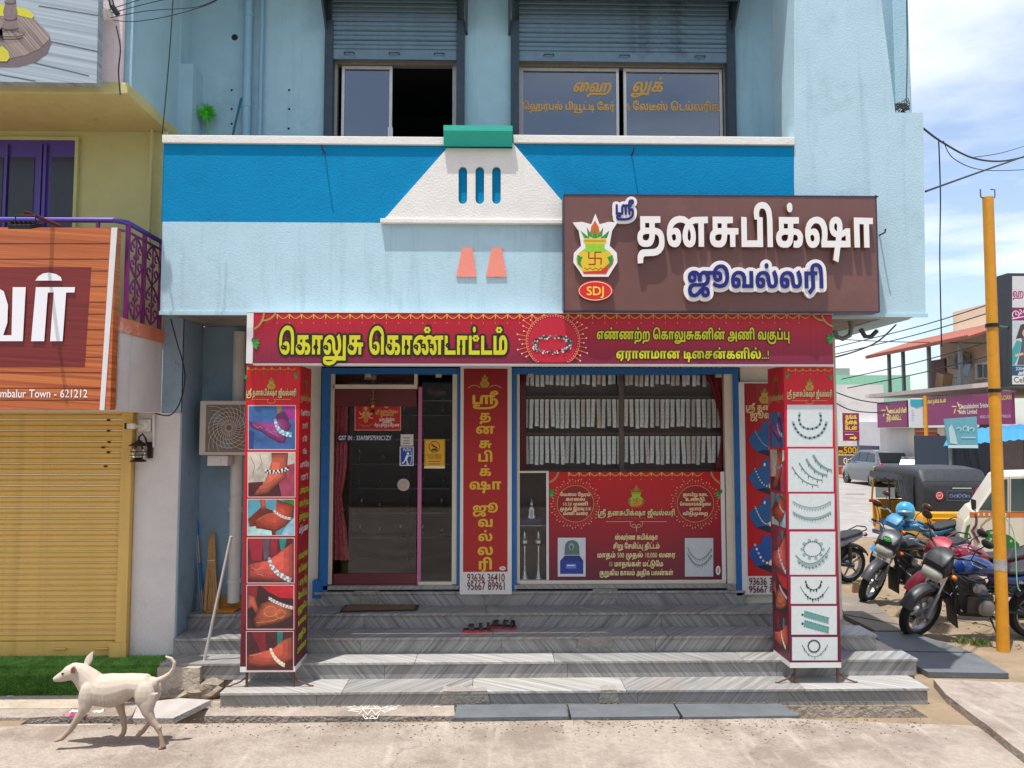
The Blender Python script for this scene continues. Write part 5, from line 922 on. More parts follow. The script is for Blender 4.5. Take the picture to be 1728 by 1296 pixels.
# ---- ground floor: yellow roller shutter, white pillar, green turf step
ysh = mat('yellow_shutter_paint', '#d6b160', .5, runs='#ab8844', rth=.56, var=.07, vs=3, bump=.06, bs=30, stain='#8d6a2c', ss=3.5, sth=.64)
zst = .272
fx = A(206, 900, YN).x
rs = shutter(nei, -7.2, fx, YN - .02, zst, A(100, 690, YN).z, 21, ysh, ysh, .13)
MB().box(fx, A(224, 900, YN).x, YN - .07, YN + .05, zst - .01, A(100, 690, YN).z).build('guide_rail', ysh, rs, bev=.004)
MB().box(fx - .04, fx + .11, YN - .09, YN - .0702, zst - .01, zst + .13).build('lock_plate', ysh, rs)
for px in (105, 178):
    x = A(px, 1097, YN).x; MB().tube([(x - .055, YN - .03, .34), (x - .055, YN - .055, .34), (x + .055, YN - .055, .34), (x + .055, YN - .03, .34)], .008, 6).build('handle', ysh, rs)
for k, (px, py) in enumerate(((183, 709), (183, 727), (174, 755), (183, 763), (184, 746), (178, 787))):
    p = A(px, py, YN - .045); MB().lathe([(.013, 0), (.010, -.004)], p, 'y', 7, (1.5, .8)).build('rust_spot', mat('rust_bolt', '#4a1a10', .9, var=.3), rs)
px0, px1 = A(224, 900, YN).x, A(300, 900, YN).x
MB().box(px0 + .001, px1, YN - .01, YN + .4, .02, zbb - .001).build('pillar', nwhite, nei, bev=.01)
MB().box(px1, px1 + .012, YN, 7.72, .30, 3.55).build('pillar_side', rec, nei)
MB().box(nb_x + .001, px1 + .01, YN, 7.72, zbb, 4.6).build('pillar', mat('mouldy_plaster', '#8fa3ae', .9, var=.15, vs=5, bump=.5, bs=40, stain='#4f5355', ss=3, sth=.54), nei)
# turf-covered step
turf_m = mat('turf_backing', '#4f8030', .9, var=.3, vs=30, bump=.8, bs=120)
tst = MB(); prof = [(7.24, .0), (6.93, .0), (6.90, .03), (6.90, .19), (6.93, .235), (6.98, .25), (7.24, .262)]
tst.prism([(-8, y, z) for y, z in prof], (8 + A(275, 1130, 6.95).x, 0, 0))
ts = tst.build('turf_mat', turf_m); tag(ts, 'green artificial grass mat over the step below the yellow shutter', 'turf mat')
rnd = random.Random(5); bl = MB(); xe = A(275, 1130, 6.95).x
seg = [(6.90, .02, 6.90, .20, 0), (6.90, .20, 6.98, .25, 1), (6.98, .25, 7.22, .262, 2)]
for i in range(22000):
    x = rnd.uniform(-4.75, xe); t = rnd.random(); s_ = seg[0] if t < .5 else seg[1] if t < .75 else seg[2]
    u = rnd.random(); y = s_[0] + (s_[2] - s_[0]) * u; z = s_[1] + (s_[3] - s_[1]) * u
    n_ = (Vector((0, -1, .25)), Vector((0, -.6, .8)), Vector((0, -.1, 1)))[s_[4]]
    d = (n_ + Vector((rnd.uniform(-.6, .6), rnd.uniform(-.4, .3), rnd.uniform(-.4, .5)))).normalized() * rnd.uniform(.016, .032)
    w = Vector((rnd.uniform(.002, .0045), 0, rnd.uniform(-.0015, .0015))); p = Vector((x, y, z))
    bl.add([p - w, p + w, p + d], [(0, 1, 2)])
gb = bl.build('turf_blades', mat('turf_green', '#7aa74a', .8, var=.5, vs=9), ts); gb['kind'] = 'stuff'
# lantern, junction box, camera on the white pillar
lan = thing('wall_lantern', A(236, 770, YN - .08), 'old black carriage lantern with a glass globe on the white pillar', 'lantern')
br = mat('bronze_metal', '#3a2c28', .5, .5, var=.2); c = A(234, 758, YN - .12)
MB().box(c.x + .045, c.x + .085, YN - .045, YN - .011, c.z - .085, c.z + .065).build('back_plate', br, lan)
MB().tube([c + Vector((.06, .05, .02)), c + Vector((.06, -.0, .10)), c + Vector((.03, 0, .14)), c + Vector((0, 0, .11)), c + Vector((0, 0, .075))], .009, 8).build('arm', br, lan, smooth=True)
MB().lathe([(.012, .085), (.03, .07), (.085, .035), (.08, .028)], c, 'z', 14).build('shade', br, lan, smooth=True)
MB().lathe([(.03, .03), (.05, .0), (.066, -.04), (.055, -.075), (.03, -.09)], c, 'z', 14).build('globe', glass('globe_glass', (.85, .83, .78), 1.5, 1.5), lan, smooth=True)
MB().lathe([(.04, -.09), (.07, -.105), (.07, -.115)], c, 'z', 14).build('base', br, lan)
m = MB()
for z in (-.02, -.055): m.tube([c + Vector((.07 * math.cos(a), .07 * math.sin(a), z)) for a in (2 * math.pi * k / 16 for k in range(17))], .003, 5)
m.build('wire_guard', br, lan)
jb = thing('junction_box', A(245, 718, YN - .03), 'white electrical junction box above the lantern', 'junction box')
c = A(245, 718, YN - .03); pl = mat('white_plastic', '#dddad2', .5, var=.05)
MB().cbox(c, (.11, .045, .11)).build('box', pl, jb, bev=.006)
MB().lathe([(.042, -.03), (.04, -.035)], c, 'y', 16).build('cover', pl, jb)
MB().tube([A(259, 700, YN - .03), A(259, 755, YN - .03)], .012, 8).build('conduit', pl, jb)
cc = thing('security_camera', A(224, 719, YN - .12), 'small white security camera pointing along the yellow shutter', 'camera')
c = A(222, 719, YN - .14); MB().cbox(c, (.075, .05, .05)).build('body', pl, cc, bev=.006)
MB().cbox(c + Vector((-.042, 0, 0)), (.018, .06, .055)).build('lens_hood', blk, cc); MB().tube([c + Vector((.03, 0, 0)), c + Vector((.07, .08, 0))], .012, 8).build('bracket', pl, cc)
# loose black cable loop
def cable(name, pts, r, label, group=None, mt=None):
    # smooth curve through the points
    P_ = [Vector(p) for p in pts]; out = []
    for i in range(len(P_) - 1):
        p0, p1, p2, p3 = P_[max(i - 1, 0)], P_[i], P_[i + 1], P_[min(i + 2, len(P_) - 1)]
        for k in range(8):
            t = k / 8
            out.append(0.5 * ((2 * p1) + (p2 - p0) * t + (2 * p0 - 5 * p1 + 4 * p2 - p3) * t * t + (3 * p1 - p0 - 3 * p2 + p3) * t ** 3))
    out.append(P_[-1])
    o = MB().tube([q - P_[0] for q in out], r, 6).build(name, mt or mat('black_cable', '#1a1a1c', .6, var=.1), smooth=True)
    o.location = P_[0]
    return tag(o, label, 'cable', group)
cable('hanging_cable', [A(288, 538, 7.1), A(298, 575, 7.1), A(312, 630, 7.1), A(305, 675, 7.1), A(288, 700, 7.12), A(262, 698, 7.2)], .006, 'black cable looping down beside the white pillar under the blue fascia')
cable('drop_wire', [A(293, -20, 6.3), A(286, 90, 6.3), A(274, 226, 6.3)], .005, 'thin black wire hanging in front of the blue side wall, upper left')
for k, (pts, lab) in enumerate((([(186, 30), (250, 18), (330, 12), (372, -4)], 'lowest wire of the bundle at the insulator, upper left'), ([(188, 22), (240, 8), (300, -6)], 'middle wire of the bundle at the insulator, upper left'), ([(190, 34), (230, 36), (290, 26), (350, 8), (380, -8)], 'drooping wire of the bundle at the insulator, upper left'), ([(185, 16), (215, 6), (260, -8)], 'topmost wire of the bundle at the insulator, upper left'))):
    cable('service_wire', [A(a, b, 6.1 - .0 * k) for a, b in pts], .0035, lab, 'service wires at the insulator')
ins = thing('insulator', A(186, 24, 6.3), 'white insulator wrapped in wires on the pinkish column', 'insulator')
p = A(180, 24, 6.36); MB().lathe([(.03, -.03), (.045, -.02), (.045, .0), (.028, .01), (.04, .03), (.02, .05)], p, 'x', 12).build('porcelain', pl, ins, smooth=True)
MB().tube([p + Vector((.05, -.04, .10)), p + Vector((.07, -.05, .04)), p + Vector((.11, -.03, -.02))], .022, 8).build('wire_wrap', blk, ins)
cable('drop_wire', [A(196, 44, 6.32), A(203, 80, 6.32), A(200, 120, 6.32), A(203, 160, 6.32)], .006, 'twisted cable running down the pinkish column to the slab')

# ---- air conditioner and cleaning things in the recess
ac = thing('air_conditioner', A(375, 768, 7.5), 'beige outdoor air conditioner unit with spiral fan guard in the recess', 'air conditioner')
acm = mat('beige_ac_case', '#b9b1a3', .5, var=.06, vs=6, stain='#8d8474', ss=4, sth=.62)
YA = 7.38
MB().pbox(336, 676, 425, 768, YA, YA + .28).build('case', acm, ac, bev=.012)
c = A(387, 722, YA); w_, h_ = A(416, 722, YA).x - c.x, c.z - A(387, 765, YA).z
MB().pbox(347, 683, 424, 763, YA - .003, YA - .0008).build('fan_opening', mat('ac_dark_back', '#6f675d', .7, var=.2), ac)
m = MB()
for k in range(26):
    a = 2 * math.pi * k / 26
    p = []
    for t in range(9):
        r_ = .03 + t / 8 * .34; an = a + t / 8 * 1.5
        x, z = r_ * math.cos(an), r_ * math.sin(an)
        if abs(x) > .205 or abs(z) > .225: break
        p.append(c + Vector((x, -.012, z)))
    if len(p) > 1: m.tube(p, .0022, 4)
for r_ in (.03, .07, .11, .15, .19): 
    m.tube([c + Vector((r_ * math.cos(a), -.013, r_ * math.sin(a))) for a in (2 * math.pi * k / 24 for k in range(25))], .0022, 4)
m.build('fan_guard', mat('cream_wire', '#d8c9b2', .4), ac)
m = MB()
for k in range(3):
    a = 2 * math.pi * k / 3 + .4
    m.add([c + Vector((.03 * math.cos(a), -.005, .03 * math.sin(a))), c + Vector((.19 * math.cos(a - .35), -.006, .19 * math.sin(a - .35))), c + Vector((.2 * math.cos(a + .1), -.005, .2 * math.sin(a + .1))), c + Vector((.15 * math.cos(a + .5), -.004, .15 * math.sin(a + .5)))], [(0, 1, 2, 3)])
m.build('fan_blade', mat('fan_blade_grey', '#707880', .5), ac)
MB().pbox(350, 769, 384, 786, YA + .05, YA + .2).build('bracket', nwhite, ac)
def stick(name, label, p0, p1, parts, cat='broom'):
    """a long handle with coloured sections; parts: (t0, t1, radius, material, name)"""
    t = thing(name, p0, label, cat)
    for a, b, r, mt, nm in parts: MB().tube([p0.lerp(p1, a), p0.lerp(p1, b)], r, 8).build(nm, mt, t, smooth=True)
    return t
blp = mat('blue_plastic', '#1d73b8', .4, var=.05); orp = mat('orange_plastic', '#c9791f', .45, var=.08); grn = mat('teal_plastic', '#3f8f8e', .45); chrm = mat('steel_tube', '#9aa3aa', .3, .8); tan = mat('straw', '#c49c68', .9, var=.3, vs=40)
stick('mop', 'tall mop with blue grips in the recess behind the straw broom', G(341, 1030, .575) + Vector((0, .02, 0)), A(328, 820, 7.69), [(0, .3, .011, chrm, 'handle'), (.16, .38, .016, blp, 'grip'), (.38, .72, .011, chrm, 'handle'), (.6, .72, .016, blp, 'grip'), (.72, .9, .011, chrm, 'handle'), (.88, 1, .017, blp, 'grip')], 'mop')
stick('mop', 'grey stick with a teal tip between the mop and the orange broom', G(337, 1030, .575) + Vector((0, .03, 0)), A(327, 848, 7.68), [(0, .8, .010, mat('grey_stick', '#9aa5a2', .5), 'handle'), (.8, 1, .014, grn, 'grip')], 'stick')
ob_ = stick('soft_broom', 'short orange and black soft broom leaning in the recess corner', G(326, 1022, .575), A(324, 878, 7.66), [(.42, .8, .013, mat('dark_stick', '#3a3640', .5), 'handle'), (.8, 1, .017, orp, 'grip'), (.32, .44, .02, orp, 'collar')])
p0 = G(326, 1022, .575); MB().lathe([(.03, 0), (.05, .04), (.045, .14), (.018, .26)], p0, 'z', 12, (1, .5)).build('brush', mat('broom_fibre', '#a8782f', .9, var=.3, vs=50), ob_, smooth=True)
sb = thing('straw_broom', G(350, 1030, .575), 'bundle broom of thin straw sticks tied with string in the recess', 'broom')
m = MB(); rnd = random.Random(3); b0 = G(353, 1033, .575); t0 = A(358, 905, 7.68)
for k in range(46):
    a = rnd.uniform(0, 6.28); r1, r2 = rnd.uniform(0, .105), rnd.uniform(.0, .03)
    q0 = b0 + Vector((r1 * math.cos(a), .35 * r1 * math.sin(a), rnd.uniform(0, .03))); q2 = t0 + Vector((r2 * math.cos(a), .5 * r2 * math.sin(a), rnd.uniform(-.06, .04)))
    q1 = q0.lerp(q2, .62) + Vector(((q2.x - q0.x) * .12, 0, 0)); m.tube([q0, q1, q2], [.004, .0045, .004], 4, cap=False)
m.build('straw', tan, sb)
q = b0.lerp(t0, .68); MB().tube([q + Vector((.036 * math.cos(a), .022 * math.sin(a), 0)) for a in (2 * math.pi * k / 12 for k in range(13))], .007, 6).build('binding', pl, sb)
dp = thing('dustpan', G(376, 1030, .575), 'yellow brown dustpan lying on the top step in the recess', 'dustpan')
c = G(376, 1032, .575)
MB().prism([c + Vector(v) for v in ((-.14, -.06, .004), (.12, -.06, .004), (.14, .10, .02), (-.12, .10, .02))], (0, 0, .012)).build('pan', orp, dp)
MB().prism([c + Vector(v) for v in ((-.13, .08, .02), (.14, .08, .02), (.15, .12, .13), (-.10, .12, .13))], (0, .014, 0)).build('back_wall', mat('worn_yellow_plastic', '#a9832f', .6, var=.2, stain='#5c4a2a', ss=9), dp)
MB().tube([c + Vector((.02, .10, .12)), c + Vector((.03, .16, .2))], .014, 8).build('handle', orp, dp)
cb_ = thing('cobweb_brush', A(352, 228, 7.5), 'bright green round cobweb brush standing in the upper balcony corner', 'brush')
gnp = mat('lime_plastic', '#4dc81f', .5, var=.1)
p0, p1 = A(353, 245, 7.6), A(349, 190, 7.6)
MB().tube([p0, p1], .009, 8).build('handle', mat('lime_handle', '#59b840', .5), cb_)
m = MB(); rnd = random.Random(9)
for k in range(240):
    a = rnd.uniform(0, 2 * math.pi); r_ = rnd.uniform(.06, .095); y = rnd.uniform(-.04, .04)
    m.tube([p1, p1 + Vector((r_ * .5 * math.cos(a), y, r_ * .55 * math.sin(a))), p1 + Vector((r_ * math.cos(a), y * 1.6, r_ * 1.05 * math.sin(a)))], .0022, 3, cap=False)
m.build('bristles', gnp, cb_)
MB().ball(p1, .022, 8, 6).build('core', gnp, cb_)
o = MB().tube([A(391, 236, 7.55), A(407, 166, 7.62)], .012, 6).build('umbrella', mat('teal_cloth', '#1c6a7a', .7)); tag(o, 'teal rolled stick leaning beside the thick blue pipe upstairs', 'stick')
# leaning pole
o = MB().tube([A(390, 905, 6.86) - Vector((0, 0, 0)), G(333, 1168, .0)], .013, 10).build('leaning_pole', mat('pale_metal_pole', '#c9c7c3', .4, .4, var=.1), smooth=True)
tag(o, 'thin pale metal pole leaning against the left picture stand', 'pole')
# ================================================================ prints and signs
def pm(c, var=.06, rough=.45, vs=25): return mat('print_' + c.lstrip('#'), c, rough, var=var, vs=vs)
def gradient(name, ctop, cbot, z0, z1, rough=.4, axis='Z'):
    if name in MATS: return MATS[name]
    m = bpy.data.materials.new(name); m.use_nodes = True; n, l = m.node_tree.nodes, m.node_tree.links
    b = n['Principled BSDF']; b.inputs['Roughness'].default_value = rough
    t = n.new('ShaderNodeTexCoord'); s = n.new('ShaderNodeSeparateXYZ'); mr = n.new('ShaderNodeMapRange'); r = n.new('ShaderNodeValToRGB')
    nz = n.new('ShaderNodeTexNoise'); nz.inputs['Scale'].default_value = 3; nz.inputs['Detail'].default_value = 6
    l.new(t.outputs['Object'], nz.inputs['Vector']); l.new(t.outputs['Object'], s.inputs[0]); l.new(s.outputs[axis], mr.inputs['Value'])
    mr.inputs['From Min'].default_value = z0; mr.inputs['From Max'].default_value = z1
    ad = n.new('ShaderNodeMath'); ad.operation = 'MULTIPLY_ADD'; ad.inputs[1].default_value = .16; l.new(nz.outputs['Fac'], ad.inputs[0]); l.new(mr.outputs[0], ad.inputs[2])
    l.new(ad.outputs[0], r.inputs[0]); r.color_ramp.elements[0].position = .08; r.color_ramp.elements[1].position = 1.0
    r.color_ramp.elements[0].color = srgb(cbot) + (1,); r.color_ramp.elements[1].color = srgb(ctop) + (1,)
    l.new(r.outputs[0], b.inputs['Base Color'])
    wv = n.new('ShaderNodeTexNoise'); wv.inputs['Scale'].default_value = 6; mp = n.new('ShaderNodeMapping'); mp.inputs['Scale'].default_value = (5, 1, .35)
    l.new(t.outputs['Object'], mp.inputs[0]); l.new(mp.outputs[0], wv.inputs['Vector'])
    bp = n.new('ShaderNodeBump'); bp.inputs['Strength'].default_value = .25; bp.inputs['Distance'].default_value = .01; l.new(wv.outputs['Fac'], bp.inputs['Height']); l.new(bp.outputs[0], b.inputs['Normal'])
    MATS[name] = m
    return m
class Print:
    """a flat coloured print of several inks as one mesh; optional own unit square on the surface"""
    def __init__(s, fr, box=None): s.fr, s.box, s.items, s.k = fr, box, [], 0
    def pt(s, a, b):
        if s.box: x0, y0, x1, y1 = s.box; return (x0 + (x1 - x0) * a, y0 + (y1 - y0) * b)
        return (a, b)
    def poly(s, c, pts, d=.001):
        mb = MB(); s.k += 1; poly(mb, s.fr, [s.pt(*p) for p in pts], d + .00004 * s.k); s.items.append((c, mb)); return s
    def rect(s, c, x0, y0, x1, y1, d=.001): return s.poly(c, [(x0, y0), (x1, y0), (x1, y1), (x0, y1)], d)
    def disc(s, c, x, y, rx, ry=None, n=12, d=.001):
        ry = rx if ry is None else ry
        return s.poly(c, [(x + rx * math.cos(2 * math.pi * k / n), y + ry * math.sin(2 * math.pi * k / n)) for k in range(n)], d)
    def line(s, c, pts, w, d=.001):
        mb = MB(); s.k += 1; line(mb, s.fr, [s.pt(*p) for p in pts], w, d + .00004 * s.k); s.items.append((c, mb)); return s
    def text(s, c, t, xc, yb, yt, bold=0.0, maxw=None, d=.001, sxf=1.0):
        mb = MB(); s.k += 1; a = s.pt(xc, yb); b = s.pt(xc, yt); writec(mb, s.fr, t, a[0], a[1], b[1], d + .00004 * s.k, bold, 0, sxf, maxw); s.items.append((c, mb)); return s
    def build(s, name, parent):
        o_ = org(parent); names, V, F, I = [], [], [], []
        for c, mb in s.items:
            if c not in names: names.append(c)
            k = len(V); V += mb.v; F += [tuple(i + k for i in f) for f in mb.f]; I += [names.index(c)] * len(mb.f)
        me = bpy.data.meshes.new(name); me.from_pydata([(x - o_.x, y - o_.y, z - o_.z) for x, y, z in V], [], F); me.update()
        for c in names: me.materials.append(c if not isinstance(c, str) else pm(c))
        for p, i in zip(me.polygons, I): p.material_index = i
        ob = bpy.data.objects.new(name, me); col.objects.link(ob); ob.parent = parent; ORG[ob.name] = o_
        return ob
def kalash(p, cx, cy, s, gold='#d8b62a', detail=True, d=.001):
    """the shop's pot emblem: coconut, mango leaves, round pot with the crossed mark"""
    q = lambda pts: [(cx + x * s, cy + y * s) for x, y in pts]
    p.poly('#c8601f', q([(-9, -24), (-7, -38), (0, -50), (7, -38), (9, -24)]), d)
    for a, b in (((-26, -32), (-14, -18)), ((26, -32), (14, -18)), ((-15, -38), (-7, -18)), ((15, -38), (7, -18)), ((0, -34), (0, -17))):
        p.poly('#2f8f2c', q([a, (b[0] + 5, b[1]), ((a[0] + b[0]) / 2 + 1, (a[1] + b[1]) / 2 + 6), (b[0] - 5, b[1])] if a[0] else [(0, -36), (5, -20), (0, -16), (-5, -20)]), d)
    pot = [(-20, -18), (20, -18), (21, -12), (17, -8), (17, 0), (28, 8), (34, 18), (32, 28), (24, 38), (20, 46), (-20, 46), (-24, 38), (-32, 28), (-34, 18), (-28, 8), (-17, 0), (-17, -8), (-21, -12)]
    p.poly(gold, q(pot), d)
    if detail:
        p.poly('#8cc22e', q([(-17, -8), (17, -8), (17, 0), (28, 8), (20, 5), (10, 9), (0, 5), (-10, 9), (-20, 5), (-28, 8), (-17, 0)]), d)
        p.poly('#c92f1d', q([(34, 18), (32, 28), (24, 38), (20, 46), (-20, 46), (-22, 42), (10, 40), (22, 30)]), d)
        p.line('#a8721a', q([(-18, -13), (18, -13)]), 2 * s, d)
        for sg in (-1, 1): p.poly('#1f8a3a', q([(sg * 32, 12), (sg * 22, 16), (sg * 26, 26), (sg * 22, 36), (sg * 31, 28)]), d)
        p.line('#7b5a12', q([(-19 + 5 * k, 39 if k % 2 else 35) for k in range(9)]), 1.4 * s, d)
    r_ = 11; w = 2.4 * s; c2 = '#a3181a'; oy = 18
    for pts in ([(-r_, -r_), (-r_, 0), (r_, 0), (r_, r_)], [(r_, -r_), (0, -r_), (0, r_), (-r_, r_)]): p.line(c2, q([(x, y + oy) for x, y in pts]), w, d)
    return p
def squiggle(p, c, x0, x1, y, h, w, d=.001, seed=1):
    """faded writing too blurred to read: loops on a base line"""
    rnd = random.Random(seed); n = max(3, int(abs(x1 - x0) / abs(h) * .9)); st = (x1 - x0) / n
    for k in range(n):
        a = x0 + k * st; t = rnd.uniform(.6, 1.15)
        p.line(c, [(a + st * (.42 + .36 * math.cos(v)), y + h * t * (.5 + .5 * math.sin(v))) for v in (R(-60 + 36 * q) for q in range(rnd.choice((7, 9, 10))))], w, d)
        if k % 2: p.line(c, [(a + st * .9, y), (a + st * .9, y + h * .95)], w, d)
def festoon(p, x0, x1, y, w, h, c1='#d9a441', d=.0012, lw=1.2):
    n = max(2, int(round((x1 - x0) / w))); st = (x1 - x0) / n
    for k in range(n):
        a = x0 + k * st
        p.line(c1, [(a + st * t / 6, y + h * math.sin(math.pi * t / 6)) for t in range(7)], lw, d)
        p.line('#b5431f', [(a + st * t / 6, y + h * .55 * math.sin(math.pi * t / 6)) for t in range(7)], lw * .8, d)
        p.poly(c1, [(a - lw * 1.3, y), (a + lw * 1.3, y), (a + lw * .8, y + h * .8), (a, y + h * 1.25), (a - lw * .8, y + h * .8)], d)
        p.disc('#e8c0a0', a, y + h * 2.0, lw * .6, None, 6, d)
def leaves(p, x, y, s, flip=1, d=.0012):
    for k, (dx, dy, L) in enumerate(((12, -10, 14), (14, -2, 15), (13, 6, 14), (8, 12, 12), (-2, -13, 10))):
        ex, ey = x + flip * dx * s, y + dy * s; nx, ny = -dy * .28 * s, dx * .28 * s * flip
        p.poly(('#1f7d33', '#2f9a45')[k % 2], [(x, y), ((x + ex) / 2 + nx, (y + ey) / 2 + ny), (ex, ey), ((x + ex) / 2 - nx, (y + ey) / 2 - ny)], d)
def flourish(p, c, cx, y, w, d=.0012, lw=.9):
    p.line(c, [(cx - w, y), (cx - w * .12, y)], lw, d); p.line(c, [(cx + w * .12, y), (cx + w, y)], lw, d)
    for sg in (-1, 1): p.line(c, bez((cx, y + w * .2), (cx + sg * w * .25, y + w * .2), (cx + sg * w * .2, y + w * .02), 6), lw, d); p.disc(c, cx + sg * w, y, lw, None, 6, d)

# ---------------------------------------------------------------- brown name board
sgn = thing('brown_signboard', A(1216, 525, YS), 'brown name board with raised white letters, pot emblem and red oval', 'signboard')
brn = mat('brown_composite_panel', '#6c4943', .38, var=.05, vs=3, stain='#7b5750', ss=1.0, sth=.5)
MB().pbox(952, 330, 1481, 525, YS, YS + .13).build('panel', brn, sgn, bev=.003)
m = MB(); e = .012
for a, b, c, d in ((951, 328.8, 1482.5, 330.6), (951, 524.6, 1484, 526.6), (950.6, 329, 952.4, 526), (1480.4, 329, 1482.2, 526)): m.pbox(a, b, c, d, YS - .004, YS + .132)
m.build('edge_frame', mat('dark_blue_edge', '#3a3d52', .4, .3), sgn)
wl_m = mat('white_acrylic_letter', '#e4e0dc', .3, var=.02); navy = mat('navy_acrylic', '#1a1f6e', .3, var=.03); gold_m = mat('golden_letter_return', '#8a6a45', .4, .3, var=.1)
fs = PF(YS)
def two_tone(face, side, depth, dback):
    def f(mb):
        o = mb.build('letter', face, sgn); o.data.materials.append(side)
        for p in o.data.polygons:
            if abs(p.normal.y) < .5: p.material_index = 1
    return f
write(None, fs, 'தனசுபிக்ஷா', 1074, 1470, 418, 368, .012, .035, bold=0, each=two_tone(wl_m, gold_m, 0, 0))
def solid(mt):
    def f(mb): mb.build('letter', mt, sgn)
    return f
m = MB(); write(m, fs, 'ஸ்ரீ', 1038, 1069, 364, 347, .008, .02, bold=170); m.build('letter_backing', wl_m, sgn)
write(None, fs, 'ஸ்ரீ', 1038, 1069, 364, 347, .031, .006, bold=4, each=solid(navy))
m = MB(); write(m, fs, 'ஜூவல்லரி', 1159, 1386, 487, 459, .008, .025, bold=130); m.build('letter_backing', wl_m, sgn)
write(None, fs, 'ஜூவல்லரி', 1159, 1386, 487, 459, .037, .006, bold=12, each=solid(navy))
# emblem with a white cut-out backing
m = MB(); q = [(1004, 362), (1011, 380), (1026, 376), (1041, 377), (1032, 391), (1029, 408), (1028, 416), (1040, 428), (1041, 444), (1032, 458), (1026, 468), (983, 468), (977, 458), (967, 444), (968, 428), (980, 416), (979, 408), (976, 391), (966, 377), (982, 376), (997, 380)]
m.prism([A(x, y, YS) + Vector((0, -.03, 0)) for x, y in q], (0, .02, 0)); em = m.build('emblem', wl_m, sgn)
p = Print(PF(YS - .0305)); kalash(p, 1004, 419, .94); p.build('emblem_print', em)
m = MB(); m.prism([A(1004.5 + 29 * math.cos(t), 491 + 17 * math.sin(t), YS) + Vector((0, -.03, 0)) for t in (2 * math.pi * k / 24 for k in range(24))], (0, .022, 0)); ov = m.build('oval_badge', pm('#d0202a'), sgn)
p = Print(PF(YS - .0302)); p.line('#e9c9a0', ring_arc(1004.5, 491, 27.5, 15.5, 0, 360, 28), 1.3); p.text('#f0d838', 'SDJ', 1004.5, 498, 485, 14, 42); p.build('badge_print', ov)

# ---------------------------------------------------------------- red banner
ban = thing('red_banner', A(910, 614, 6.62), 'long red festooned banner with yellow lettering above the shop front', 'banner')
YBn = 6.62; zt_, zb2 = A(910, 529, YBn).z, A(910, 613.5, YBn).z
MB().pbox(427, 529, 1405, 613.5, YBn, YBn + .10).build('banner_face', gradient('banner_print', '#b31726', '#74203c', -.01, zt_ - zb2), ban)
MB().pbox(416, 528, 427, 613, YBn - .003, YBn + .10).build('end_cap', mat('white_trim', '#d5d3d0', .6, var=.05), ban)
m = MB(); m.pbox(416, 526.5, 1406, 528.8, YBn - .004, YBn + .10); m.pbox(427, 613.7, 1407, 617, YBn + .004, YBn + .12); m.build('frame_strip', mat('white_trim', '#d5d3d0'), ban)
p = Print(PF(YBn)); festoon(p, 468, 1368, 530, 20.5, 7.5)
for x, y, f in ((428, 580, 1), (1404, 572, -1)): leaves(p, x, y, .8, f)
for pts in (bez((428, 556), (444, 548), (446, 529)), bez((444, 541), (458, 541), (465, 529)), bez((1404, 551), (1388, 545), (1386, 530)), bez((1388, 541), (1376, 540), (1370, 530))): p.line('#a98d4d', pts, 3)
cx, cy = 933, 576
for k in range(44):
    a = 2 * math.pi * k / 44 + .05; r0, r1 = 46, 52 + (k % 3) * 4.5
    y1 = cy + r1 * math.sin(a); y0 = cy + r0 * math.sin(a)
    if not (531 < y1 < 612 and 531 < y0 < 612): continue
    p.line('#e0764a', [(cx + r0 * math.cos(a), y0), (cx + r1 * math.cos(a), y1)], 1.2); p.disc('#f0b99a', cx + r1 * math.cos(a), y1, 1.5, None, 6)
clipc = lambda rr, n=40: [(cx + rr * math.cos(2 * math.pi * k / n), min(612, max(531, cy + rr * math.sin(2 * math.pi * k / n)))) for k in range(n)]
p.poly('#e0764a', clipc(46)); p.poly('#a3152c', clipc(44.5)); p.poly('#b81c32', clipc(40))
for k in range(60):
    a = 2 * math.pi * k / 60; y = cy + 42.5 * math.sin(a)
    if 532 < y < 611: p.disc('#f2c9a5', cx + 42.5 * math.cos(a), y, .8, None, 5)
rnd = random.Random(2)
for k in range(150):                                     # silver anklet of many bells
    a = rnd.uniform(0, 6.28); r_ = rnd.uniform(.84, 1.12)
    p.disc(rnd.choice(['#27302f', '#54706c', '#93a9a3', '#c5d3cc', '#1b1f22']), cx - 1 + 30 * r_ * math.cos(a), 578 + (11 * r_) * math.sin(a) + (5 if math.sin(a) > 0 else 0) + rnd.uniform(-2, 4), rnd.uniform(1, 2.2), None, 6)
p.build('festoon_print', ban)
fb = PF(YBn); yel = mat('yellow_print', '#c9c41a', .45, var=.06); ink = mat('black_print', '#1c1712', .5, var=.05)
def outlined(fr, parent, s, x0, x1, yb, yt, bold, ob, d=.004, c=None):
    m = MB(); write(m, fr, s, x0, x1, yb, yt, d - .0012, bold=ob); m.build('lettering_outline', ink, parent)
    m = MB(); write(m, fr, s, x0, x1, yb, yt, d, bold=bold); m.build('lettering', c or yel, parent)
outlined(fb, ban, 'கொலுசு கொண்டாட்டம்', 471, 856, 598, 566, 0, 62)
outlined(fb, ban, 'எண்ணற்ற கொலுசுகளின் அணி வகுப்பு', 1007, 1332, 572.5, 559, 0, 56)
outlined(fb, ban, 'ஏராளமான டிசைன்களில்...!', 1040, 1297, 605, 592, 0, 56)
for x, y in ((478, 586), (505, 585), (533, 586), (550, 586), (592, 586), (632, 585), (657, 584), (686, 586), (702, 585), (714, 584), (727, 584), (756, 583), (778, 587), (797, 583), (819, 583), (847, 584), (486, 566), (640, 566)):
    p = Print(PF(YBn))
    for k in range(6):
        a = k * math.pi / 3; p.disc('#17140f', x + 2.7 * math.cos(a), y + 2.7 * math.sin(a), 1.9, None, 7, .0045)
    p.build('flower_print', ban)
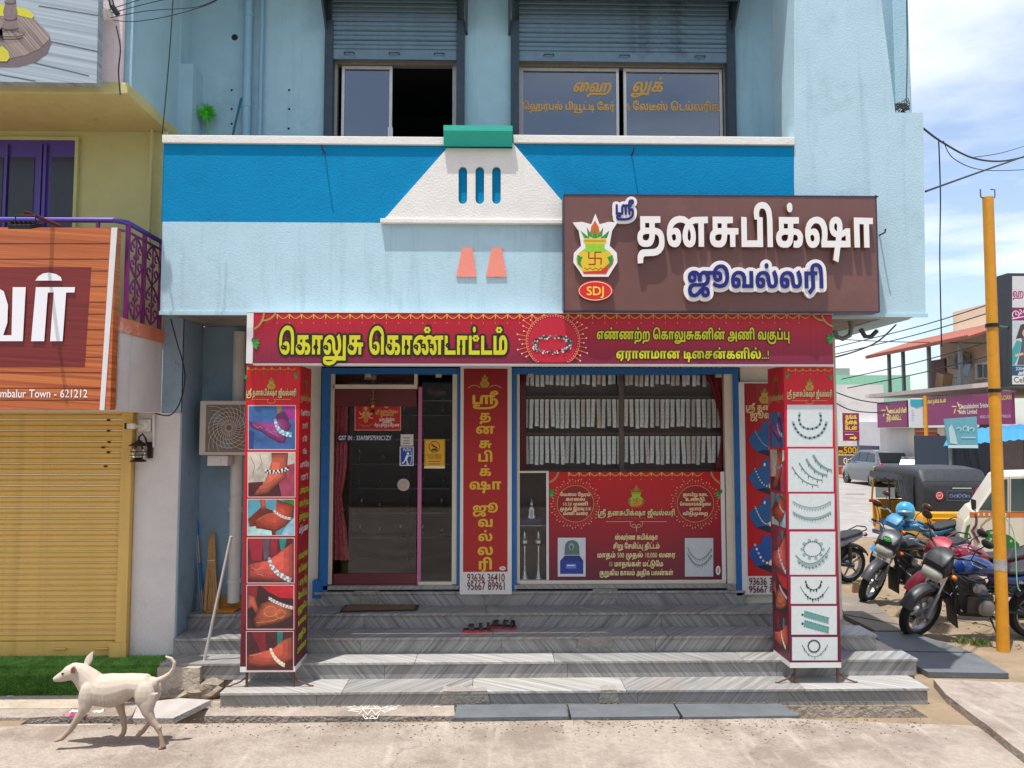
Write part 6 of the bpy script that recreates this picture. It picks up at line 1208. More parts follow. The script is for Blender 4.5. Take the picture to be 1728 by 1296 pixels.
for x, y in ((721, 557), (842, 557), (803, 571)):
    p = Print(PF(YBn))
    for k in range(6): a = k * math.pi / 3; p.disc('#17140f', x + 3.6 * math.cos(a), y + 3.6 * math.sin(a), 3.3, None, 8, .0046)
    for k in range(6): a = k * math.pi / 3; p.disc('#c9c41a', x + 3.6 * math.cos(a), y + 3.6 * math.sin(a), 2.4, None, 8, .005)
    p.disc('#17140f', x, y, 1.7, None, 8, .0056)
    p.build('flower_print', ban)

# ---------------------------------------------------------------- narrow vertical name board
ver = thing('vertical_signboard', A(818, 1003, 7.77), 'narrow red vertical name board with yellow letters between door and window', 'signboard')
YV = 7.78
MB().pbox(776.5, 619, 863.5, 1003, YV, YV + .07).build('board', mat('white_flex', '#d4d2cd', .5, var=.05, stain='#b3ada2', ss=5, sth=.62), ver)
o_ = org(ver); MB().pbox(782, 622, 856.5, 965, YV - .002, YV - .0002).build('red_print', gradient('vertical_print', '#7d1216', '#a31418', 1.6, 2.4), ver)
p = Print(PF(YV - .002)); kalash(p, 818, 643, .24, '#a8892a', False)
for sg in (-1, 1): p.line('#c9a06a', bez((818 + sg * 8, 654), (818 + sg * 18, 646), (818 + sg * 28, 655), 8), 1)
for s, yb, yt in (('ஸ்ரீ', 682, 667), ('த', 709, 697), ('ன', 732, 719), ('சு', 756, 743.5), ('பி', 779, 766), ('க்', 803, 790.5), ('ஷா', 826, 812.5), ('ஜூ', 865, 853), ('வ', 889, 876), ('ல்', 913, 900.5), ('ல', 936.5, 923), ('ரி', 961, 947)):
    p.text('#d6ae2a', s, 819, yb, yt, 10, 54)
p.disc('#d8d0d0', 848, 959, 5.5, 3.5); p.text('#b0202a', '24x', 848, 960.5, 957, 2, 7)
p.text('#6b1a1e', '93636 36410', 820, 981.5, 969.5, 16, 63); p.text('#6b1a1e', '95667 89961', 820, 995.5, 983.5, 16, 63)
p.build('name_print', ver)

# ---------------------------------------------------------------- the two printed picture stands
def stand_frame(name, px0, px1, y0, y1, Y0, Y1, label):
    t = thing(name, (A((px0 + px1) / 2, y1, Y0).x, (Y0 + Y1) / 2, .142), label, 'picture stand')
    X0, X1 = A(px0, 875, Y0).x, A(px1, 875, Y0).x; Z1, Z0 = A((px0 + px1) / 2, y0, Y0).z, A((px0 + px1) / 2, y1, Y0).z
    return t, X0, X1, Z0, Z1
def feet(t, X0, X1, Y0, Y1, Z0):
    rm_ = mat('rusty_leg', '#6b4a3a', .8, .3, var=.3, vs=30)
    for x, sx in ((X0 + .05, -1), (X1 - .02, 1)):
        for y in (Y0 + .03, Y1 - .03):
            yz = .142 if y < 6.91 else .290
            m = MB(); m.box(x - .009, x + .009, y - .009, y + .009, yz, Z0)
            if y < 6.9: m.tube([Vector((x, y, Z0 - .05)), Vector((x + sx * .06, y, yz + .04)), Vector((x + sx * .15, y, yz + .006)), Vector((x + sx * .17, y, yz + .006))], .008, 6)
            m.build('leg', rm_, t)
    MB().box(X0, X1, Y0, Y1, Z0, Z0 + .045).build('base_rail', mat('white_trim', '#d5d3d0'), t)
def header(p, cx, y0, w, s):
    festoon(p, cx - w / 2 + 4, cx + w / 2 - 2, y0 + 3, 13, 4.5, lw=.9); kalash(p, cx, y0 + 30, .22, '#b08f2c', False)
    p.text('#3d1208', 'ஸ்ரீ தனசுபிக்ஷா ஜீவல்லரி', cx + .5, y0 + 51, y0 + 43, 26, w - 4, .0011); p.text('#d9bd82', 'ஸ்ரீ தனசுபிக்ஷா ஜீவல்லரி', cx, y0 + 50.5, y0 + 42.5, 4, w - 4, .0018)
    flourish(p, '#d39a52', cx, y0 + 57, w * .36, lw=.8)
def beads(p, c, pts, r_, c2=None, n=None, drop=0):
    """a chain of beads along normalised points"""
    L = [0]
    for i in range(1, len(pts)): L.append(L[-1] + math.hypot(pts[i][0] - pts[i - 1][0], pts[i][1] - pts[i - 1][1]))
    n = n or int(L[-1] / (r_ * 1.7)) + 2
    for k in range(n):
        s = L[-1] * k / (n - 1); i = max(j for j in range(len(L)) if L[j] <= s + 1e-9); i = min(i, len(L) - 2)
        t = (s - L[i]) / max(1e-9, L[i + 1] - L[i]); x, y = pts[i][0] + (pts[i + 1][0] - pts[i][0]) * t, pts[i][1] + (pts[i + 1][1] - pts[i][1]) * t
        p.disc(c if (k % 2 or not c2) else c2, x, y, r_, r_, 7)
        if drop and k % 2: p.line(c, [(x, y), (x, y + drop)], .7); p.disc(c2 or c, x, y + drop, r_ * .7, r_ * .7, 6)
FOOT = {
 'purple': dict(bg='#3a5f92', bg2=('#2c3f70', [(0, .55), (.12, .6), (.10, 1), (0, 1)]), cloth=[('#8a6a2c', [(.6, 0), (.72, 0), (.7, .12), (.62, .2)]), ('#8f2a78', [(.7, 0), (1, 0), (1, .35), (.86, .30), (.78, .12)]), ('#5b2a50', [(.55, .3), (.62, .18), (.78, .12), (.88, .32), (.75, .42)])], skin=[('#7a2f63', [(0, .36), (.12, .37), (.5, .40), (.58, .28), (.8, .28), (.92, .45), (.85, .6), (.78, .86), (.66, .86), (.46, .74), (.28, .6), (.06, .5)])], pat=[('#a0709a', [(.1 + .05 * k, .42 + .03 * (k % 3) + .017 * k) for k in range(11)]), ('#a0709a', [(.3 + .045 * k, .52 + .022 * k + .02 * (k % 2)) for k in range(9)])], ank=('#bcd8dc', '#6aa4b2', bez((.57, .33), (.62, .62), (.9, .64)), 2.8)),
 'rock': dict(bg='#bdb4a4', bg2=('#4a1d24', [(0, .68), (1, .62), (1, 1), (0, 1)]), cloth=[('#9a3f55', [(.62, .5), (.78, .3), (1, .24), (1, 1), (.72, 1), (.66, .7)])], skin=[('#a1503c', [(.50, 0), (.86, 0), (.84, .3), (.82, .55), (.6, .74), (.42, .92), (.12, .98), (.15, .9), (.3, .78), (.42, .5), (.5, .2)])], pat=[('#7d7468', [(.05, .1), (.14, .3), (.1, .5)]), ('#7d7468', [(.25, .05), (.3, .25), (.2, .4)])], ank=('#2c2624', '#d8d0c8', bez((.38, .4), (.6, .46), (.85, .34)), 2.2)),
 'plate': dict(bg='#4f8f9c', bg2=('#6d2a20', [(0, .55), (.3, .2), (.62, .34), (.6, 1), (.1, 1)]), cloth=[('#9ec3bf', [(0, .78), (.3, .72), (.5, .82), (.52, 1), (0, 1)]), ('#8fb8c4', [(.8, .8), (1, .5), (1, 1), (.72, 1)]), ('#2f7a34', [(.76, 0), (1, 0), (1, .22), (.84, .2)]), ('#b31f22', [(.15, .66), (.3, .56), (.44, .68), (.36, .82), (.18, .82)])], skin=[('#93402f', [(.26, 0), (.36, 0), (.40, .26), (.3, .3)]), ('#8f3a2a', [(.62, 0), (1, .16), (.98, .5), (.8, .75), (.6, .9), (.2, .8), (.1, .6), (.4, .4), (.6, .4)])], pat=[('#b9702f', bez((.2, .6), (.4, .34), (.64, .4)))], ank=('#d9d2c6', '#a79c90', bez((.56, .3), (.72, .5), (.92, .52)), 1.6)),
 'red': dict(bg='#57202c', bg2=('#8d1f2e', [(0, 0), (.34, 0), (.3, .5), (.1, .5)]), cloth=[('#5b4a55', [(.32, 0), (.48, 0), (.46, .4), (.36, .5)]), ('#8f2430', [(.5, 0), (.66, 0), (.62, .36), (.48, .4)]), ('#1e7a72', [(.68, 0), (.84, 0), (.8, .24), (.72, .3)])], skin=[('#a3453a', [(1, .08), (1, .9), (.7, .97), (.0, .9), (0, .6), (.4, .52), (.6, .38), (.8, .22)])], pat=[('#c9857a', [(.1, .66), (.2, .72), (.3, .66)]), ('#c9857a', [(.2, .8), (.34, .84)])], ank=('#d8d8d6', '#8d8f92', bez((.47, .46), (.52, .74), (.92, .92)), 3.0)),
 'hand': dict(bg='#3a1f22', bg2=('#b3202a', [(.3, 0), (1, 0), (1, .3), (.7, .28), (.45, .14)]), cloth=[('#7d2028', [(0, 0), (.24, 0), (.2, .3), (.06, .4)])], skin=[('#8d4434', [(.02, .2), (.16, .24), (.26, .6), (.2, .66), (.1, .5), (0, .55)]), ('#8a4630', [(.3, .42), (.55, .32), (.98, .46), (.96, .7), (.7, .86), (.2, .96), (.14, .8)])], pat=[('#c98a52', ring_arc(.5, .6, .14, .12, 0, 330, 10)), ('#c98a52', ring_arc(.72, .66, .1, .1, 40, 360, 9)), ('#c98a52', [(.2, .86), (.4, .84), (.6, .8), (.8, .7)])], ank=('#dcdad6', '#9a958f', bez((.48, .28), (.7, .44), (.98, .5)), 1.9)),
 'gold': dict(bg='#4a2328', bg2=('#7d2430', [(.1, 0), (.4, 0), (.42, .5), (.3, .5)]), cloth=[('#1f7d70', [(.66, 0), (.78, 0), (.76, .3), (.66, .36)])], skin=[('#9a4636', [(1, .12), (1, .7), (.76, .86), (.3, .9), (0, .84), (0, .62), (.4, .5), (.62, .4), (.8, .2)])], pat=[('#c98a72', [(.06, .62), (.2, .6), (.34, .56)])], ank=('#d9c48a', '#e8e2d2', bez((.52, .46), (.6, .72), (.8, .84)), 2.4)),
}
def foot_picture(t, fr, x0, y0, x1, y1, kind, aspect=1.0, border=True, ankle=1.0):
    s = FOOT[kind]; p = Print(fr)
    if border: p.rect('#d9b7b2', x0 - abs(x1 - x0) * .015, y0 - (y1 - y0) * .018, x1 + abs(x1 - x0) * .015 if x1 > x0 else x1, y1 + (y1 - y0) * .018)
    Q = lambda pts: [(x0 + (x1 - x0) * a, y0 + (y1 - y0) * b) for a, b in pts]
    p.rect(mat('photo_' + s['bg'][1:], s['bg'], .4, var=.35, vs=7), x0, y0, x1, y1); p.poly(mat('photo_' + s['bg2'][0][1:], s['bg2'][0], .4, var=.3, vs=8), Q(s['bg2'][1]))
    for c, pts in s['cloth']: p.poly(mat('photo_' + c[1:], c, .4, var=.35, vs=12), Q(pts))
    for c, pts in s['skin']:                              # printed photograph: dark rim, mid tone, highlight
        r0, g0, b0 = (int(c[i:i + 2], 16) for i in (1, 3, 5)); mx_, my_ = sum(q[0] for q in pts) / len(pts), sum(q[1] for q in pts) / len(pts)
        for f, sc_, off in ((.72, 1.0, 0), (.95, .90, -.012), (1.12, .74, -.03), (1.3, .5, -.05)):
            h = '#%02x%02x%02x' % tuple(min(255, int(v * f)) for v in (r0, g0, b0)); p.poly(mat('photo_' + h[1:], h, .4, var=.2, vs=16), Q([(mx_ + (a - mx_) * sc_, my_ + (b - my_) * sc_ + off) for a, b in pts]))
    for c, pts in s['pat']: p.line(c, Q(pts), abs(x1 - x0) * .012)
    c1, c2, pts, r_ = s['ank']; pts = Q(pts); r_ = r_ * abs(x1 - x0) / 78
    beads(p, c1, pts, r_, c2); beads(p, c2, [(x, y + r_ * 1.5 * (1 if y1 > y0 else -1)) for x, y in pts], r_ * .7, c1)
    return p.build('picture_print', t)
YP0, YP1 = 6.70, 7.10
ls, X0, X1, Z0, Z1 = stand_frame('picture_stand', 410.5, 502.5, 617, 1134, YP0, YP1, 'red box stand at left with six pictures of feet wearing anklets')
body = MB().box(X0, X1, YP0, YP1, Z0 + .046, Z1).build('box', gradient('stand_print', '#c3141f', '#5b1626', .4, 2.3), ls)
feet(ls, X0, X1, YP0, YP1, Z0)
ff = PF(YP0); p = Print(ff); header(p, 458, 617, 88, 1); leaves(p, 502, 634, .45, -1); leaves(p, 413, 636, .4, 1); p.build('header_print', ls)
for kind, a, b in (('purple', 685, 758), ('rock', 764, 838), ('plate', 843, 903), ('red', 908.5, 983), ('hand', 988, 1061), ('gold', 1066, 1131)):
    sh = (a - 617) / 516 * -4.5
    foot_picture(ls, ff, 419 + sh + 1.2, a, 497.5 + sh + 1.2, b, kind)
fr_side = Fr((X1, YP0, Z0), (0, 1, 0), (0, 0, 1)); H = Z1 - Z0
p = Print(fr_side); wc = '#dcd6d2'; yc = '#b6c02a'
words = [(wc, 's.31'), (wc, 's.18'), (wc, 's.16'), (wc, 's.14'), (wc, 's.30'), (wc, 's.24'), (yc, 'பண்டிகை'), (yc, 'கால சிறப்பு'), (yc, 'தள்ளுபடி'), (wc, 'விற்பனை'), (None, ''), (yc, 'ஸ்வர்ண'), (yc, 'சுபிக்ஷா'), (yc, '11 மாத சிறு'), (yc, 'சேமிப்பு'), (yc, 'குறுகிய'), (yc, 'காலம்'), (yc, 'அதிக'), (yc, 'பலன்கள்')]
z = H * .835
for c, s in words:
    if c and s[0] == 's': squiggle(p, c, .2 - float(s[1:]) / 2, .2 + float(s[1:]) / 2, z, .044, .010, .001, len(p.items))
    elif c: p.text(c, s, .20, z, z + .044, 0, .31)
    z -= H * .0435
kalash(p, .2, H * .93, -.0022, '#a3451f', False); p.text('#c9a06a', 'ஸ்ரீ தனசுபிக்ஷா ஜீவல்லரி', .2, H * .885, H * .885 + .04, 4, .38)
p.build('side_print', ls)

rs_, X0, X1, Z0, Z1 = stand_frame('picture_stand', 1328, 1413, 617, 1127, YP0, YP1, 'red box stand at right with seven white jewellery pictures on its front')
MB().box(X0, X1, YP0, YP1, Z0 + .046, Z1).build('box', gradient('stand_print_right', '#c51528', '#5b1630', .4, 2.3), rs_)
feet(rs_, X0, X1, YP0, YP1, Z0)
m = MB(); m.box(X0 - .002, X1 + .002, YP0 - .003, YP0 - .0005, Z1 - .012, Z1); m.build('top_strip', mat('white_trim', '#d5d3d0'), rs_)
p = Print(ff); header(p, 1366, 619, 80, 1); leaves(p, 1326, 634, .45, 1); leaves(p, 1404, 636, .4, -1); p.build('header_print', rs_)
jd, jl = '#2f4a4b', '#84a3a2'
def jewel(i, a, b):
    sh = (a - 617) / 510 * 12 - 6.5; x0, x1 = 1333.5 + sh * .9, 1408.5 + sh * .9
    p = Print(ff); p.rect('#cdb9c4', x0 - 1, a - 1, x1 + 1, b + 1); p.rect('#c9d0ce', x0, a, x1, b)
    cx = (x0 + x1) / 2; w, h = x1 - x0, b - a
    Q = lambda pts: [(x0 + w * u, a + h * v) for u, v in pts]
    if i == 0:
        beads(p, jd, Q(bez((.27, .2), (.2, .56), (.5, .58)) + bez((.5, .58), (.82, .56), (.73, .2))), 2.3, jl); beads(p, jd, Q(bez((.12, .42), (.22, .78), (.5, .8)) + bez((.5, .8), (.8, .78), (.87, .42))), 2.3, jl)
    elif i == 1:
        for k in range(4):
            q = Q(bez((.08 + .16 * k, .42 - .09 * k), (.3 + .13 * k, .86 - .14 * k), (.66 + .1 * k, .86 - .12 * k)))
            p.line(jl, q, 4.2 if k > 1 else 2.6); p.line(jd, q, .7); beads(p, jd, [(x, y + 3) for x, y in q], 1.2, jl, 7, 3)
    elif i == 2:
        for dy in (.22, .52):
            q = Q(bez((.08, dy), (.5, dy + .36), (.92, dy))); p.line(jl, q, 3.0); beads(p, jd, [(x, y + 3) for x, y in q], .8, jl, 30, 3)
    elif i == 3:
        beads(p, jd, Q(ring_arc(.5, .40, .2, .18, 0, 360, 28)), 1.1, jl)
        for k in range(10): an = R(36 * k); p.disc(jl, x0 + w * (.5 + .235 * math.cos(an)), a + h * (.40 + .22 * math.sin(an)), 3, 2.4, 8)
        q = Q(bez((.12, .55), (.5, 1.02), (.88, .38))); beads(p, jd, q, 1.0, jl)
        for k in range(1, 10): x, y = q[k]; p.disc(jl, x, y + 3.4, 3.2, 2.6, 8); p.disc(jd, x, y + 7, 1.1, None, 6)
    elif i == 4:
        beads(p, jd, Q(ring_arc(.5, .12, .17, .36, 0, 180, 20)), .7); beads(p, '#1c2526', Q(ring_arc(.5, .12, .18, .38, 10, 170, 12)), 1.8, jd, 9, 3)
        q = Q(bez((.2, .35), (.5, 1.35), (.84, .35))); p.line(jd, q, .8); beads(p, '#1c2526', q[2:9], 1.7, jd, 8, 3.5)
    elif i == 5:
        for k in range(2):
            p.poly('#5f9490', Q([(.28, .14 + .34 * k), (.84, .40 + .34 * k), (.82, .60 + .34 * k), (.27, .36 + .34 * k)])); p.disc(jd, x0 + w * .24, a + h * (.30 + .32 * k), 2.2)
            beads(p, jl, Q([(.28, .38 + .34 * k), (.82, .62 + .34 * k)]), .9, jd, 22); beads(p, '#27403f', Q([(.34, .2 + .34 * k), (.8, .42 + .34 * k)]), .8, None, 6)
    else:
        beads(p, jd, Q(ring_arc(.48, .38, .12, .24, 0, 360, 26)), .6, None, 40); beads(p, jd, Q(ring_arc(.48, .38, .135, .28, 0, 360, 10)), 1.2)
        q = Q(bez((.22, .36), (.48, 1.36), (.78, .36))); p.line(jd, q, .7); beads(p, jd, q, 1.0, None, 11, 2.4)
    return p.build('picture_print', rs_)
for i, (a, b) in enumerate(((684, 753), (758, 829), (834, 892), (898, 969), (974, 1018), (1023.5, 1070), (1076, 1113.5))): jewel(i, a, b)
fl_ = Fr((X0, YP1, Z0), (0, -1, 0), (0, 0, 1)); H = Z1 - Z0; W = YP1 - YP0
for kind, a, b in (('purple', .845, .725), ('rock', .715, .575), ('plate', .565, .455), ('red', .445, .30), ('hand', .29, .16), ('gold', .15, .04)):
    foot_picture(rs_, fl_, .03, H * a, W - .03, H * b, kind, border=False)
p = Print(fl_); kalash(p, W / 2, H * .935, -.0022, '#8a3a1f', False); p.text('#c9a06a', 'ஸ்ரீ தனசுபிக்ஷா ஜீவல்லரி', W / 2, H * .885, H * .885 + .04, 4, .37); p.build('side_print', rs_)

# ---------------------------------------------------------------- half-hidden red poster behind the right stand
po = thing('necklace_poster', A(1290, 1003, 7.80), 'red poster of necklaces on blue busts, half hidden by right stand', 'poster')
YQ = 7.80
MB().pbox(1249.5, 645, 1362, 1003, YQ, YQ + .05).build('board', mat('white_flex', '#d4d2cd'), po)
MB().pbox(1259, 647, 1355, 972, YQ - .0018, YQ - .0002).build('red_print', gradient('poster_print', '#8c1418', '#b51a1c', 1.0, 2.2), po)
p = Print(PF(YQ - .002)); kalash(p, 1290, 668, .28, '#b8962a', False); p.text('#d9c08a', 'ஸ்ரீ தனசுபிக்ஷா', 1305, 692, 684, 5, 92); p.text('#d9c08a', 'ஜூவல்லரி', 1303, 706, 697, 5, 74)
for k, (a, b) in enumerate(((712, 772), (776, 836), (840, 900), (904, 966))):
    h = b - a; cxx = 1302
    p.poly(pm('#1f5a8f' if k < 3 else '#1f4f9a', .2, .5, 4), [(cxx - 14, a), (cxx + 18, a), (cxx + 20, a + h * .2), (cxx + 34, a + h * .3), (cxx + 44, a + h * .48), (cxx + 30, a + h * .8), (cxx, b), (cxx - 26, a + h * .84), (cxx - 39, a + h * .5), (cxx - 33, a + h * .32), (cxx - 18, a + h * .2)])
    p.poly('#12233f', [(cxx + 30, a + h * .8), (cxx, b), (cxx - 26, a + h * .84), (cxx - 12, a + h * .78), (cxx + 10, a + h * .86)])
    q = bez((cxx - 27, a + h * .25), (cxx - 12, a + h * (.9 if k != 0 else .75)), (cxx - 2, a + h * .68), 14)
    q = [(x - 1, y) for x, y in q] + [(2 * cxx - x - 2, y) for x, y in reversed(q)]
    beads(p, '#e3dccb', q, (.6, 1.3, 1.2, 2.2)[k], '#c9b98a', (40, 18, 30, 13)[k]); p.disc('#e8dcae', cxx - 2, a + h * .74, 3, 4, 8)
    if k in (1, 2): p.disc('#dfe6e6', cxx - 12, a + 8, 1.6, 3); p.disc('#dfe6e6', cxx + 12, a + 8, 1.6, 3)
p.text('#5e1a1e', '93636 36410', 1296, 987, 976, 16, 64); p.text('#5e1a1e', '95667 89961', 1296, 1000, 989.5, 16, 64)
p.build('picture_print', po)
# ================================================================ shop front: door, display window, things behind the glass
bluep = mat('blue_wood_paint', '#17609e', .5, var=.1, vs=8, bump=.15, stain='#0f4676', ss=4, sth=.58)
crm = mat('cream_aluminium', '#cfc6b2', .45, var=.06, vs=10, stain='#a39274', ss=5, sth=.63)
maroon = mat('maroon_wood', '#5e2226', .45, var=.15, vs=5, bump=.1, stain='#431719', ss=3)
g_shop = glass('shop_glass', (.97, .98, .97), 1.5, .55)
YD = 7.80
df = MB()
df.pbox(541, 621, 555, 1003, YD, YW + .16); df.pbox(771, 621, 776.4, 990, YD + .012, YW + .16); df.pbox(555, 621, 771, 631, YD + .004, YW + .16)
df.build('door_surround', bluep, bld)
MB().pbox(527, 980, 541, 1010, YD - .01, YW - .0005).build('door_surround_foot', bluep, bld)
df = MB(); df.pbox(863.7, 621, 872, 1003, YD + .006, YW + .16); df.pbox(1240, 621, 1249.3, 1005, YD, YW + .16); df.pbox(872, 621, 1240, 631, YD + .003, YW + .16)
df.build('window_surround', bluep, bld)
df = MB(); df.pbox(555, 631, 562, 986, YD + .03, YD + .09); df.pbox(763, 631, 771, 986, YD + .03, YD + .09); df.pbox(562, 649, 704, 656, YD + .03, YD + .09); df.pbox(699, 631, 704.5, 649, YD + .03, YD + .09); df.pbox(706, 982, 763, 990, YD + .028, YD + .09)
df.build('door_frame', crm, bld)
# swinging glass door
door = MB().pbox(562.5, 968, 703, 988, YD + .045, YD + .075).build('door', maroon, bld)
MB().pbox(562.5, 656.5, 703, 686, YD + .045, YD + .075).build('top_rail', maroon, door)
MB().pbox(558, 656.5, 562.3, 988, YD + .04, YD + .08).build('hinge_stile', mat('orange_wood', '#a8552a', .5, var=.15), door)
MB().pbox(562.5, 686.2, 703, 967.8, YD + .057, YD + .063).build('pane', glass('door_glass', (.93, .90, .86), 1.5, .8), door)
pinkp = mat('pink_edge_tape', '#b5668f', .5, var=.05)
MB().pbox(704.8, 653, 711, 986, YD + .03, YD + .08).build('edge_strip', pinkp, door)
c = A(681, 818, YD + .05)
MB().lathe([(.062, 0), (.062, -.01), (.04, -.016), (.036, -.01), (.02, -.012), (.018, -.03)], c, 'y', 20).build('handle', mat('beige_knob', '#b3a595', .4, var=.1), door, smooth=True)
MB().pbox(711.2, 631, 762.8, 981.8, YD + .056, YD + .062).build('side_pane', g_shop, bld)
MB().pbox(562.2, 631.2, 698.8, 648.8, YD + .056, YD + .062).build('transom_pane', g_shop, bld)
# display window frame and glass
df = MB(); df.pbox(872.2, 631.5, 877, 985, YD + .03, YD + .09); df.pbox(1225, 631.5, 1239.5, 1000, YD + .02, YD + .09); df.pbox(877, 979, 1225, 986, YD + .03, YD + .09)
df.build('display_frame', crm, bld)
MB().pbox(877.2, 631.5, 1224.8, 978.8, YD + .05, YD + .056).build('display_pane', g_shop, bld)
MB().pbox(868, 986.5, 1241, 993, YD - .01, YD + .12).build('display_sill', mar1, bld)
MB().pbox(545, 988.5, 774, 995, YD + .0, YD + .12).build('door_sill', mar2, bld)
for k, (a, b, y0, y1) in enumerate(((598, 640, 997, 1019), (1000, 1042, 994, 1012))):
    MB().pbox(a, y0, b, y1, YD - .003, YD - .0008).build('mortar_patch', mort, steps)
# floor-spring brackets at the heads
for px in (621, 740, 896, 1213): MB().pbox(px - 5, 631, px + 5, 637, YD + .02, YD + .05).build('patch_fitting', alum, bld)

# things stuck on or hung at the door
def sticker(name, label, x0, y0, x1, y1, Y, c, cat='sticker', border=None):
    t = thing(name, A((x0 + x1) / 2, y1, Y), label, cat)
    MB().pbox(x0, y0, x1, y1, Y - .0022, Y - .0002).build('sheet', pm(c), t)
    p = Print(PF(Y - .0022))
    if border: p.line(border, [(x0 + 1.2, y0 + 1.2), (x1 - 1.2, y0 + 1.2), (x1 - 1.2, y1 - 1.2), (x0 + 1.2, y1 - 1.2), (x0 + 1.2, y0 + 1.2)], .9)
    return t, p
YG_ = YD + .056
t, p = sticker('red_notice', 'small red festival notice with a standing figure on the door glass', 598, 673.5, 677, 727, YG_, '#b3181c', 'notice', '#d9a9a0')
p.disc('#c47a2a', 617.5, 690, 5.5, 6.5); p.disc('#b51c1e', 617.5, 690, 4.6, 5.6); p.disc('#d8a878', 617.5, 690, 2.6, 3.2); p.poly('#d3a04a', [(614.8, 687.5), (617.5, 683), (620.2, 687.5)])
p.poly('#c9803a', [(614.5, 694), (620.5, 694), (622.5, 704), (620, 713), (615, 713), (612.5, 704)])
for sg in (-1, 1): p.line('#e0b08a', [(617.5 + sg * 3, 695), (617.5 + sg * 8, 700), (617.5 + sg * 11, 695)], 1.6); p.line('#e0b08a', [(617.5 + sg * 3, 697), (617.5 + sg * 7, 705), (617.5 + sg * 12, 706)], 1.5)
p.line('#a8823a', ring_arc(617.5, 714, 12, 4, 0, 180, 8), .8); p.line('#a8823a', ring_arc(617.5, 717, 8, 3, 0, 180, 8), .8)
kalash(p, 652, 683, .12, '#c9a032', False); p.text('#dca45a', 'ஸ்ரீ தனசுபிக்ஷா', 653, 697, 692.5, 5, 38); p.text('#dca45a', 'ஜூவல்லரி', 653, 702, 698, 5, 22); p.text('#ecd9d2', 'அட்சய திருதியை', 653, 710, 706, 8, 26); p.text('#ecd9d2', 'முன்னிட்டு', 653, 714.5, 711, 8, 16); p.text('#ecd9d2', 'சிறப்பு தள்ளுபடி விற்பனை', 653, 719.5, 715.5, 8, 42)
p.build('notice_print', t)
t, p = sticker('tax_number_strip', 'dark blue strip with white GST number across the door glass', 569, 733, 665, 745, YG_, '#16193a', 'sign'); p.text('#e8eaf0', 'GST IN : 33AFBFS7593C1ZY', 616, 742.6, 736, 14, 89); p.build('number_print', t)
t, p = sticker('white_note', 'small white paper note above the push sign', 676, 733, 697.5, 752, YG_, '#cdc8c0', 'note')
for y in (739, 744, 748): p.line('#5a5148', [(681, y), (691, y)], 1.3)
p.build('note_print', t)
t, p = sticker('push_sign', 'blue and white push sign with pushing figure on the door', 674.5, 753.5, 698, 786, YG_, '#d8dee6', 'sign')
p.rect('#1b3f96', 676, 755, 696.5, 784.5); p.text('#eef2f6', 'PUSH', 687, 761.5, 757, 10, 13); p.disc('#e9eef4', 688.5, 765.5, 2.2); p.poly('#e9eef4', [(686, 768), (690, 768.5), (686.5, 776), (683, 774)]); p.line('#e9eef4', [(689, 769.5), (694, 769)], 1.2)
p.line('#e9eef4', [(684.5, 775), (681.5, 780), (678.5, 782)], 1.8); p.line('#e9eef4', [(685, 775), (687.5, 779), (687, 783), (690, 783)], 1.7); p.line('#c9d2de', [(693.5, 762), (695, 772), (693, 783)], 1.1); p.build('sign_print', t)
t, p = sticker('shoe_notice', 'yellow remove your shoes notice on the side glass', 716, 741, 751, 790.5, YG_, '#d9a31c', 'notice', '#8a6a18')
p.rect('#e4d8b8', 716, 786.5, 750.5, 790.3); p.disc('#3a1712', 733, 754, 9.6, 9.6, 24); p.disc('#d9a31c', 733, 754, 8.4, 8.4, 24); p.poly('#1d130f', [(727, 751), (729, 749), (737, 754.5), (739, 757), (738, 757.5), (733, 755)]); p.poly('#1d130f', [(728, 758), (733, 756.5), (738, 758), (738, 760.5), (728, 760.5)])
p.text('#7a5312', 'PLEASE REMOVE', 733, 769.5, 766.5, 4, 25); p.text('#7a1a16', 'YOUR SHOES', 733, 774, 770.5, 8, 22)
for y in (778.5, 783): p.line('#6a4a12', [(723, y), (743, y)], 1.3)
p.build('notice_print', t)
# carton in the transom, charm on a string, curtain inside the door
t = thing('carton', A(632, 649, 8.05), 'brown printed carton on the shelf over the door', 'carton'); MB().pbox(566, 628, 698, 650, 8.02, 8.3).build('box', mat('brown_carton', '#6d3a2c', .7, var=.1), t)
p = Print(PF(8.02)); p.text('#2f1712', 'Super', 610, 645, 636, 2, 34); p.text('#2f1712', 'Super', 664, 645, 636, 2, 34); p.rect('#b9b3a8', 615, 628, 635, 641, .002); p.build('box_print', t)
t = thing('hanging_charm', A(631, 730, YD + .02), 'lemon and brass charm hanging on a string before the red notice', 'charm')
yy = YD + .012
MB().tube([A(630.5, 622, yy), A(629, 700, yy)], .0015, 4).build('string', mat('string_white', '#b9b2a4', .8), t)
m = MB()
for y, w in ((667, 6), (674, 5), (680, 6)): m.tube([A(629 - w, y + 1, yy), A(629, y - .5, yy), A(629 + w, y, yy)], .004, 6)
m.tube([A(629 + 3 * math.sin(k * 1.3), 668 + k * 1.6, yy) for k in range(9)], .003, 6)
m.build('brass_links', mat('brass', '#8a6a2f', .4, .7), t); MB().ball(A(629, 685, yy), .019, 10, 8).build('lemon', mat('lemon', '#d8a02a', .5), t, smooth=True); MB().ball(A(629, 694, yy), .018, 8, 7).build('black_bead', blk, t, smooth=True)
def cur(t, a, b): f = 1 - .35 * math.exp(-((t - .62) / .12) ** 2) if t < .8 else 1 + (t - .8) * 1.3; return (a, a + (b - a) * f)
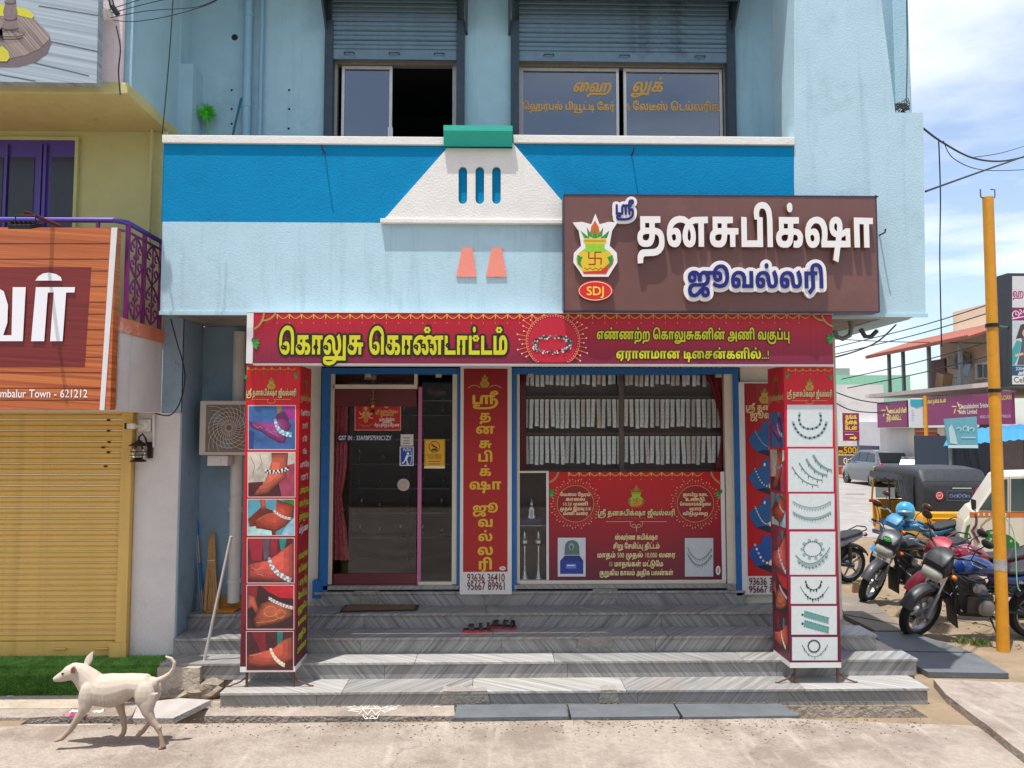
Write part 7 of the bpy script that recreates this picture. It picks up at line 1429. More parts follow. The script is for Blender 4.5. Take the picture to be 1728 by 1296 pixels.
drape(None, 'door_curtain', mat('pink_patterned_curtain', '#d07890', .9, var=.35, vs=30), A(563, 800, 7.95).x, A(586, 800, 7.95).x, 7.95, A(570, 945, 7.95).z, A(570, 672, 7.95).z, 3.5, .018, cur, label='pink patterned curtain gathered at the left inside the door', cat='curtain')
# cabinet with shelves seen through the door
cab = thing('glass_cabinet', (A(660, 900, 9.6).x, 9.7, .712), 'dark display cabinet with small silver pieces inside the doorway', 'cabinet')
cm_ = mat('dark_cabinet_wood', '#42342c', .5, var=.15)
cx0, cx1 = A(590, 800, 9.6).x, A(764, 800, 9.6).x
MB().box(cx0, cx1, 9.95, 10.0, .712, 2.7).build('back', cm_, cab)
for x in (cx0, (cx0 * .45 + cx1 * .55), cx1 - .04): MB().box(x, x + .04, 9.55, 9.949, .712, 2.7).build('side', cm_, cab)
for k in range(6): MB().box(cx0 + .041, cx1 - .041, 9.56, 9.948, 1.0 + k * .3, 1.018 + k * .3).build('shelf', mat('glass_shelf_edge', '#77827c', .2), cab)
silver = mat('silver_ware', '#b9bab8', .25, .9, var=.1)
rnd = random.Random(12)
cup = MB().lathe([(.035, 0), (.03, .01), (.01, .03), (.012, .05), (.04, .09), (.035, .12)], (0, 0, 0), 'z', 10).mesh('silver_cup', silver, smooth=True)
for k in range(6):
    for j in range(5):
        x = cx0 + .12 + j * (cx1 - cx0 - .24) / 4
        if abs(x - (cx0 * .45 + cx1 * .55) - .02) < .06: continue
        o = bpy.data.objects.new('silver_cup', cup); col.objects.link(o); o.location = (x + rnd.uniform(-.02, .02), 9.68, 1.0192 + k * .3); o.scale = [rnd.uniform(.7, 1.2)] * 2 + [rnd.uniform(.6, 1.4)]
        tag(o, 'small silver cup on the %s cabinet shelf inside the door' % ('lowest', 'second lowest', 'third lowest', 'third highest', 'second highest', 'highest')[k], 'cup', 'silver cups on cabinet shelf %d' % (k + 1))
t = thing('pot_figurine', A(740, 668, 8.5), 'brown animal figurine on the high shelf behind the side glass', 'figurine'); c = A(740, 663, 8.5); fm = mat('brown_clay', '#7d5a44', .7, var=.2)
MB().ball(c, (.09, .05, .05), 10, 8).build('body', fm, t, smooth=True); MB().ball(c + Vector((-.085, 0, .02)), .04, 10, 8).build('head', fm, t, smooth=True)
for dx in (-.05, .05): MB().tube([c + Vector((dx, 0, -.02)), c + Vector((dx, 0, -.085))], .018, 8).build('leg', fm, t)
MB().box(A(713, 668, 8.45).x, A(764, 668, 8.45).x, 8.35, 8.6, c.z - .1, c.z - .087).build('high_shelf', mat('glass_shelf_edge', '#77827c'), bld)

# ---- display window: packets of anklets in rows, poster, silver pieces
YR = 8.0
dback = thing('display_shelves', (A(1050, 795, 8.3).x, 8.4, .712), 'brown backed shelves behind the shop window holding rows of packets', 'shelves')
shm = mat('shelf_brown', '#65524a', .6, var=.12)
xa, xb = A(874, 700, YR).x, A(1236, 700, YR).x
MB().box(xa, xb, 8.12, 8.16, .712, 3.05).build('back_panel', shm, dback)
xm = A(1047, 700, YR).x
MB().box(xm - .025, xm + .025, YR - .06, 8.119, .712, 3.05).build('divider', shm, dback)
rows_ = [(598, 652, 'top'), (674, 722, 'middle'), (736, 783, 'bottom')]
for y in (669, 731, 792):
    for u, v in ((xa, xm - .026), (xm + .026, xb)): MB().box(u, v, YR - .05, 8.119, A(1050, y, YR).z - .012, A(1050, y, YR).z).build('shelf', shm, dback)
pk_m = [mat('clear_packet_%d' % k, c, .25, var=.25, vs=30) for k, c in enumerate(('#dde2e3', '#c6cbcc', '#e6e6e2', '#cfc6be'))]
rnd = random.Random(4); meshes = {}
def packet_mesh(k):
    if k not in meshes:
        m = MB(); m.box(-.019, .019, -.006, .006, -.30, -.025); m.box(-.021, .021, -.009, .003, -.03, 0); m.box(-.006, .006, -.010, -.0062, -.28, -.04)
        meshes[k] = m.mesh('anklet_packet', pk_m[k])
    return meshes[k]
for ri, (y0, y1, rn) in enumerate(rows_):
    for bi, (pa_, pb_) in enumerate(((888, 1044), (1056, 1212))):
        n = 19
        for k in range(n):
            px = pa_ + (pb_ - pa_) * k / (n - 1); top = A(px, y0, YR); hgt = top.z - A(px, y1, YR).z
            o = bpy.data.objects.new('anklet_packet', packet_mesh(rnd.randrange(4) if rnd.random() < .5 else 0)); col.objects.link(o)
            o.location = (top.x, YR - .03 + rnd.uniform(-.01, .01), top.z); o.scale = (1, 1, hgt / .30 * rnd.uniform(.93, 1.03)); o.rotation_euler = (rnd.uniform(0, .06), rnd.uniform(-.03, .03), rnd.uniform(-.5, .5))
            tag(o, 'narrow clear packet hanging in the %s row, %s bay of the shop window' % (rn, ('left', 'right')[bi]), 'packet', 'anklet packets in the %s row, %s bay' % (rn, ('left', 'right')[bi]))
redc = mat('red_curtain_cloth', '#7d1626', .9, var=.15, vs=8)
drape(None, 'window_curtain', redc, A(877, 700, 7.91).x, A(888, 700, 7.91).x, 7.91, A(880, 795, 7.91).z, A(880, 632, 7.91).z, 2.5, .012, label='narrow red curtain at the left edge of the display window', cat='curtain')
drape(None, 'window_curtain', redc, A(1200, 700, 7.91).x, A(1226, 700, 7.91).x, 7.91, A(1210, 795, 7.91).z, A(1210, 632, 7.91).z, 3.5, .015, lambda t, a, b: (a + .16 * math.sin(t * 2.6) - .06, b), label='wider red curtain at the right edge of the display window', cat='curtain')
wp = thing('window_poster', A(1072, 978, YD + .034), 'large red shop poster covering the lower display window', 'poster')
YO = YD + .034
MB().pbox(926, 796, 1217, 978.5, YO, YO + .006).build('sheet', gradient('window_poster_print', '#b8101c', '#571431', -.02, 1.05, .35), wp)
MB().pbox(922, 795, 926, 979, YO - .004, YO + .008).build('edge_trim', mat('white_trim', '#d5d3d0'), wp); MB().pbox(1217.2, 796, 1224, 979, YO - .002, YO + .008).build('edge_trim', mat('white_trim', '#d5d3d0'), wp)
p = Print(PF(YO)); festoon(p, 960, 1186, 797, 17, 6); leaves(p, 927, 832, .7, 1); leaves(p, 1216, 834, .7, -1)
for pts in (bez((927, 814), (940, 808), (942, 797)), bez((1216, 816), (1202, 808), (1200, 797))): p.line('#b08a4a', pts, 3)
kalash(p, 1073.5, 838, .40, '#b8982a')
for cxx, lines in ((971, ('வேலை நேரம்:', 'காலை', '10.30 மணி', 'முதல் இரவு 8.00', 'மணி வரை')), (1173, ('ஞாயிறு கடை', 'உண்டு,', 'செவ்வாய்க்கிழமை', 'வார', 'விடுமுறை'))):
    cyy = 850
    for k in range(52):
        a = 2 * math.pi * k / 52; r1 = 37 + (k % 3) * 2.2 + (k % 2); p.line('#d8604a', [(cxx + 33 * math.cos(a), cyy + 33 * math.sin(a)), (cxx + r1 * math.cos(a), cyy + r1 * math.sin(a))], .8); p.disc('#e8a58a', cxx + r1 * math.cos(a), cyy + r1 * math.sin(a), 1.1, None, 6)
    p.disc('#d88a4a', cxx, cyy, 31.5, None, 36); p.disc('#8a1522', cxx, cyy, 30.4, None, 36)
    for k, s in enumerate(lines): p.text('#e2cf9c', s, cxx, cyy - 13 + k * 8, cyy - 17.5 + k * 8, 8, 52 if len(s) > 10 else 42)
p.text('#3d0d10', 'ஸ்ரீ தனசுபிக்ஷா ஜீவல்லரி', 1073.8, 870.2, 863, 26, 131); p.text('#dcc486', 'ஸ்ரீ தனசுபிக்ஷா ஜீவல்லரி', 1073.5, 869.8, 862.5, 4, 130, .0016)
p.text('#b8564a', 'FOR THE PRICELESS MEMORIES', 1073.5, 875.5, 872.5, 2, 74); flourish(p, '#d9a486', 1073.5, 880, 50)
p.line('#d9a486', bez((1066, 886), (1073.5, 880), (1073.5, 896), 8), 1); p.line('#d9a486', bez((1081, 886), (1073.5, 880), (1073.5, 896), 8), 1)
for k, (s, w) in enumerate((('ஸ்வர்ண சுபிக்ஷா', 72), ('சிறு சேமிப்பு திட்டம்', 78), ('மாதம் 500 முதல் 10,000 வரை', 131), ('11 மாதங்கள் மட்டுமே', 90), ('குறுகிய காலம் அதிக பலன்கள்', 124))):
    p.text('#e4d49a', s, 1073.5, 910.5 + k * 15, 903.5 + k * 15, 7, w)
p.rect('#c9ccd2', 941, 907, 988, 972.5); p.poly('#55716c', ring_arc(965, 922, 12, 11, 180, 360, 10) + [(978, 936), (952, 936)]); p.disc('#8fa39c', 964, 922, 4.5, 6); p.disc('#3d514c', 964, 923, 2.2, 3.4); p.poly('#1c2f78', [(945, 946), (953, 937), (978, 937), (984, 946)]); p.rect('#22388f', 945, 946, 984, 968); p.rect('#5f78c2', 955, 951, 972, 959); p.rect('#dfe4ef', 957, 953, 970, 954.5)
p.rect('#b9c1c4', 1155, 907.5, 1203, 972.5)
for dy in (0, 10): beads(p, '#5c6a6c', [(x, y + dy) for x, y in bez((1160, 924), (1178, 962), (1200, 926), 14)], .9, '#2f393b', 26, 3.5)
p.disc('#e2dcd8', 1211, 962, 4, 8, 14); p.disc('#b0202a', 1211, 962, 1.3, 5); p.build('poster_print', wp)
# niche with silver lamps and an idol left of the poster
MB().pbox(876, 795, 925, 798, YO, YO + .3).build('niche_top', crm, bld)
niche = mat('niche_wood', '#4a3529', .6, var=.15, vs=3)
MB().box(A(876, 880, YO).x, A(926, 880, YO + .3).x, YO + .34, YO + .36, .72, A(900, 797, YO).z).build('niche_back', niche, bld)
zsh = A(900, 885, YO + .1).z
MB().box(A(877, 880, YO).x, A(921, 880, YO).x, YO + .05, YO + .3, zsh - .012, zsh).build('niche_shelf', mat('glass_shelf_edge', '#77827c'), bld)
t = thing('purple_box', A(898, 884, YO + .12), 'purple jewel box on the small shelf under the idol', 'box'); MB().box(A(877, 878, YO + .1).x, A(913, 878, YO + .1).x, YO + .08, YO + .22, zsh + .001, zsh + .056).build('box', mat('purple_velvet', '#4a2f63', .8, var=.1), t, bev=.004)
t = thing('silver_idol', A(897, 873, YO + .12), 'small seated silver idol on the purple box in the window', 'idol'); c = Vector((A(897, 870, YO + .14).x, YO + .14, zsh + .058))
m = MB().lathe([(.06, 0), (.062, .02), (.045, .05), (.05, .09), (.03, .12), (.012, .125)], c, 'z', 12, (1, .7)); m.build('body', silver, t, smooth=True); MB().ball(c + Vector((0, -.005, .145)), .028, 10, 8).build('head', silver, t, smooth=True); MB().lathe([(.03, .16), (.02, .185), (.004, .21)], c, 'z', 10).build('crown', silver, t, smooth=True)
for dx, lab in ((885, 'left'), (909, 'right')):
    t = thing('silver_lamp', A(dx, 978, YO + .12), '%s one of two tall silver lamps beside the window poster' % lab, 'lamp', 'tall silver lamps in the window')
    c = Vector((A(dx, 970, YO + .13).x, YO + .13, A(dx, 976, YO + .13).z)); h = A(dx, 895, YO + .13).z - c.z
    MB().lathe([(.062, 0), (.055, .03 * h), (.03, .10 * h), (.018, .2 * h), (.022, .25 * h), (.015, .3 * h), (.02, .4 * h), (.014, .45 * h), (.018, .6 * h), (.02, .68 * h)], c, 'z', 14).build('stem', silver, t, smooth=True)
    MB().lathe([(.02, .68 * h), (.05, .74 * h), (.052, .8 * h), (.03, .86 * h), (.02, .93 * h), (.004, h)], c, 'z', 14).build('bowl', silver, t, smooth=True)
# doormat and sandals
dm = thing('doormat', (A(640, 1028, 7.6).x, 7.65, .576), 'brown coir doormat with dark border on the top step', 'doormat')
q = [G(573, 1033, .58), G(703, 1030, .58), G(707, 1022, .58), G(584, 1022, .58)]
MB().prism([v + Vector((0, 0, .010)) for v in q], (0, 0, -.012)).build('border', mat('dark_rubber', '#2f2a28', .8), dm)
c = sum(q, Vector()) / 4; MB().prism([c + (v - c) * .93 + Vector((0, 0, .014)) for v in q], (0, 0, -.003)).build('pile', mat('coir', '#7d5f42', .95, var=.25, vs=60, bump=.8, bs=150), dm)
rub = mat('black_sandal_rubber', '#231f20', .7, var=.15); rsole = mat('red_sandal_sole', '#b02a30', .6, var=.1)
def sandal(p0, ang, label):
    t = thing('sandal', p0, label, 'sandal', 'pair of sandals on the steps', rz=ang)
    out = [(-.13, -.03), (-.12, -.045), (-.04, -.038), (.05, -.05), (.11, -.045), (.14, -.01), (.135, .025), (.08, .048), (-.02, .038), (-.11, .042), (-.13, .02)]
    MB().prism([(x, y, .022) for x, y in out], (0, 0, -.022)).build('sole', rsole, t); MB().prism([(x * .95, y * .93, .028) for x, y in out], (0, 0, -.006)).build('footbed', rub, t)
    for x, w, h in ((.06, .05, .05), (-.03, .03, .055), (-.10, .022, .06)):
        m = MB(); N = 8; r0 = [Vector((x - w / 2, .047 * math.cos(math.pi * k / N), .02 + h * math.sin(math.pi * k / N))) for k in range(N + 1)]; m.loft([r0, [v + Vector((w, 0, 0)) for v in r0]], cap=False, close=False); m.loft([[v + Vector((0, 0, .006)) for v in r0], [v + Vector((w, 0, .006)) for v in r0]], cap=False, close=False); m.build('strap', rub, t, smooth=True)
    MB().cbox((.075, -.03, .055), (.05, .025, .012)).build('red_tab', mat('pinkish_tab', '#c9554f', .6), t)
sandal(G(806, 1066, .4335), R(184), 'left black sandal with red sole, side on, on the steps')
sandal(G(848, 1060, .4335), R(160), 'right black sandal with red sole, turned away, on the steps')
# ================================================================ side street on the right
class PX(Fr):
    """upright surface facing -X at plane X, addressed in picture points"""
    def __init__(s, X): s.X = X; s.u = Vector((0, -1, 0)); s.v = Vector((0, 0, 1)); s.n = Vector((-1, 0, 0))
    def p(s, a, b, d=0.0): q = AX(a, b, s.X); return Vector((s.X - d, q.y, q.z))
def YX(px, X): return AX(px, 700, X).y
XB = 18.0
fb_ = thing('corner_shop_building', (XB, 33, 0), 'two storey beige building with red tiled veranda and purple signs across the street', 'building')
beige = mat('beige_wall', '#b8a894', .85, var=.06, vs=.8, stain='#9d8d7a', ss=.6); peach = mat('peach_wall', '#d9bfa6', .85, var=.05, vs=.8)
ya, yb = YX(1484, XB), 24.0
MB().box(XB, XB + 8, yb, ya, 0, 2.5).build('ground_floor_wall', mat('shop_white_wall', '#c9c2b8', .85, var=.08, vs=1, stain='#a0968a', ss=.8), fb_)
MB().box(XB - .5, XB + 8, yb, ya + .3, 3.92, 4.08).build('floor_slab', mat('slab_edge', '#c6b5ad', .85, var=.1, vs=2), fb_)
MB().box(XB + 1.5, XB + 7.9, yb, YX(1533, XB), 4.081, 6.6).build('upper_wall', beige, fb_)
MB().box(XB + 2.2, XB + 8, yb, YX(1530, XB), 6.601, 7.6).build('roof_parapet', peach, fb_)
rt = MB(); tile = mat('red_roof_tile', '#95584a', .8, var=.15, vs=6, bump=.2)
first = None; n_t = 62; y0r, y1r = 27.5, YX(1476, XB - .6) + .3
roof = MB().add([(XB - .75, y0r, 5.78), (XB + 1.6, y0r, 6.5), (XB + 1.6, y1r, 6.5), (XB - .75, y1r, 5.78)], [(0, 1, 2, 3)]).build('veranda_roof', tile, fb_)
for k in range(n_t):                                       # ribs of barrel tiles
    y = y0r + (y1r - y0r) * (k + .5) / n_t
    if first is None: first = MB().tube([(XB - .8, y, 5.78), (XB + 1.6, y, 6.52)], .085, 6).build('tile_rib', tile, roof, smooth=True); fy = y
    else: dup(first, (0, y - fy, 0), roof)
stl = mat('veranda_post', '#6f7476', .5, .3)
for px in (1503, 1527, 1571, 1624): y = YX(px, XB - .3); MB().box(XB - .36, XB - .24, y - .06, y + .06, 4.081, 5.9).build('post', stl, fb_)
fx_ = PX(XB + 1.5)
def xpanel(x0, y0, x1, y1, X, d, mt, name, parent):
    f = PX(X); m = MB(); q = [f.p(x0, y0), f.p(x1, y0), f.p(x1, y1), f.p(x0, y1)]
    zt, zb = max(q[0].z, q[1].z), min(q[2].z, q[3].z); zt = (q[0].z + q[1].z) / 2; zb = (q[2].z + q[3].z) / 2
    return m.box(X - d, X - .002, q[0].y, q[1].y, zb, zt).build(name, mt, parent)
do = xpanel(1571, 607, 1597, 668, XB + 1.5, .08, mat('maroon_door', '#5a3035', .6, var=.1), 'door', fb_)
wn_ = xpanel(1647, 612, 1670, 640, XB + 1.5, .06, mat('white_window_frame', '#d4d2cc', .6), 'window', fb_)
for a, b in ((1650, 1657), (1660, 1667)): xpanel(a, 615, b, 637, XB + 1.44, .02, mat('blue_dark_glass', '#1d2440', .15), 'pane', wn_)
for k, (a, b, y0, y1, c) in enumerate(((1546, 1588, 722, 790, '#8a4a24'), (1450, 1484, 752, 800, '#4a3b55'), (1655, 1673, 716, 760, '#5a3a2c'), (1690, 1728, 722, 790, '#59473c'))):
    s_ = xpanel(a, y0, b, y1 + 30, XB, .06, mat('street_shutter_%d' % k, c, .6, var=.12, vs=3), 'shutter', fb_)
    if k == 0:
        for j in range(10): xpanel(a + 1, y0 + 4 + j * 7, b - 1, y0 + 7 + j * 7, XB - .06, .03, mat('orange_slat', '#b0713a', .6), 'slat', s_)
        xpanel(1548, 732, 1586, 760, XB - .1, .02, pm('#a32c22', .25, .6, 2), 'red_notice', s_); xpanel(1548, 768, 1586, 782, XB - .1, .02, pm('#8a2c22', .35, .6, 3), 'red_notice', s_)
for px in (1541, 1592): y = YX(px, XB); MB().box(XB - .12, XB - .002, y - .25, y + .25, 0, 2.5).build('pillar', mat('cream_pillar', '#c9bba5', .8, var=.08), fb_)
acx = thing('air_conditioner', (XB + 1.2, YX(1624, XB + 1.2), 5.3), 'small grey air conditioner on the upper veranda wall across the street', 'air conditioner'); xpanel(1611, 598, 1637, 621, XB + 1.45, .3, mat('dull_ac', '#8a857c', .6, var=.1), 'case', acx)
yv = AX(1618, 610, XB + 1.1); MB().lathe([(.36, 0), (.34, -.03)], (XB + 1.145, yv.y, yv.z), 'x', 16).build('fan', mat('ac_dark', '#4b4f55'), acx)
ch = thing('plastic_chair', AX(1623, 668, XB + .6), 'pale blue plastic chair standing on the veranda across the street', 'chair'); c = Vector((XB + .6, YX(1622, XB + .6), 4.085)); chm = mat('pale_blue_plastic', '#8fa3b8', .5)
MB().box(c.x - .22, c.x + .22, c.y - .22, c.y + .22, c.z + .42, c.z + .46).build('seat', chm, ch); MB().prism([c + Vector(v) for v in ((.2, -.22, .44), (.2, .22, .44), (.32, .2, .95), (.32, -.2, .95))], (.03, 0, 0)).build('backrest', chm, ch)
for dx in (-.2, .2):
    for dy in (-.2, .2): MB().tube([c + Vector((dx, dy, .43)), c + Vector((dx * 1.15, dy * 1.15, 0))], .02, 6).build('leg', chm, ch)
t = thing('carton', AX(1598, 668, XB + .3), 'brown cardboard box leaning on the veranda edge across the street', 'carton'); c = Vector((XB + .2, YX(1595, XB + .2), 4.4)); MB().cbox(c, (.4, .5, .6), Matrix.Rotation(.25, 3, 'X')).build('box', mat('cardboard', '#9a7a58', .9, var=.1), t)
# purple sign boards
pur_m = mat('purple_sign_face', '#7d2358', .45, var=.06, vs=1.5)
def star(p, x, y, s, c='#e6cf8a'):
    for k in range(5):
        a = -math.pi / 2 + 2 * math.pi * k / 5; a2 = a + 2 * math.pi * 2 / 5
        p.line(c, [(x + s * math.cos(a), y + s * math.sin(a)), (x + s * .38 * math.cos(a + .63), y + s * .38 * math.sin(a + .63))], s * .16)
t = thing('purple_signboard', (XB - .4, YX(1510, XB - .4), 2.6), 'smaller purple sign with yellow Tamil lettering and star, left end of the building', 'signboard')
xpanel(1484, 677.5, 1534, 721.5, XB - .35, .12, pur_m, 'board', t); p = Print(PX(XB - .475)); star(p, 1496, 695, 9); p.text('#e0cf7a', 'தனலட்சுமி சீனி', 1514, 698, 692, 6, 32, .004); p.text('#e0cf7a', 'நிதி லிமிடெட்', 1509, 709.5, 703.5, 6, 25, .004); p.build('sign_print', t)
t = thing('purple_signboard', (XB - .4, YX(1640, XB - .4), 2.6), 'long purple sign reading Nidhi Limited across the street', 'signboard')
xpanel(1561, 667, 1712, 717, XB - .35, .12, pur_m, 'board', t)
p = Print(PX(XB - .475)); star(p, 1616, 689, 10); p.text('#d9c26a', 'தங்க நகை கடன்', 1580, 681, 675.5, 4, 34, .004); p.text('#e6dfc8', 'Dhanalakshmi Srinivasan', 1649, 690, 683, 6, 60, .004); p.text('#e6dfc8', 'Nidhi Limited', 1634, 699, 692, 6, 30, .004); p.text('#d9c26a', 'LOAN', 1699, 675, 668, 6, 16, .004); p.text('#d9b2c2', 'HEAD OFFICE : PERAMBALUR', 1680, 706, 701.5, 3, 52, .004); p.build('sign_print', t)
# white wall, green shed, low white wall
t = thing('white_boundary_wall', (16.4, 43, 0), 'tall stained white wall at the end of the side street', 'wall'); MB().box(A(1380, 700, 43).x, A(1492, 700, 43).x, 43, 43.3, 0, A(1440, 649, 43).z).build('wall', mat('stained_white_wall', '#d5d0cb', .9, var=.1, vs=.6, stain='#8f8983', ss=.7, sth=.58), t)
MB().box(A(1447, 730, 42.4).x, A(1494, 730, 42.4).x, 42.4, 42.99, 0, A(1480, 712, 42.4).z).build('low_wall', mat('grey_white_band', '#c5c5cc', .8, var=.08, vs=1), t)
t = thing('green_shed', (18, 47, 0), 'pale green painted building rising behind the white wall', 'building'); MB().box(A(1400, 640, 46).x, A(1536, 640, 46).x, 46, 50, 0, A(1460, 633, 46).z).build('wall', mat('mint_paint', '#8fc7a8', .8, var=.05), t); MB().box(A(1409, 625, 47).x, A(1434, 625, 47).x, 47, 48.5, A(1460, 633, 46).z, A(1420, 619, 46).z).build('roof_tank', mat('tank_grey', '#8a8c86', .7), t)
# red direction sign, rate boards
t = thing('red_arrow_sign', A(1436, 760, 28), 'crimson Tamil sign with yellow arrow on a post behind the right stand', 'sign')
MB().pbox(1422, 697, 1450, 744, 28, 28.08).build('board', pm('#8c1f4c'), t); MB().pbox(1419.5, 697, 1421.9, 744, 27.99, 28.1).build('edge', mat('white_trim', '#d5d3d0'), t); MB().pbox(1447, 744.2, 1450, 762, 28.02, 28.06).build('post', stl, t)
p = Print(PF(28)); p.text('#e8d24a', 'தங்க', 1436, 707, 701, 8, 19, .01); p.text('#e8d24a', 'நகை', 1436, 716, 710, 8, 20, .01); p.text('#e8d24a', 'கடன்', 1436, 725.5, 719.5, 8, 20, .01); p.line('#c97a9a', [(1423, 728.5), (1450, 728.5)], .8, .01); p.line('#e9dfe2', [(1426, 733), (1440, 733)], 1.2, .01); p.poly('#eec52e', [(1434, 737.5), (1441, 737.5), (1441, 735), (1446, 739), (1441, 743), (1441, 740.5), (1434, 740.5)], .01); p.build('sign_print', t)
t = thing('gold_rate_board', A(1440, 795, 39), 'brown gold rate board reading 5000 and 0.9 behind the car', 'sign')
MB().pbox(1414, 753, 1461, 767, 39, 39.1).build('upper_panel', pm('#6a2f1e'), t); MB().pbox(1415, 768.5, 1461, 786, 39, 39.1).build('lower_panel', pm('#6f5a4c'), t); MB().pbox(1410, 787, 1438, 801, 39, 39.1).build('red_panel', pm('#b0483c'), t)
p = Print(PF(39)); p.text('#e9c22e', '5000', 1438, 765, 755.5, 12, 28, .01); p.text('#e9c22e', 'ரூ', 1419, 765, 760, 4, 8, .01); p.text('#ece6e0', '0.9', 1432, 783, 773.5, 12, 20, .01); p.build('sign_print', t)
t = thing('standing_notice_board', A(1547, 722, 30), 'white and aqua notice board hung on the far yellow pole', 'sign')
MB().pbox(1535, 673, 1558, 721, 29, 29.08).build('board', pm('#cdd2d2'), t); p = Print(PF(29)); p.poly('#38a0b4', [(1536, 674), (1557.5, 674), (1557.5, 684), (1547, 688), (1536, 684)], .01)
for y in (693, 697, 701, 705, 709): p.line('#7d8487', [(1538, y), (1541 + (y % 3), y)], .7, .01)
p.build('sign_print', t)
ylw = mat('yellow_pole_paint', '#d08f22', .5, .1, var=.12, vs=6, stain='#8f5a1c', ss=5, sth=.63)
t = thing('yellow_pole', G(1566, 830, 0), 'far thin yellow pole beside the white notice board', 'pole'); q = A(1561, 668, 28.9); MB().tube([Vector((q.x, 28.9, 0)), Vector((q.x, 28.9, q.z))], .07, 10).build('shaft', ylw, t, smooth=True)
# aqua banner and blue awning
t = thing('aqua_banner', A(1622, 760, 20), 'faded aqua banner with pale lettering in front of the blue awning', 'banner')
MB().prism([A(1593, 707, 20), A(1648, 703, 20), A(1651, 757, 20), A(1601, 756, 20)], (0, .03, 0)).build('sheet', mat('faded_aqua', '#5f9aa5', .6, var=.1, vs=3), t)
p = Print(PF(20)); squiggle(p, '#9fc2c6', 1613, 1646, 728, -9, 1.8, .01, 4); p.rect('#b9cdd0', 1600, 751, 1650, 756, .01); p.poly('#a9bfc4', [(1600, 722), (1606, 716), (1611, 730), (1616, 750), (1603, 748)], .01); p.line('#9fc2c6', [(1622, 738), (1646, 738)], 2, .01); p.build('banner_print', t)
t = thing('blue_awning', (13.5, 22, 0), 'bright blue sheet metal awning over a dark stall on the right', 'awning')
blu = mat('blue_sheet_metal', '#2f86b5', .45, .1, var=.08, vs=2); m = MB(); N = 56; pA, pB = A(1592, 753, 21), A(1790, 736, 19.0); up = Vector((1.3, 1.8, .42))
r0 = [pA.lerp(pB, k / N) + Vector((0, 0, .018 * math.sin(k * 1.57))) for k in range(N + 1)]
m.loft([r0, [v + up for v in r0]], cap=False, close=False); m.build('roof_sheet', blu, t, smooth=True)
MB().box(pA.x + .6, pB.x + 1, 23.2, 23.4, 0, 2.2).build('back_wall', mat('dark_stall', '#20242e', .9, var=.1), t); MB().box(pA.x + .5, pA.x + .6, 21.4, 23.4, 0, 2.2).build('side_wall', mat('blue_stall_side', '#23303f', .7), t)
for f in (.1, .55): q = pA.lerp(pB, f); MB().tube([Vector((q.x, q.y + .2, 0)), Vector((q.x, q.y + .2, q.z))], .04, 8).build('post', stl, t)

# near yellow pole with its sign box
t = thing('yellow_pole', G(1693, 1097, 0), 'near thick yellow pole with an open fork at its top', 'pole')
b0, b1 = G(1693, 1099, 0), A(1667, 333, 8.15)
MB().tube([b0, b0.lerp(b1, .5), b1], [.062, .058, .054], 14).build('shaft', ylw, t, smooth=True)
for sg in (-1, 1): MB().tube([b1 + Vector((0, 0, -.01)), b1 + Vector((sg * .075, 0, .0)), b1 + Vector((sg * .08, 0, .02)), b1 + Vector((sg * .08, 0, .085)), b1 + Vector((sg * .035 if sg > 0 else -.08, 0, .09))], .008, 6).build('fork_prong', stl, t)
q = b0.lerp(b1, .185); MB().tube([q + Vector((0, 0, -.06)), q + Vector((0, 0, .06))], .0625, 14, cap=False).build('worn_patch', mat('bare_cement', '#a39c93', .9, var=.25, vs=20, bump=.5), t)
for f in (.565, .71): q = b0.lerp(b1, f); MB().tube([q + Vector((0, 0, -.02)), q + Vector((0, 0, .02))], .068, 14).build('band_clamp', blk, t)
o = cable('green_string', [b0.lerp(b1, .29) + Vector((.02, -.07, 0)), b0.lerp(b1, .25) + Vector((.12, -.06, 0)), b0.lerp(b1, .15) + Vector((.14, -.05, 0)), b0.lerp(b1, .13) + Vector((.17, -.05, 0))], .005, 'pale green string tied round the near yellow pole', mt=mat('green_string', '#8fc9a8', .7)); o['category'] = 'string'
sb_ = thing('pole_sign_box', A(1716, 655, 8.35), 'black framed clinic sign box fixed to the near yellow pole', 'sign')
YX_ = 8.33; xl = A(1704, 560, YX_).x; zt, zb3 = A(1716, 461, YX_).z, A(1716, 652, YX_).z
MB().box(xl, xl + .85, YX_, YX_ + .2, zb3, zt).build('case', mat('dark_sign_case', '#3a3d42', .5, .2, var=.1), sb_)
p = Print(PF(YX_)); p.rect('#cfd0d0', 1708, 466, 1800, 648); p.rect('#8a1d5c', 1708, 519, 1800, 541); p.text('#a3246a', 'ஹர', 1722, 501, 491, 8, 26); p.disc('#e6d9e0', 1714, 531, 6.5, 7); p.disc('#8a1d5c', 1714, 531, 5, 5.6); p.line('#e6d9e0', [(1714, 527), (1714, 531), (1717, 531)], 1.2); p.text('#e6d9e0', '24', 1725, 530, 523, 10, 10); p.line('#e6d9e0', [(1708, 538), (1728, 534)], 1.6)
p.rect('#b9c6c8', 1708, 542, 1800, 617); p.poly('#57575c', [(1722, 560), (1728, 549), (1740, 546), (1740, 590), (1726, 588)]); p.poly('#4a3a38', [(1714, 572), (1722, 548), (1734, 545), (1728, 570)]); p.poly('#c9a793', ring_arc(1730, 562, 5, 7, 0, 360, 10)); p.poly('#3f9a9c', [(1708, 590), (1716, 574), (1724, 577), (1719, 600), (1712, 616), (1708, 616)]); p.poly('#55565c', [(1724, 577), (1745, 575), (1745, 616), (1716, 616), (1720, 600)]); p.line('#d0ad9a', [(1714, 600), (1726, 597)], 4)
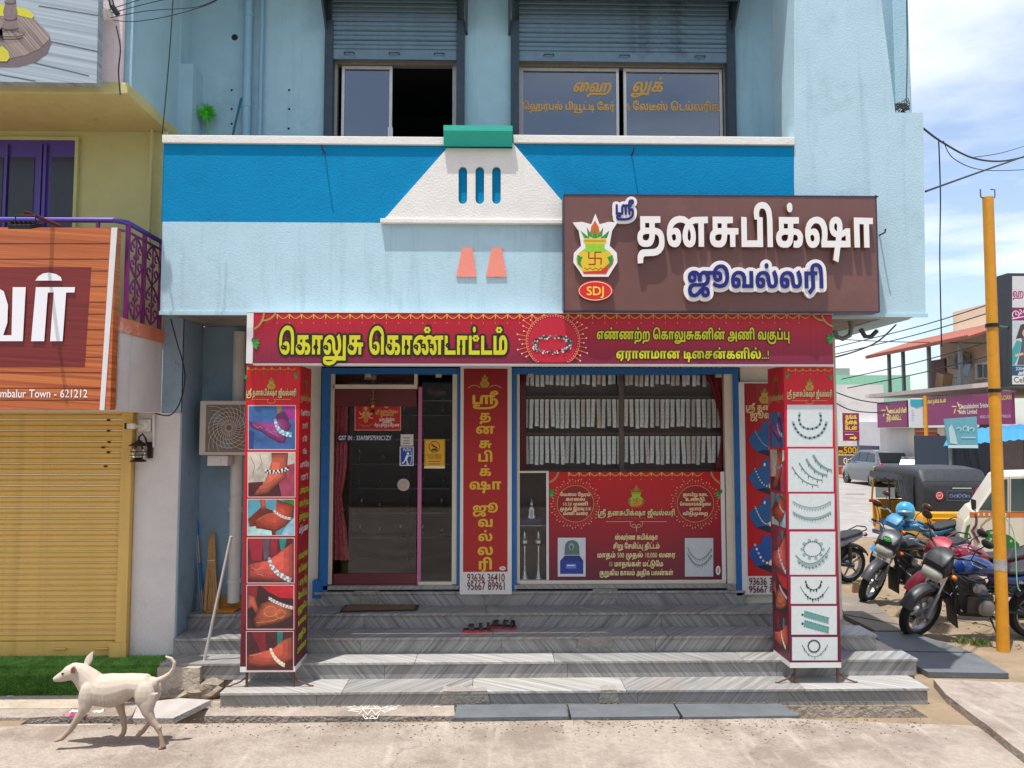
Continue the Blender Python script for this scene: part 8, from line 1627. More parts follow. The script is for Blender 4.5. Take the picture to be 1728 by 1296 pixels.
p.rect('#1f4f6e', 1708, 617, 1800, 634); p.text('#dfe6ea', '22047', 1723, 624.5, 620, 4, 18); p.text('#dfe6ea', 'அரி', 1724, 632, 627.5, 4, 12); p.rect('#d6d6d2', 1708, 634, 1800, 648.5); p.text('#1d1d22', 'Cell', 1721, 645.5, 637, 14, 20); p.build('sign_print', sb_)
for f in (.565, .71):
    q = b0.lerp(b1, f); MB().tube([q, Vector((xl + .1, YX_ + .1, q.z + .01))], .012, 6).build('bracket', stl, sb_)

# ---------------------------------------------------------------- overhead wires
CW = 'overhead wires on the right'
for pts, r_, lab in (
    ([(1524, 188, 6.9), (1556, 215, 7.2), (1590, 240, 7.6), (1640, 266, 8.2), (1690, 272, 9.0), (1740, 262, 10)], .013, 'thick drooping bundle leaving the nest on the blue corner'),
    ([(1592, 238, 7.6), (1610, 268, 8), (1660, 287, 8.6), (1740, 286, 10)], .006, 'thin drooping wire below the thick bundle at right'),
    ([(1640, 266, 8.2), (1690, 258, 10), (1740, 243, 12)], .006, 'thin wire rising from the thick bundle to the right edge'),
    ([(1562, 323, 6.8), (1640, 295, 8), (1740, 260, 9.5)], .012, 'straight black cable from the blue wall to the right edge'),
    ([(1584, 234, 7.6), (1587, 330, 7.7), (1586, 440, 7.7), (1589, 585, 7.7)], .008, 'black cable hanging straight down over the far roof'),
    ([(1530, -20, 7.6), (1531, 90, 7.6), (1529, 186, 7.0)], .008, 'vertical cable beside the upper right fin'),
    ([(1400, 605, 9), (1440, 594, 9), (1480, 577, 9), (1512, 548, 8.6)], .012, 'black cable sagging from the soffit behind the right stand'),
    ([(1400, 588, 26), (1560, 548, 24), (1740, 490, 20)], .02, 'upper one of the far parallel wires over the red roof'),
    ([(1400, 600, 26), (1560, 561, 24), (1740, 505, 20)], .02, 'second of the far parallel wires over the red roof'),
    ([(1420, 640, 26), (1560, 608, 24), (1740, 555, 20)], .02, 'third far wire crossing the veranda posts'),
    ([(1430, 655, 26), (1560, 628, 24), (1740, 582, 20)], .02, 'fourth far wire crossing the veranda posts'),
    ([(1405, 572, 30), (1520, 577, 30), (1740, 580, 30)], .02, 'nearly level far wire above the red roof'),
    ([(1405, 660, 24), (1450, 675, 24), (1500, 682, 24)], .022, 'dark wire sagging in front of the white wall'),
    ([(1405, 677, 24), (1440, 693, 24), (1500, 697, 24)], .022, 'lower dark wire sagging in front of the white wall')):
    cable('overhead_wire', [A(a, b, y) for a, b, y in pts], r_ * .8, lab, CW)
t = thing('wire_nest', A(1521, 190, 6.85), 'tangled nest of wires on the ledge of the blue corner', 'nest'); m = MB(); rnd = random.Random(8); c = A(1521, 183, 6.9)
for k in range(46):
    a, b = rnd.uniform(0, 6.28), rnd.uniform(0, 6.28); u = Vector((math.cos(a) * .075, math.sin(a) * .06, rnd.uniform(-.03, .03))); v = Vector((math.cos(b) * .075, math.sin(b) * .06, rnd.uniform(-.035, .05)))
    m.tube([c + u, c + (u + v) * .6 + Vector((0, 0, .03)), c + v], .003, 4, cap=False)
m.build('tangle', mat('grey_twigs', '#4a4744', .9, var=.3, vs=40), t)
t = thing('bent_pipe', A(1440, 565, 7.2), 'grey curved conduit hooked under the blue soffit at right', 'pipe'); MB().tube([A(1408, 557, 7.2), A(1412, 568, 7.2), A(1422, 572, 7.2), A(1434, 566, 7.2), A(1437, 551, 7.2), A(1432, 534, 7.2)], .022, 10).build('bend', mat('grey_conduit', '#777c7f', .5), t, smooth=True)
MB().tube([A(1452, 555, 7.4), A(1460, 568, 7.4), A(1470, 568, 7.4), A(1480, 558, 7.4)], .022, 10).build('bend', mat('dark_conduit', '#44484c', .5), t, smooth=True)

# ---------------------------------------------------------------- vehicles
def mxf(mb, M): mb.v = [tuple(M @ Vector(v)) for v in mb.v]; return mb
def ell(x, zc, hw, hh, n=14, yc=0.0, e=1.0):
    out = []
    for k in range(n):
        a = 2 * math.pi * k / n; c, s = math.cos(a), math.sin(a)
        out.append(Vector((x, yc + hw * math.copysign(abs(c) ** e, c), zc + hh * math.copysign(abs(s) ** e, s))))
    return out
def loftx(rings, n=14, e=1.0): return MB().loft([ell(*r, n=n, e=e) for r in rings])
tyre_m = mat('tyre_rubber', '#1d1c1c', .85, var=.15, vs=20); alloy = mat('alloy_grey', '#8d9094', .35, .7, var=.1); eng = mat('engine_metal', '#4a4948', .5, .6, var=.2, vs=14); chrome = mat('chrome', '#b9bcc0', .15, .95); seat_m = mat('black_seat_vinyl', '#232326', .6, var=.1, bump=.15, bs=60); plas = mat('black_plastic', '#1e1f22', .5, var=.12)
lens_m = mat('headlamp_lens', '#a9a79c', .12, .1, var=.1, spec=.8); amber = mat('amber_lens', '#c4661a', .2, var=.05); redl = mat('red_lens', '#a3161c', .2, var=.05); mirm = mat('mirror_back', '#4a2a22', .3)
def wheel(parent, cx, M, r=.30, w=.05, name='wheel', spokes=5):
    prof = [(r - .075, -w * .7), (r - .03, -w), (r - .005, -w * .6), (r, 0), (r - .005, w * .6), (r - .03, w), (r - .075, w * .7), (r - .08, 0), (r - .075, -w * .7)]
    o = mxf(MB().lathe(prof, (0, 0, 0), 'y', 26, cap=False), M).build(name, tyre_m, parent, smooth=True)
    m = MB().lathe([(r - .07, -w * .6), (r - .07, w * .6), (r - .095, w * .5), (r - .095, -w * .5), (r - .07, -w * .6)], (0, 0, 0), 'y', 26, cap=False)
    for k in range(spokes):
        a = 2 * math.pi * k / spokes; m.tube([(.03 * math.cos(a), 0, .03 * math.sin(a)), ((r - .085) * math.cos(a + .12), 0, (r - .085) * math.sin(a + .12))], .017, 6)
    m.lathe([(.055, -w), (.06, -w * .3), (.06, w * .3), (.055, w)], (0, 0, 0), 'y', 14); mxf(m, M).build('rim', alloy, o, smooth=True)
    return o
def bike(front, rear, label, tank, fender, steer=18, lean=-9, visor='#1e1f22', lens=True, plate=None, sticker_=None, stripe=None, mirrors=True, crash=False):
    f, r_ = Vector(front), Vector(rear); d = f - r_; mid = (f + r_) / 2; s = d.length / 1.26
    t = thing('motorbike', (mid.x, mid.y, 0.0), label, 'motorbike', 'parked motorbikes', rot=(R(lean), 0, math.atan2(d.y, d.x)))
    t.scale = (s, s, s)
    tm = mat('bike_paint_' + tank, '#' + tank, .22, .2, var=.05, coat=.6); fm_ = mat('bike_paint_' + fender, '#' + fender, .45, .1, var=.2, coat=.1, stain='#6f675c', ss=7, sth=.58)
    ax = Vector((.40, 0, .90)); bx_ = Vector((.63, 0, .30)); axis = (ax - bx_).normalized()
    S = Matrix.Translation(ax) @ Matrix.Rotation(R(steer), 4, axis) @ Matrix.Translation(-ax)
    wheel(t, 0, S @ Matrix.Translation((.63, 0, .30))); wheel(t, 0, Matrix.Translation((-.63, 0, .30)), w=.06)
    # steering assembly
    for y in (-.085, .085): mxf(MB().tube([(.63, y, .30), (.53, y, .56)], .026, 10), S).build('fork_slider', alloy, t, smooth=True); mxf(MB().tube([(.53, y, .56), (.39, y, .93)], .017, 10), S).build('fork_tube', chrome, t, smooth=True)
    m = MB(); rings = []
    for k in range(9):
        a = R(25 + 16 * k); rr = .335; rings.append([Vector((.63 + (rr + dz) * math.cos(a), y, .30 + (rr + dz) * math.sin(a))) for y, dz in ((-.065, -.035), (-.06, .0), (-.03, .018), (0, .022), (.03, .018), (.06, 0), (.065, -.035))])
    m.loft(rings, cap=False, close=False); m.loft([[v + (v - Vector((.63, v.y, .3))).normalized() * -.006 for v in rg] for rg in rings], cap=False, close=False)
    mxf(m, S).build('front_fender', fm_, t, smooth=True)
    hb = [(.30, .36, 1.01), (.36, .24, 1.03), (.39, .12, .98), (.39, -.12, .98), (.36, -.24, 1.03), (.30, -.36, 1.01)]
    h = mxf(MB().tube(hb, .012, 8), S).build('handlebar', chrome if not stripe else plas, t, smooth=True)
    for sg in (-1, 1):
        mxf(MB().tube([(.29, sg * .38, 1.008), (.335, sg * .27, 1.025)], .019, 8), S).build('grip', plas, h); mxf(MB().tube([(.36, sg * .25, 1.02), (.41, sg * .30, 1.015), (.37, sg * .38, 1.0)], .006, 6), S).build('lever', chrome, h)
        if mirrors:
            mxf(MB().tube([(.36, sg * .24, 1.03), (.38, sg * .28, 1.16), (.36, sg * .34, 1.24)], .006, 6), S).build('mirror_stalk', plas, h); mxf(MB().ball((.35, sg * .36, 1.28), (.02, .07, .048), 12, 8), S).build('mirror', mirm if sg < 0 else plas, h, smooth=True)
        mxf(MB().ball((.47, sg * .17, .80), (.032, .04, .026), 10, 7), S).build('indicator', amber, t, smooth=True); mxf(MB().tube([(.43, sg * .06, .80), (.47, sg * .14, .80)], .010, 6), S).build('indicator_stalk', plas, t)
    mxf(loftx([(.38, .90, .07, .06), (.45, .90, .13, .10), (.53, .87, .155, .10), (.58, .83, .14, .07)], e=.55), S).build('headlight_shell', mat('bike_visor_' + visor.lstrip('#'), visor, .45, .1, var=.15, coat=.15), t, smooth=True)
    mxf(loftx([(.55, .785, .145, .075), (.60, .77, .115, .06), (.615, .765, .06, .035)], e=.55), S).build('headlight', lens_m, t, smooth=True)
    mxf(loftx([(.38, 1.03, .06, .012), (.46, 1.02, .11, .02), (.54, .97, .13, .02), (.60, .91, .11, .015)], e=.7), S).build('visor', mat('bike_visor_' + visor.lstrip('#'), visor), t, smooth=True)
    if plate is not None:
        mxf(MB().cbox((.605, 0, .685), (.008, .24, .055)), S).build('number_plate', mat('plate_white', '#d8d6cf', .5), t)
        Rm = S.to_3x3(); fr = Fr(S @ Vector((.6102, -.12, .66)), Rm @ Vector((0, 1, 0)), Rm @ Vector((0, 0, 1))); p = Print(fr); p.text('#1a1a1a', plate, .12, .01, .042, 10, .2, .001); p.build('plate_print', t)
    if sticker_:
        Rm = S.to_3x3(); u, v = Rm @ Vector((0, 1, 0)), Rm @ Vector((-.55, 0, .83)); fr = Fr(S @ Vector((.592, 0, .965)), u, v); p = Print(fr)
        p.disc('#1f8a34', 0, 0, .062, .033, 20, .006); p.disc('#143a1c', 0, 0, .055, .027, 20, .006); p.line('#38c04e', [(-.038, -.012), (-.038, .006), (-.025, -.010), (-.012, -.010), (-.012, .012), (-.002, -.010), (.012, -.010), (.012, .014)], .006, .0065); p.line('#38c04e', [(.03, -.012), (.03, .016)], .006, .0065); p.build('sticker', t)
    # body
    loftx([(.30, .80, .05, .05), (.25, .83, .115, .085), (.10, .85, .135, .105), (-.06, .82, .115, .085), (-.15, .78, .07, .05)]).build('fuel_tank', tm, t, smooth=True)
    loftx([(-.10, .80, .06, .03), (-.18, .80, .11, .035), (-.36, .80, .125, .035), (-.52, .84, .125, .04), (-.74, .865, .095, .03), (-.78, .87, .05, .02)], e=.8).build('seat', seat_m, t, smooth=True)
    loftx([(-.12, .70, .09, .06), (-.35, .70, .115, .08), (-.60, .76, .105, .065), (-.84, .84, .06, .035)]).build('side_panel', tm if stripe else fm_, t, smooth=True)
    MB().ball((-.86, 0, .82), (.035, .075, .04), 12, 8).build('tail_light', redl, t, smooth=True)
    MB().tube([(-.60, .10, .86), (-.80, .11, .93), (-.88, 0, .94), (-.80, -.11, .93), (-.60, -.10, .86)], .011, 8).build('grab_rail', plas, t, smooth=True)
    m = MB().tube([(.38, 0, .78), (.28, 0, .55), (.20, 0, .28)], .024, 8); m.tube([(.36, 0, .84), (0, 0, .74), (-.35, 0, .72), (-.75, 0, .80)], .022, 8); m.tube([(.20, 0, .28), (-.10, 0, .26), (-.22, 0, .45), (-.30, 0, .70)], .022, 8); m.build('frame', plas, t, smooth=True)
    m = MB(); [m.tube([(-.20, y, .36), (-.63, y, .30)], .02, 8) for y in (-.09, .09)]; m.build('swingarm', plas, t, smooth=True)
    for y in (-.11, .11): m = MB().tube([(-.55, y, .36), (-.47, y, .72)], .014, 8); m.tube([(-.53, y, .42), (-.485, y, .64)], .032, 10); m.build('shock_absorber', eng, t, smooth=True)
    MB().cbox((.03, 0, .42), (.30, .19, .22)).build('crankcase', eng, t, bev=.03)
    m = MB()
    for k in range(7): m.cbox((.13 + k * .004, 0, .545 + k * .022), (.17, .17, .012), Matrix.Rotation(-.25, 3, 'Y'))
    m.cbox((.14, 0, .60), (.12, .12, .18), Matrix.Rotation(-.25, 3, 'Y')); m.build('cylinder', plas if not stripe else eng, t)
    for sg in (-1, 1): MB().lathe([(.095, sg * .09), (.09, sg * .125), (.055, sg * .14), (.03, sg * .142)], (-.02, 0, .40), 'y', 18).build('engine_cover', alloy, t, smooth=True)
    MB().lathe([(.05, .07), (.05, .12), (.03, .13)], (.10, 0, .62), 'y', 14).build('carburettor_cover', alloy, t, smooth=True)
    MB().tube([(.20, -.05, .58), (.28, -.09, .40), (.16, -.12, .24), (-.15, -.14, .25), (-.35, -.16, .28)], .02, 10).build('exhaust_pipe', chrome, t, smooth=True); MB().tube([(-.33, -.16, .28), (-.50, -.17, .31), (-.88, -.18, .38)], [.03, .048, .045], 12).build('silencer', plas, t, smooth=True)
    for y0_, y1_ in ((.10, .04), (-.10, -.05), (.05, .0)): mxf(MB().tube([(.36, y0_ * 2, 1.02), (.44, y0_, 1.0), (.47, y1_, .92), (.36, y1_, .78)], .006, 6), S).build('control_cable', plas, t, smooth=True)
    MB().tube([(.34, .05, .72), (.22, .11, .62), (.05, .12, .52), (-.2, .12, .6)], .008, 6).build('control_cable', plas, t, smooth=True)
    MB().tube([(-.08, .10, .28), (-.14, .26, .02)], .010, 8).build('side_stand', plas, t)
    for y in (-1, 1): MB().tube([(-.10, y * .10, .30), (-.10, y * .26, .31)], .014, 8).build('foot_peg', plas, t); MB().tube([(-.38, y * .10, .40), (-.40, y * .24, .41)], .014, 8).build('foot_peg', plas, t)
    rg = []
    for k in range(8):
        a = R(40 + 16 * k); rg.append([Vector((-.63 + (.35 + dz) * math.cos(a), y, .30 + (.35 + dz) * math.sin(a))) for y, dz in ((-.075, -.03), (-.06, .01), (0, .018), (.06, .01), (.075, -.03))])
    MB().loft(rg, cap=False, close=False).build('rear_fender', plas, t, smooth=True)
    MB().prism([(.33, -.10, .50), (.33, .10, .50), (.27, .10, .16), (.27, -.10, .16)], (-.012, 0, 0)).build('mud_flap', plas, t)
    if crash: MB().tube([(.26, .0, .55), (.25, .24, .48), (.22, .26, .34), (.18, 0, .26)], .013, 8).build('crash_guard', chrome, t, smooth=True)
    if stripe:
        for y in (.0, ): 
            fr = Fr((-.20, .118, .68), (-1, 0, 0), (0, 0, 1)); p = Print(fr); p.text('#d9dde2', stripe, .19, .0, .034, 8, .24, .002); p.build('badge_print', t)
    return t
def gp(px, py, dx=0, dy=0): q = G(px, py, 0); return (q.x + dx, q.y + dy)
bike(gp(1550, 1076), gp(1550, 1076, 1.27, -.03), 'nearest motorbike, dark blue with silver engine, beside the yellow pole', '173a78', '2b2d30', 26, -12, lens=True, stripe='libas')
bike(gp(1552, 1044), gp(1552, 1044, 1.26, .05), 'red motorbike just behind the nearest blue one', '7f1628', 'a31f36', 24, -12, '#8c1f30', plate='TN 46')
bike(gp(1468, 1018), gp(1468, 1018, 1.2, .3), 'black motorbike with a green oval sticker on its visor', '222428', '34363a', 26, -13, '#2f3236', plate='TN 46', sticker_=True, crash=True)
b2 = bike(gp(1486, 966), gp(1484, 966, 1.2, .2), 'blue motorbike carrying a helmet, behind the black one', '2a7fb0', '2a7fb0', 20, -12, '#2a6f98')
bike(gp(1436, 984, -1.1, -.25), gp(1436, 984, .0, .1), 'motorbike mostly hidden behind the right picture stand, purple and white tail', '6a2a5a', '8d8f94', 8, -10, '#44464a', mirrors=False)
t = thing('helmet', (5.98, 12.72, 1.02), 'blue and silver full face helmet hung on the blue motorbike', 'helmet'); c = A(1528, 862, 12.55); hm = mat('blue_helmet', '#2f93bf', .25, .1, var=.05, coat=.5)
m = MB().lathe([(.001, .15), (.06, .14), (.11, .10), (.135, .03), (.13, -.05), (.11, -.11), (.09, -.13)], c, 'z', 16, (1.1, .95)); m.build('shell', hm, t, smooth=True); MB().ball(c + Vector((-.03, -.045, -.01)), (.12, .10, .045), 12, 8).build('visor', mat('silver_visor', '#8fa0a8', .2, .5), t, smooth=True); MB().ball(c + Vector((-.05, -.03, -.08)), (.10, .09, .04), 12, 8).build('chin_guard', mat('dark_helmet', '#20242a', .4), t, smooth=True)

# auto-rickshaw, seen from its left rear corner
def rick(loc, rz):
    t = thing('auto_rickshaw', loc, 'yellow auto rickshaw with black canopy seen from behind', 'rickshaw', rz=rz)
    yel_ = mat('rickshaw_yellow', '#d69a16', .35, .05, var=.06, vs=4, coat=.3, stain='#a3741a', ss=2.5, sth=.64); can = mat('black_canopy_vinyl', '#2b2d31', .55, var=.12, vs=6, bump=.35, bs=9); navy_ = mat('rickshaw_dark_blue', '#1b2a52', .5, var=.1)
    # x forward: rear at -1.25, front at 1.25
    def rr(x, z0, z1, hw, rad, n=4):
        pts = []
        for cx, cz, a0 in ((hw - rad, z1 - rad, 0), (-(hw - rad), z1 - rad, 90), (-(hw - rad), z0 + rad, 180), (hw - rad, z0 + rad, 270)):
            for k in range(n + 1): a = R(a0 + 90 * k / n); pts.append(Vector((x, cx + rad * math.cos(a), cz + rad * math.sin(a))))
        return pts
    MB().loft([rr(-1.28, .42, .90, .58, .10), rr(-1.25, .36, .93, .64, .12), rr(-.95, .30, .93, .66, .06), rr(-.35, .28, .90, .66, .05)]).build('rear_body', yel_, t, smooth=True)
    for k, (z, w) in enumerate(((.80, .5), (.70, .5), (.60, .5), (.50, .46))): MB().tube([(-1.29, -w, z), (-1.295, 0, z), (-1.29, w, z)], .016, 8).build('body_ridge', yel_, t, smooth=True)
    MB().box(-.35, .95, -.62, .62, .26, .34).build('floor', navy_, t)
    MB().prism([(.55, .63, .30), (.95, .60, .30), (1.2, .40, .45), (1.15, .40, .95), (.8, .62, 1.0), (.55, .63, .95)], (0, -.03, 0)).build('front_panel', yel_, t); MB().prism([(.55, -.63, .30), (.95, -.60, .30), (1.2, -.40, .45), (1.15, -.40, .95), (.8, -.62, 1.0), (.55, -.63, .95)], (0, .03, 0)).build('front_panel', yel_, t)
    MB().loft([rr(.95, .36, .98, .60, .08), rr(1.12, .40, .98, .46, .10), rr(1.25, .46, .90, .22, .10)]).build('nose', yel_, t, smooth=True)
    MB().prism([(-.35, .64, .34), (.55, .64, .34), (.55, .64, .62), (-.35, .64, .62)], (0, -.02, 0)).build('low_door', navy_, t)
    # canopy
    MB().loft([rr(-1.24, .90, 1.40, .60, .05), rr(-1.20, .92, 1.52, .62, .08), rr(-1.05, 1.42, 1.72, .64, .12), rr(-.5, 1.46, 1.76, .66, .12), rr(.3, 1.50, 1.75, .65, .10), rr(.85, 1.52, 1.70, .60, .08)]).build('canopy', can, t, smooth=True)
    MB().loft([rr(-1.21, .90, 1.50, .61, .05), rr(-.98, .90, 1.60, .645, .05), rr(-.62, .90, 1.60, .65, .05)]).build('rear_curtain', can, t, smooth=True)
    N = 26; ring0 = [Vector((-.98 + .62 * k / N, .66 + .022 * math.sin(k * 1.5), 1.58)) for k in range(N + 1)]; ring1 = [Vector((-.98 + .48 * k / N, .665 + .03 * math.sin(k * 1.5 + .5), 1.2)) for k in range(N + 1)]; ring2 = [Vector((-.98 + .34 * k / N, .67 + .02 * math.sin(k * 1.5 + .2), .92)) for k in range(N + 1)]
    MB().loft([ring0, ring1, ring2], cap=False, close=False).build('side_flap', can, t, smooth=True)
    N = 30; e0 = [Vector((-.6 + 1.5 * k / N, .655, 1.60)) for k in range(N + 1)]; e1 = [Vector((-.6 + 1.5 * k / N, .675, 1.50 - .04 * abs(math.sin(k * .42)))) for k in range(N + 1)]; MB().loft([e0, e1], cap=False, close=False).build('canopy_fringe', can, t, smooth=True)
    for y in (-.60, .60): MB().tube([(.80, y, 1.68), (.98, y, .95)], .022, 8).build('windscreen_post', yel_, t, smooth=True)
    MB().tube([(.10, .62, .34), (.10, .63, 1.6)], .018, 8).build('door_post', plas, t)
    MB().prism([(.86, .56, 1.60), (.86, -.56, 1.60), (1.0, -.50, 1.0), (1.0, .50, 1.0)], (.006, 0, 0)).build('windscreen', glass('vehicle_glass', (.55, .6, .6), 1.5, 1.2), t)
    MB().box(-.9, -.45, -.56, .56, .55, .68).build('passenger_seat', seat_m, t, bev=.03); MB().box(.15, .45, -.28, .28, .62, .74).build('driver_seat', seat_m, t, bev=.03); MB().box(-1.0, -.9, -.56, .56, .68, 1.1).build('seat_back', seat_m, t, bev=.03)
    MB().tube([(.72, -.3, 1.0), (.78, 0, .98), (.72, .3, 1.0)], .015, 8).build('handlebar', plas, t); MB().tube([(.78, 0, .98), (.95, 0, .5)], .02, 8).build('steering_column', plas, t)
    wheel(t, 0, Matrix.Translation((-.85, .56, .2)), r=.2, w=.055); wheel(t, 0, Matrix.Translation((-.85, -.56, .2)), r=.2, w=.055); wheel(t, 0, Matrix.Translation((1.0, 0, .2)), r=.2, w=.05)
    for y in (-.48, .48): MB().cbox((-1.29, y, .66), (.02, .09, .18)).build('tail_light', redl, t); MB().cbox((-1.302, y, .73), (.006, .07, .05)).build('indicator_lens', mat('clear_amber', '#d9a05a', .2), t)
    MB().cbox((.85, .66, .95), (.03, .10, .06)).build('side_lamp', redl, t); MB().box(-1.31, -1.27, -.55, .55, .33, .38).build('bumper', plas, t)
    fr = Fr((-1.242, .62, .9), (0, -1, 0), (0, 0, 1)); p = Print(fr); p.disc('#c4232c', .30, .33, .08, .085, 18, .006); p.disc('#e4dede', .30, .33, .06, .064, 18, .0062); p.disc('#c4232c', .30, .33, .05, .054, 18, .0064); p.text('#ece6e6', '037', .30, .315, .345, 6, .06, .007)
    p.disc('#c4232c', 1.04, .38, .085, .115, 18, .006)
    for j, wd in enumerate((.08, .12, .08)): p.rect('#ecdada', 1.04 - wd / 2, .43 - j * .05, 1.04 + wd / 2, .415 - j * .05, .007)
    p.line('#6a7078', [(.44, .24), (.92, .24), (.92, .42), (.44, .42), (.44, .24)], .008, .006); squiggle(p, '#7f92c9', .49, .88, .295, .06, .011, .006, 5); p.line('#d9d9d6', [(.55, .47), (.90, .47)], .016, .006); p.build('rear_print', t)
    fr2 = Fr((-1.16, .5, 1.47), (0, -1, 0), (.5, 0, .866)); p = Print(fr2); p.rect('#dcdcd8', .32, .10, .50, .135, .03); p.rect('#dcdcd8', .53, .09, .95, .125, .03); p.build('canopy_print', t)
    return t
rick((8.3, 14.9, 0), R(88)).scale = (.95, .95, .95)

# cars in the street
def car(loc, rz, label, paint, sc=1.0):
    t = thing('parked_car', loc, label, 'car', 'cars in the side street', rz=rz); t.scale = (sc, sc, sc)
    pm_ = mat('car_paint_' + paint, '#' + paint, .25, .4, var=.03, coat=.6); gl = mat('car_window', '#1c2226', .08, .0, var=.1, spec=.8)
    def sec(x, z0, z1, w0, w1, w2): return [Vector((x, -w0, z0)), Vector((x, -w1, (z0 + z1) / 2)), Vector((x, -w2, z1 - .04)), Vector((x, -w2 * .8, z1)), Vector((x, w2 * .8, z1)), Vector((x, w2, z1 - .04)), Vector((x, w1, (z0 + z1) / 2)), Vector((x, w0, z0))]
    MB().loft([sec(-1.78, .45, .85, .55, .68, .62), sec(-1.72, .26, .98, .72, .78, .72), sec(-1.2, .20, 1.0, .76, .82, .76), sec(.7, .20, .96, .76, .82, .76), sec(1.3, .22, .88, .74, .80, .70), sec(1.72, .30, .76, .64, .72, .60), sec(1.80, .42, .62, .5, .58, .5)]).build('body', pm_, t, smooth=True)
    cab_ = [(-1.62, .96, .74), (-1.25, 1.42, .60), (-.9, 1.50, .58), (.1, 1.49, .58), (.4, 1.40, .60), (1.05, .93, .72)]
    low = .94
    MB().loft([[Vector((x, -.75, low)), Vector((x, -w, z)), Vector((x, w, z)), Vector((x, .75, low))] for x, z, w in cab_]).build('cabin', pm_, t, smooth=True)
    MB().prism([(-1.60, -.60, 1.02), (-1.60, .60, 1.02), (-1.30, .54, 1.38), (-1.30, -.54, 1.38)], (-.03, 0, .012)).build('rear_window', gl, t)
    MB().prism([(.98, -.60, 1.0), (.98, .60, 1.0), (.48, .54, 1.37), (.48, -.54, 1.37)], (.03, 0, .02)).build('windscreen', gl, t)
    for sg in (-1, 1):
        for pts in ([(-1.38, 1.02), (-1.15, 1.36), (-.72, 1.40), (-.72, 1.02)], [(-.66, 1.02), (-.66, 1.40), (.0, 1.40), (-.0, 1.02)], [(.06, 1.02), (.06, 1.40), (.34, 1.34), (.78, 1.02)]):
            MB().prism([(x, sg * (.755 - (z - .94) * .30), z) for x, z in pts], (0, sg * .012, 0)).build('side_window', gl, t)
        MB().ball((-1.70, sg * .64, .86), (.09, .09, .14), 10, 7).build('tail_light', redl, t, smooth=True); MB().ball((.62, sg * .86, 1.02), (.06, .09, .06), 8, 6).build('wing_mirror', pm_, t, smooth=True)
        for x in (-1.15, 1.15): wheel(t, 0, Matrix.Translation((x, sg * .72, .29)), r=.29, w=.085, spokes=7)
        MB().box(-1.75, -1.72, sg * .2, sg * .35, .8, .82).build('handle', plas, t)
    MB().box(-1.82, -1.77, -.22, .22, .58, .68).build('number_plate', mat('plate_white', '#d8d6cf', .5), t); MB().box(-1.80, -1.70, -.70, .70, .28, .46).build('rear_bumper', mat('bumper_grey', '#54575a', .5), t, bev=.02)
    return t
car(tuple(G(1479, 818)), R(90), 'silver grey hatchback parked across the side street', '6d7276', 1.03)
car((14.2, 25.5, 0), R(62), 'dark grey car showing its roof behind the rickshaw', '3f4348')

# white van with painted leaves
VA = R(-28); VU = Vector((math.cos(VA), math.sin(VA), 0)); VN = Vector((math.sin(VA), -math.cos(VA), 0)); V0 = A(1621, 880, 11.6)
class PV(Fr):
    def __init__(s): s.u = VU; s.v = Vector((0, 0, 1)); s.n = VN
    def p(s, a, b, d=0.0): r = ray(a, b); t = (V0 - Vector((0, 0, EYE))).dot(VN) / r.dot(VN); return Vector((0, 0, EYE)) + r * t + VN * d
van = thing('white_van', (V0.x, V0.y, 0), 'white van with painted green leaves on its door, behind the yellow pole', 'van')
vm = mat('van_cream_paint', '#d3cbb8', .35, .05, var=.05, vs=3, coat=.3, stain='#b3a88f', ss=2, sth=.62)
def VP(px, py): return PV().p(px, py)
sil = [(1621, 985), (1620, 905), (1627, 880), (1640, 864), (1648, 861), (1684, 806), (1694, 801), (1860, 797), (1862, 985)]
MB().prism([VP(*q) for q in sil], VN * -1.5).build('body', vm, van, bev=.03)
gl = glass('vehicle_glass'); dgl = mat('van_window', '#3a4c4a', .08, 0, var=.15, vs=3, spec=.8)
MB().prism([VP(*q) for q in ((1652, 860), (1686, 811), (1700, 808), (1700, 862))], VN * .012).build('quarter_window', dgl, van); MB().prism([VP(*q) for q in ((1706, 808), (1790, 806), (1790, 862), (1706, 862))], VN * .012).build('side_window', dgl, van)
p = Print(PV()); p.rect('#c9702a', 1636, 864, 1862, 872, .004)
for k in range(6): p.rect('#d9cdb0', 1650 + 9 * k, 865.5, 1653 + 9 * k, 870.5, .005)
p.line('#3a3a36', [(1703, 806), (1703, 900), (1708, 985)], .8, .004); lf = '#2a6a2c'
p.poly(lf, [(1627, 905), (1631, 888), (1638, 884), (1634, 896), (1633, 912), (1638, 916), (1627, 917)], .005); p.poly(lf, [(1664, 895), (1678, 893), (1688, 897), (1706, 905), (1720, 918), (1721, 932), (1706, 938), (1690, 930), (1672, 915), (1662, 910)], .005)
for x, y in ((1673, 899), (1672, 910), (1706, 913), (1710, 927), (1690, 915)): p.disc('#cdd6b8', x, y, 2.2, None, 8, .006); p.disc(lf, x, y, 1.1, None, 6, .0065)
p.line('#7a4a55', bez((1646, 868), (1652, 885), (1640, 895), 8) + bez((1640, 895), (1646, 905), (1652, 915), 6), 4, .005); p.poly('#a3484a', [(1652, 894), (1656, 889), (1660, 893), (1664, 898), (1660, 906), (1652, 905)], .0055); p.line('#b58a5a', [(1654, 888), (1664, 878), (1674, 872)], 2, .005); p.build('painted_leaves', van)
MB().tube([VP(1646, 862) + VN * .03, VP(1640, 858) + VN * .12], .01, 6).build('mirror_arm', plas, van); MB().prism([VP(*q) + VN * .14 for q in ((1637, 840), (1646, 843), (1646, 859), (1638, 857))], VN * -.04).build('wing_mirror', plas, van, bev=.008)
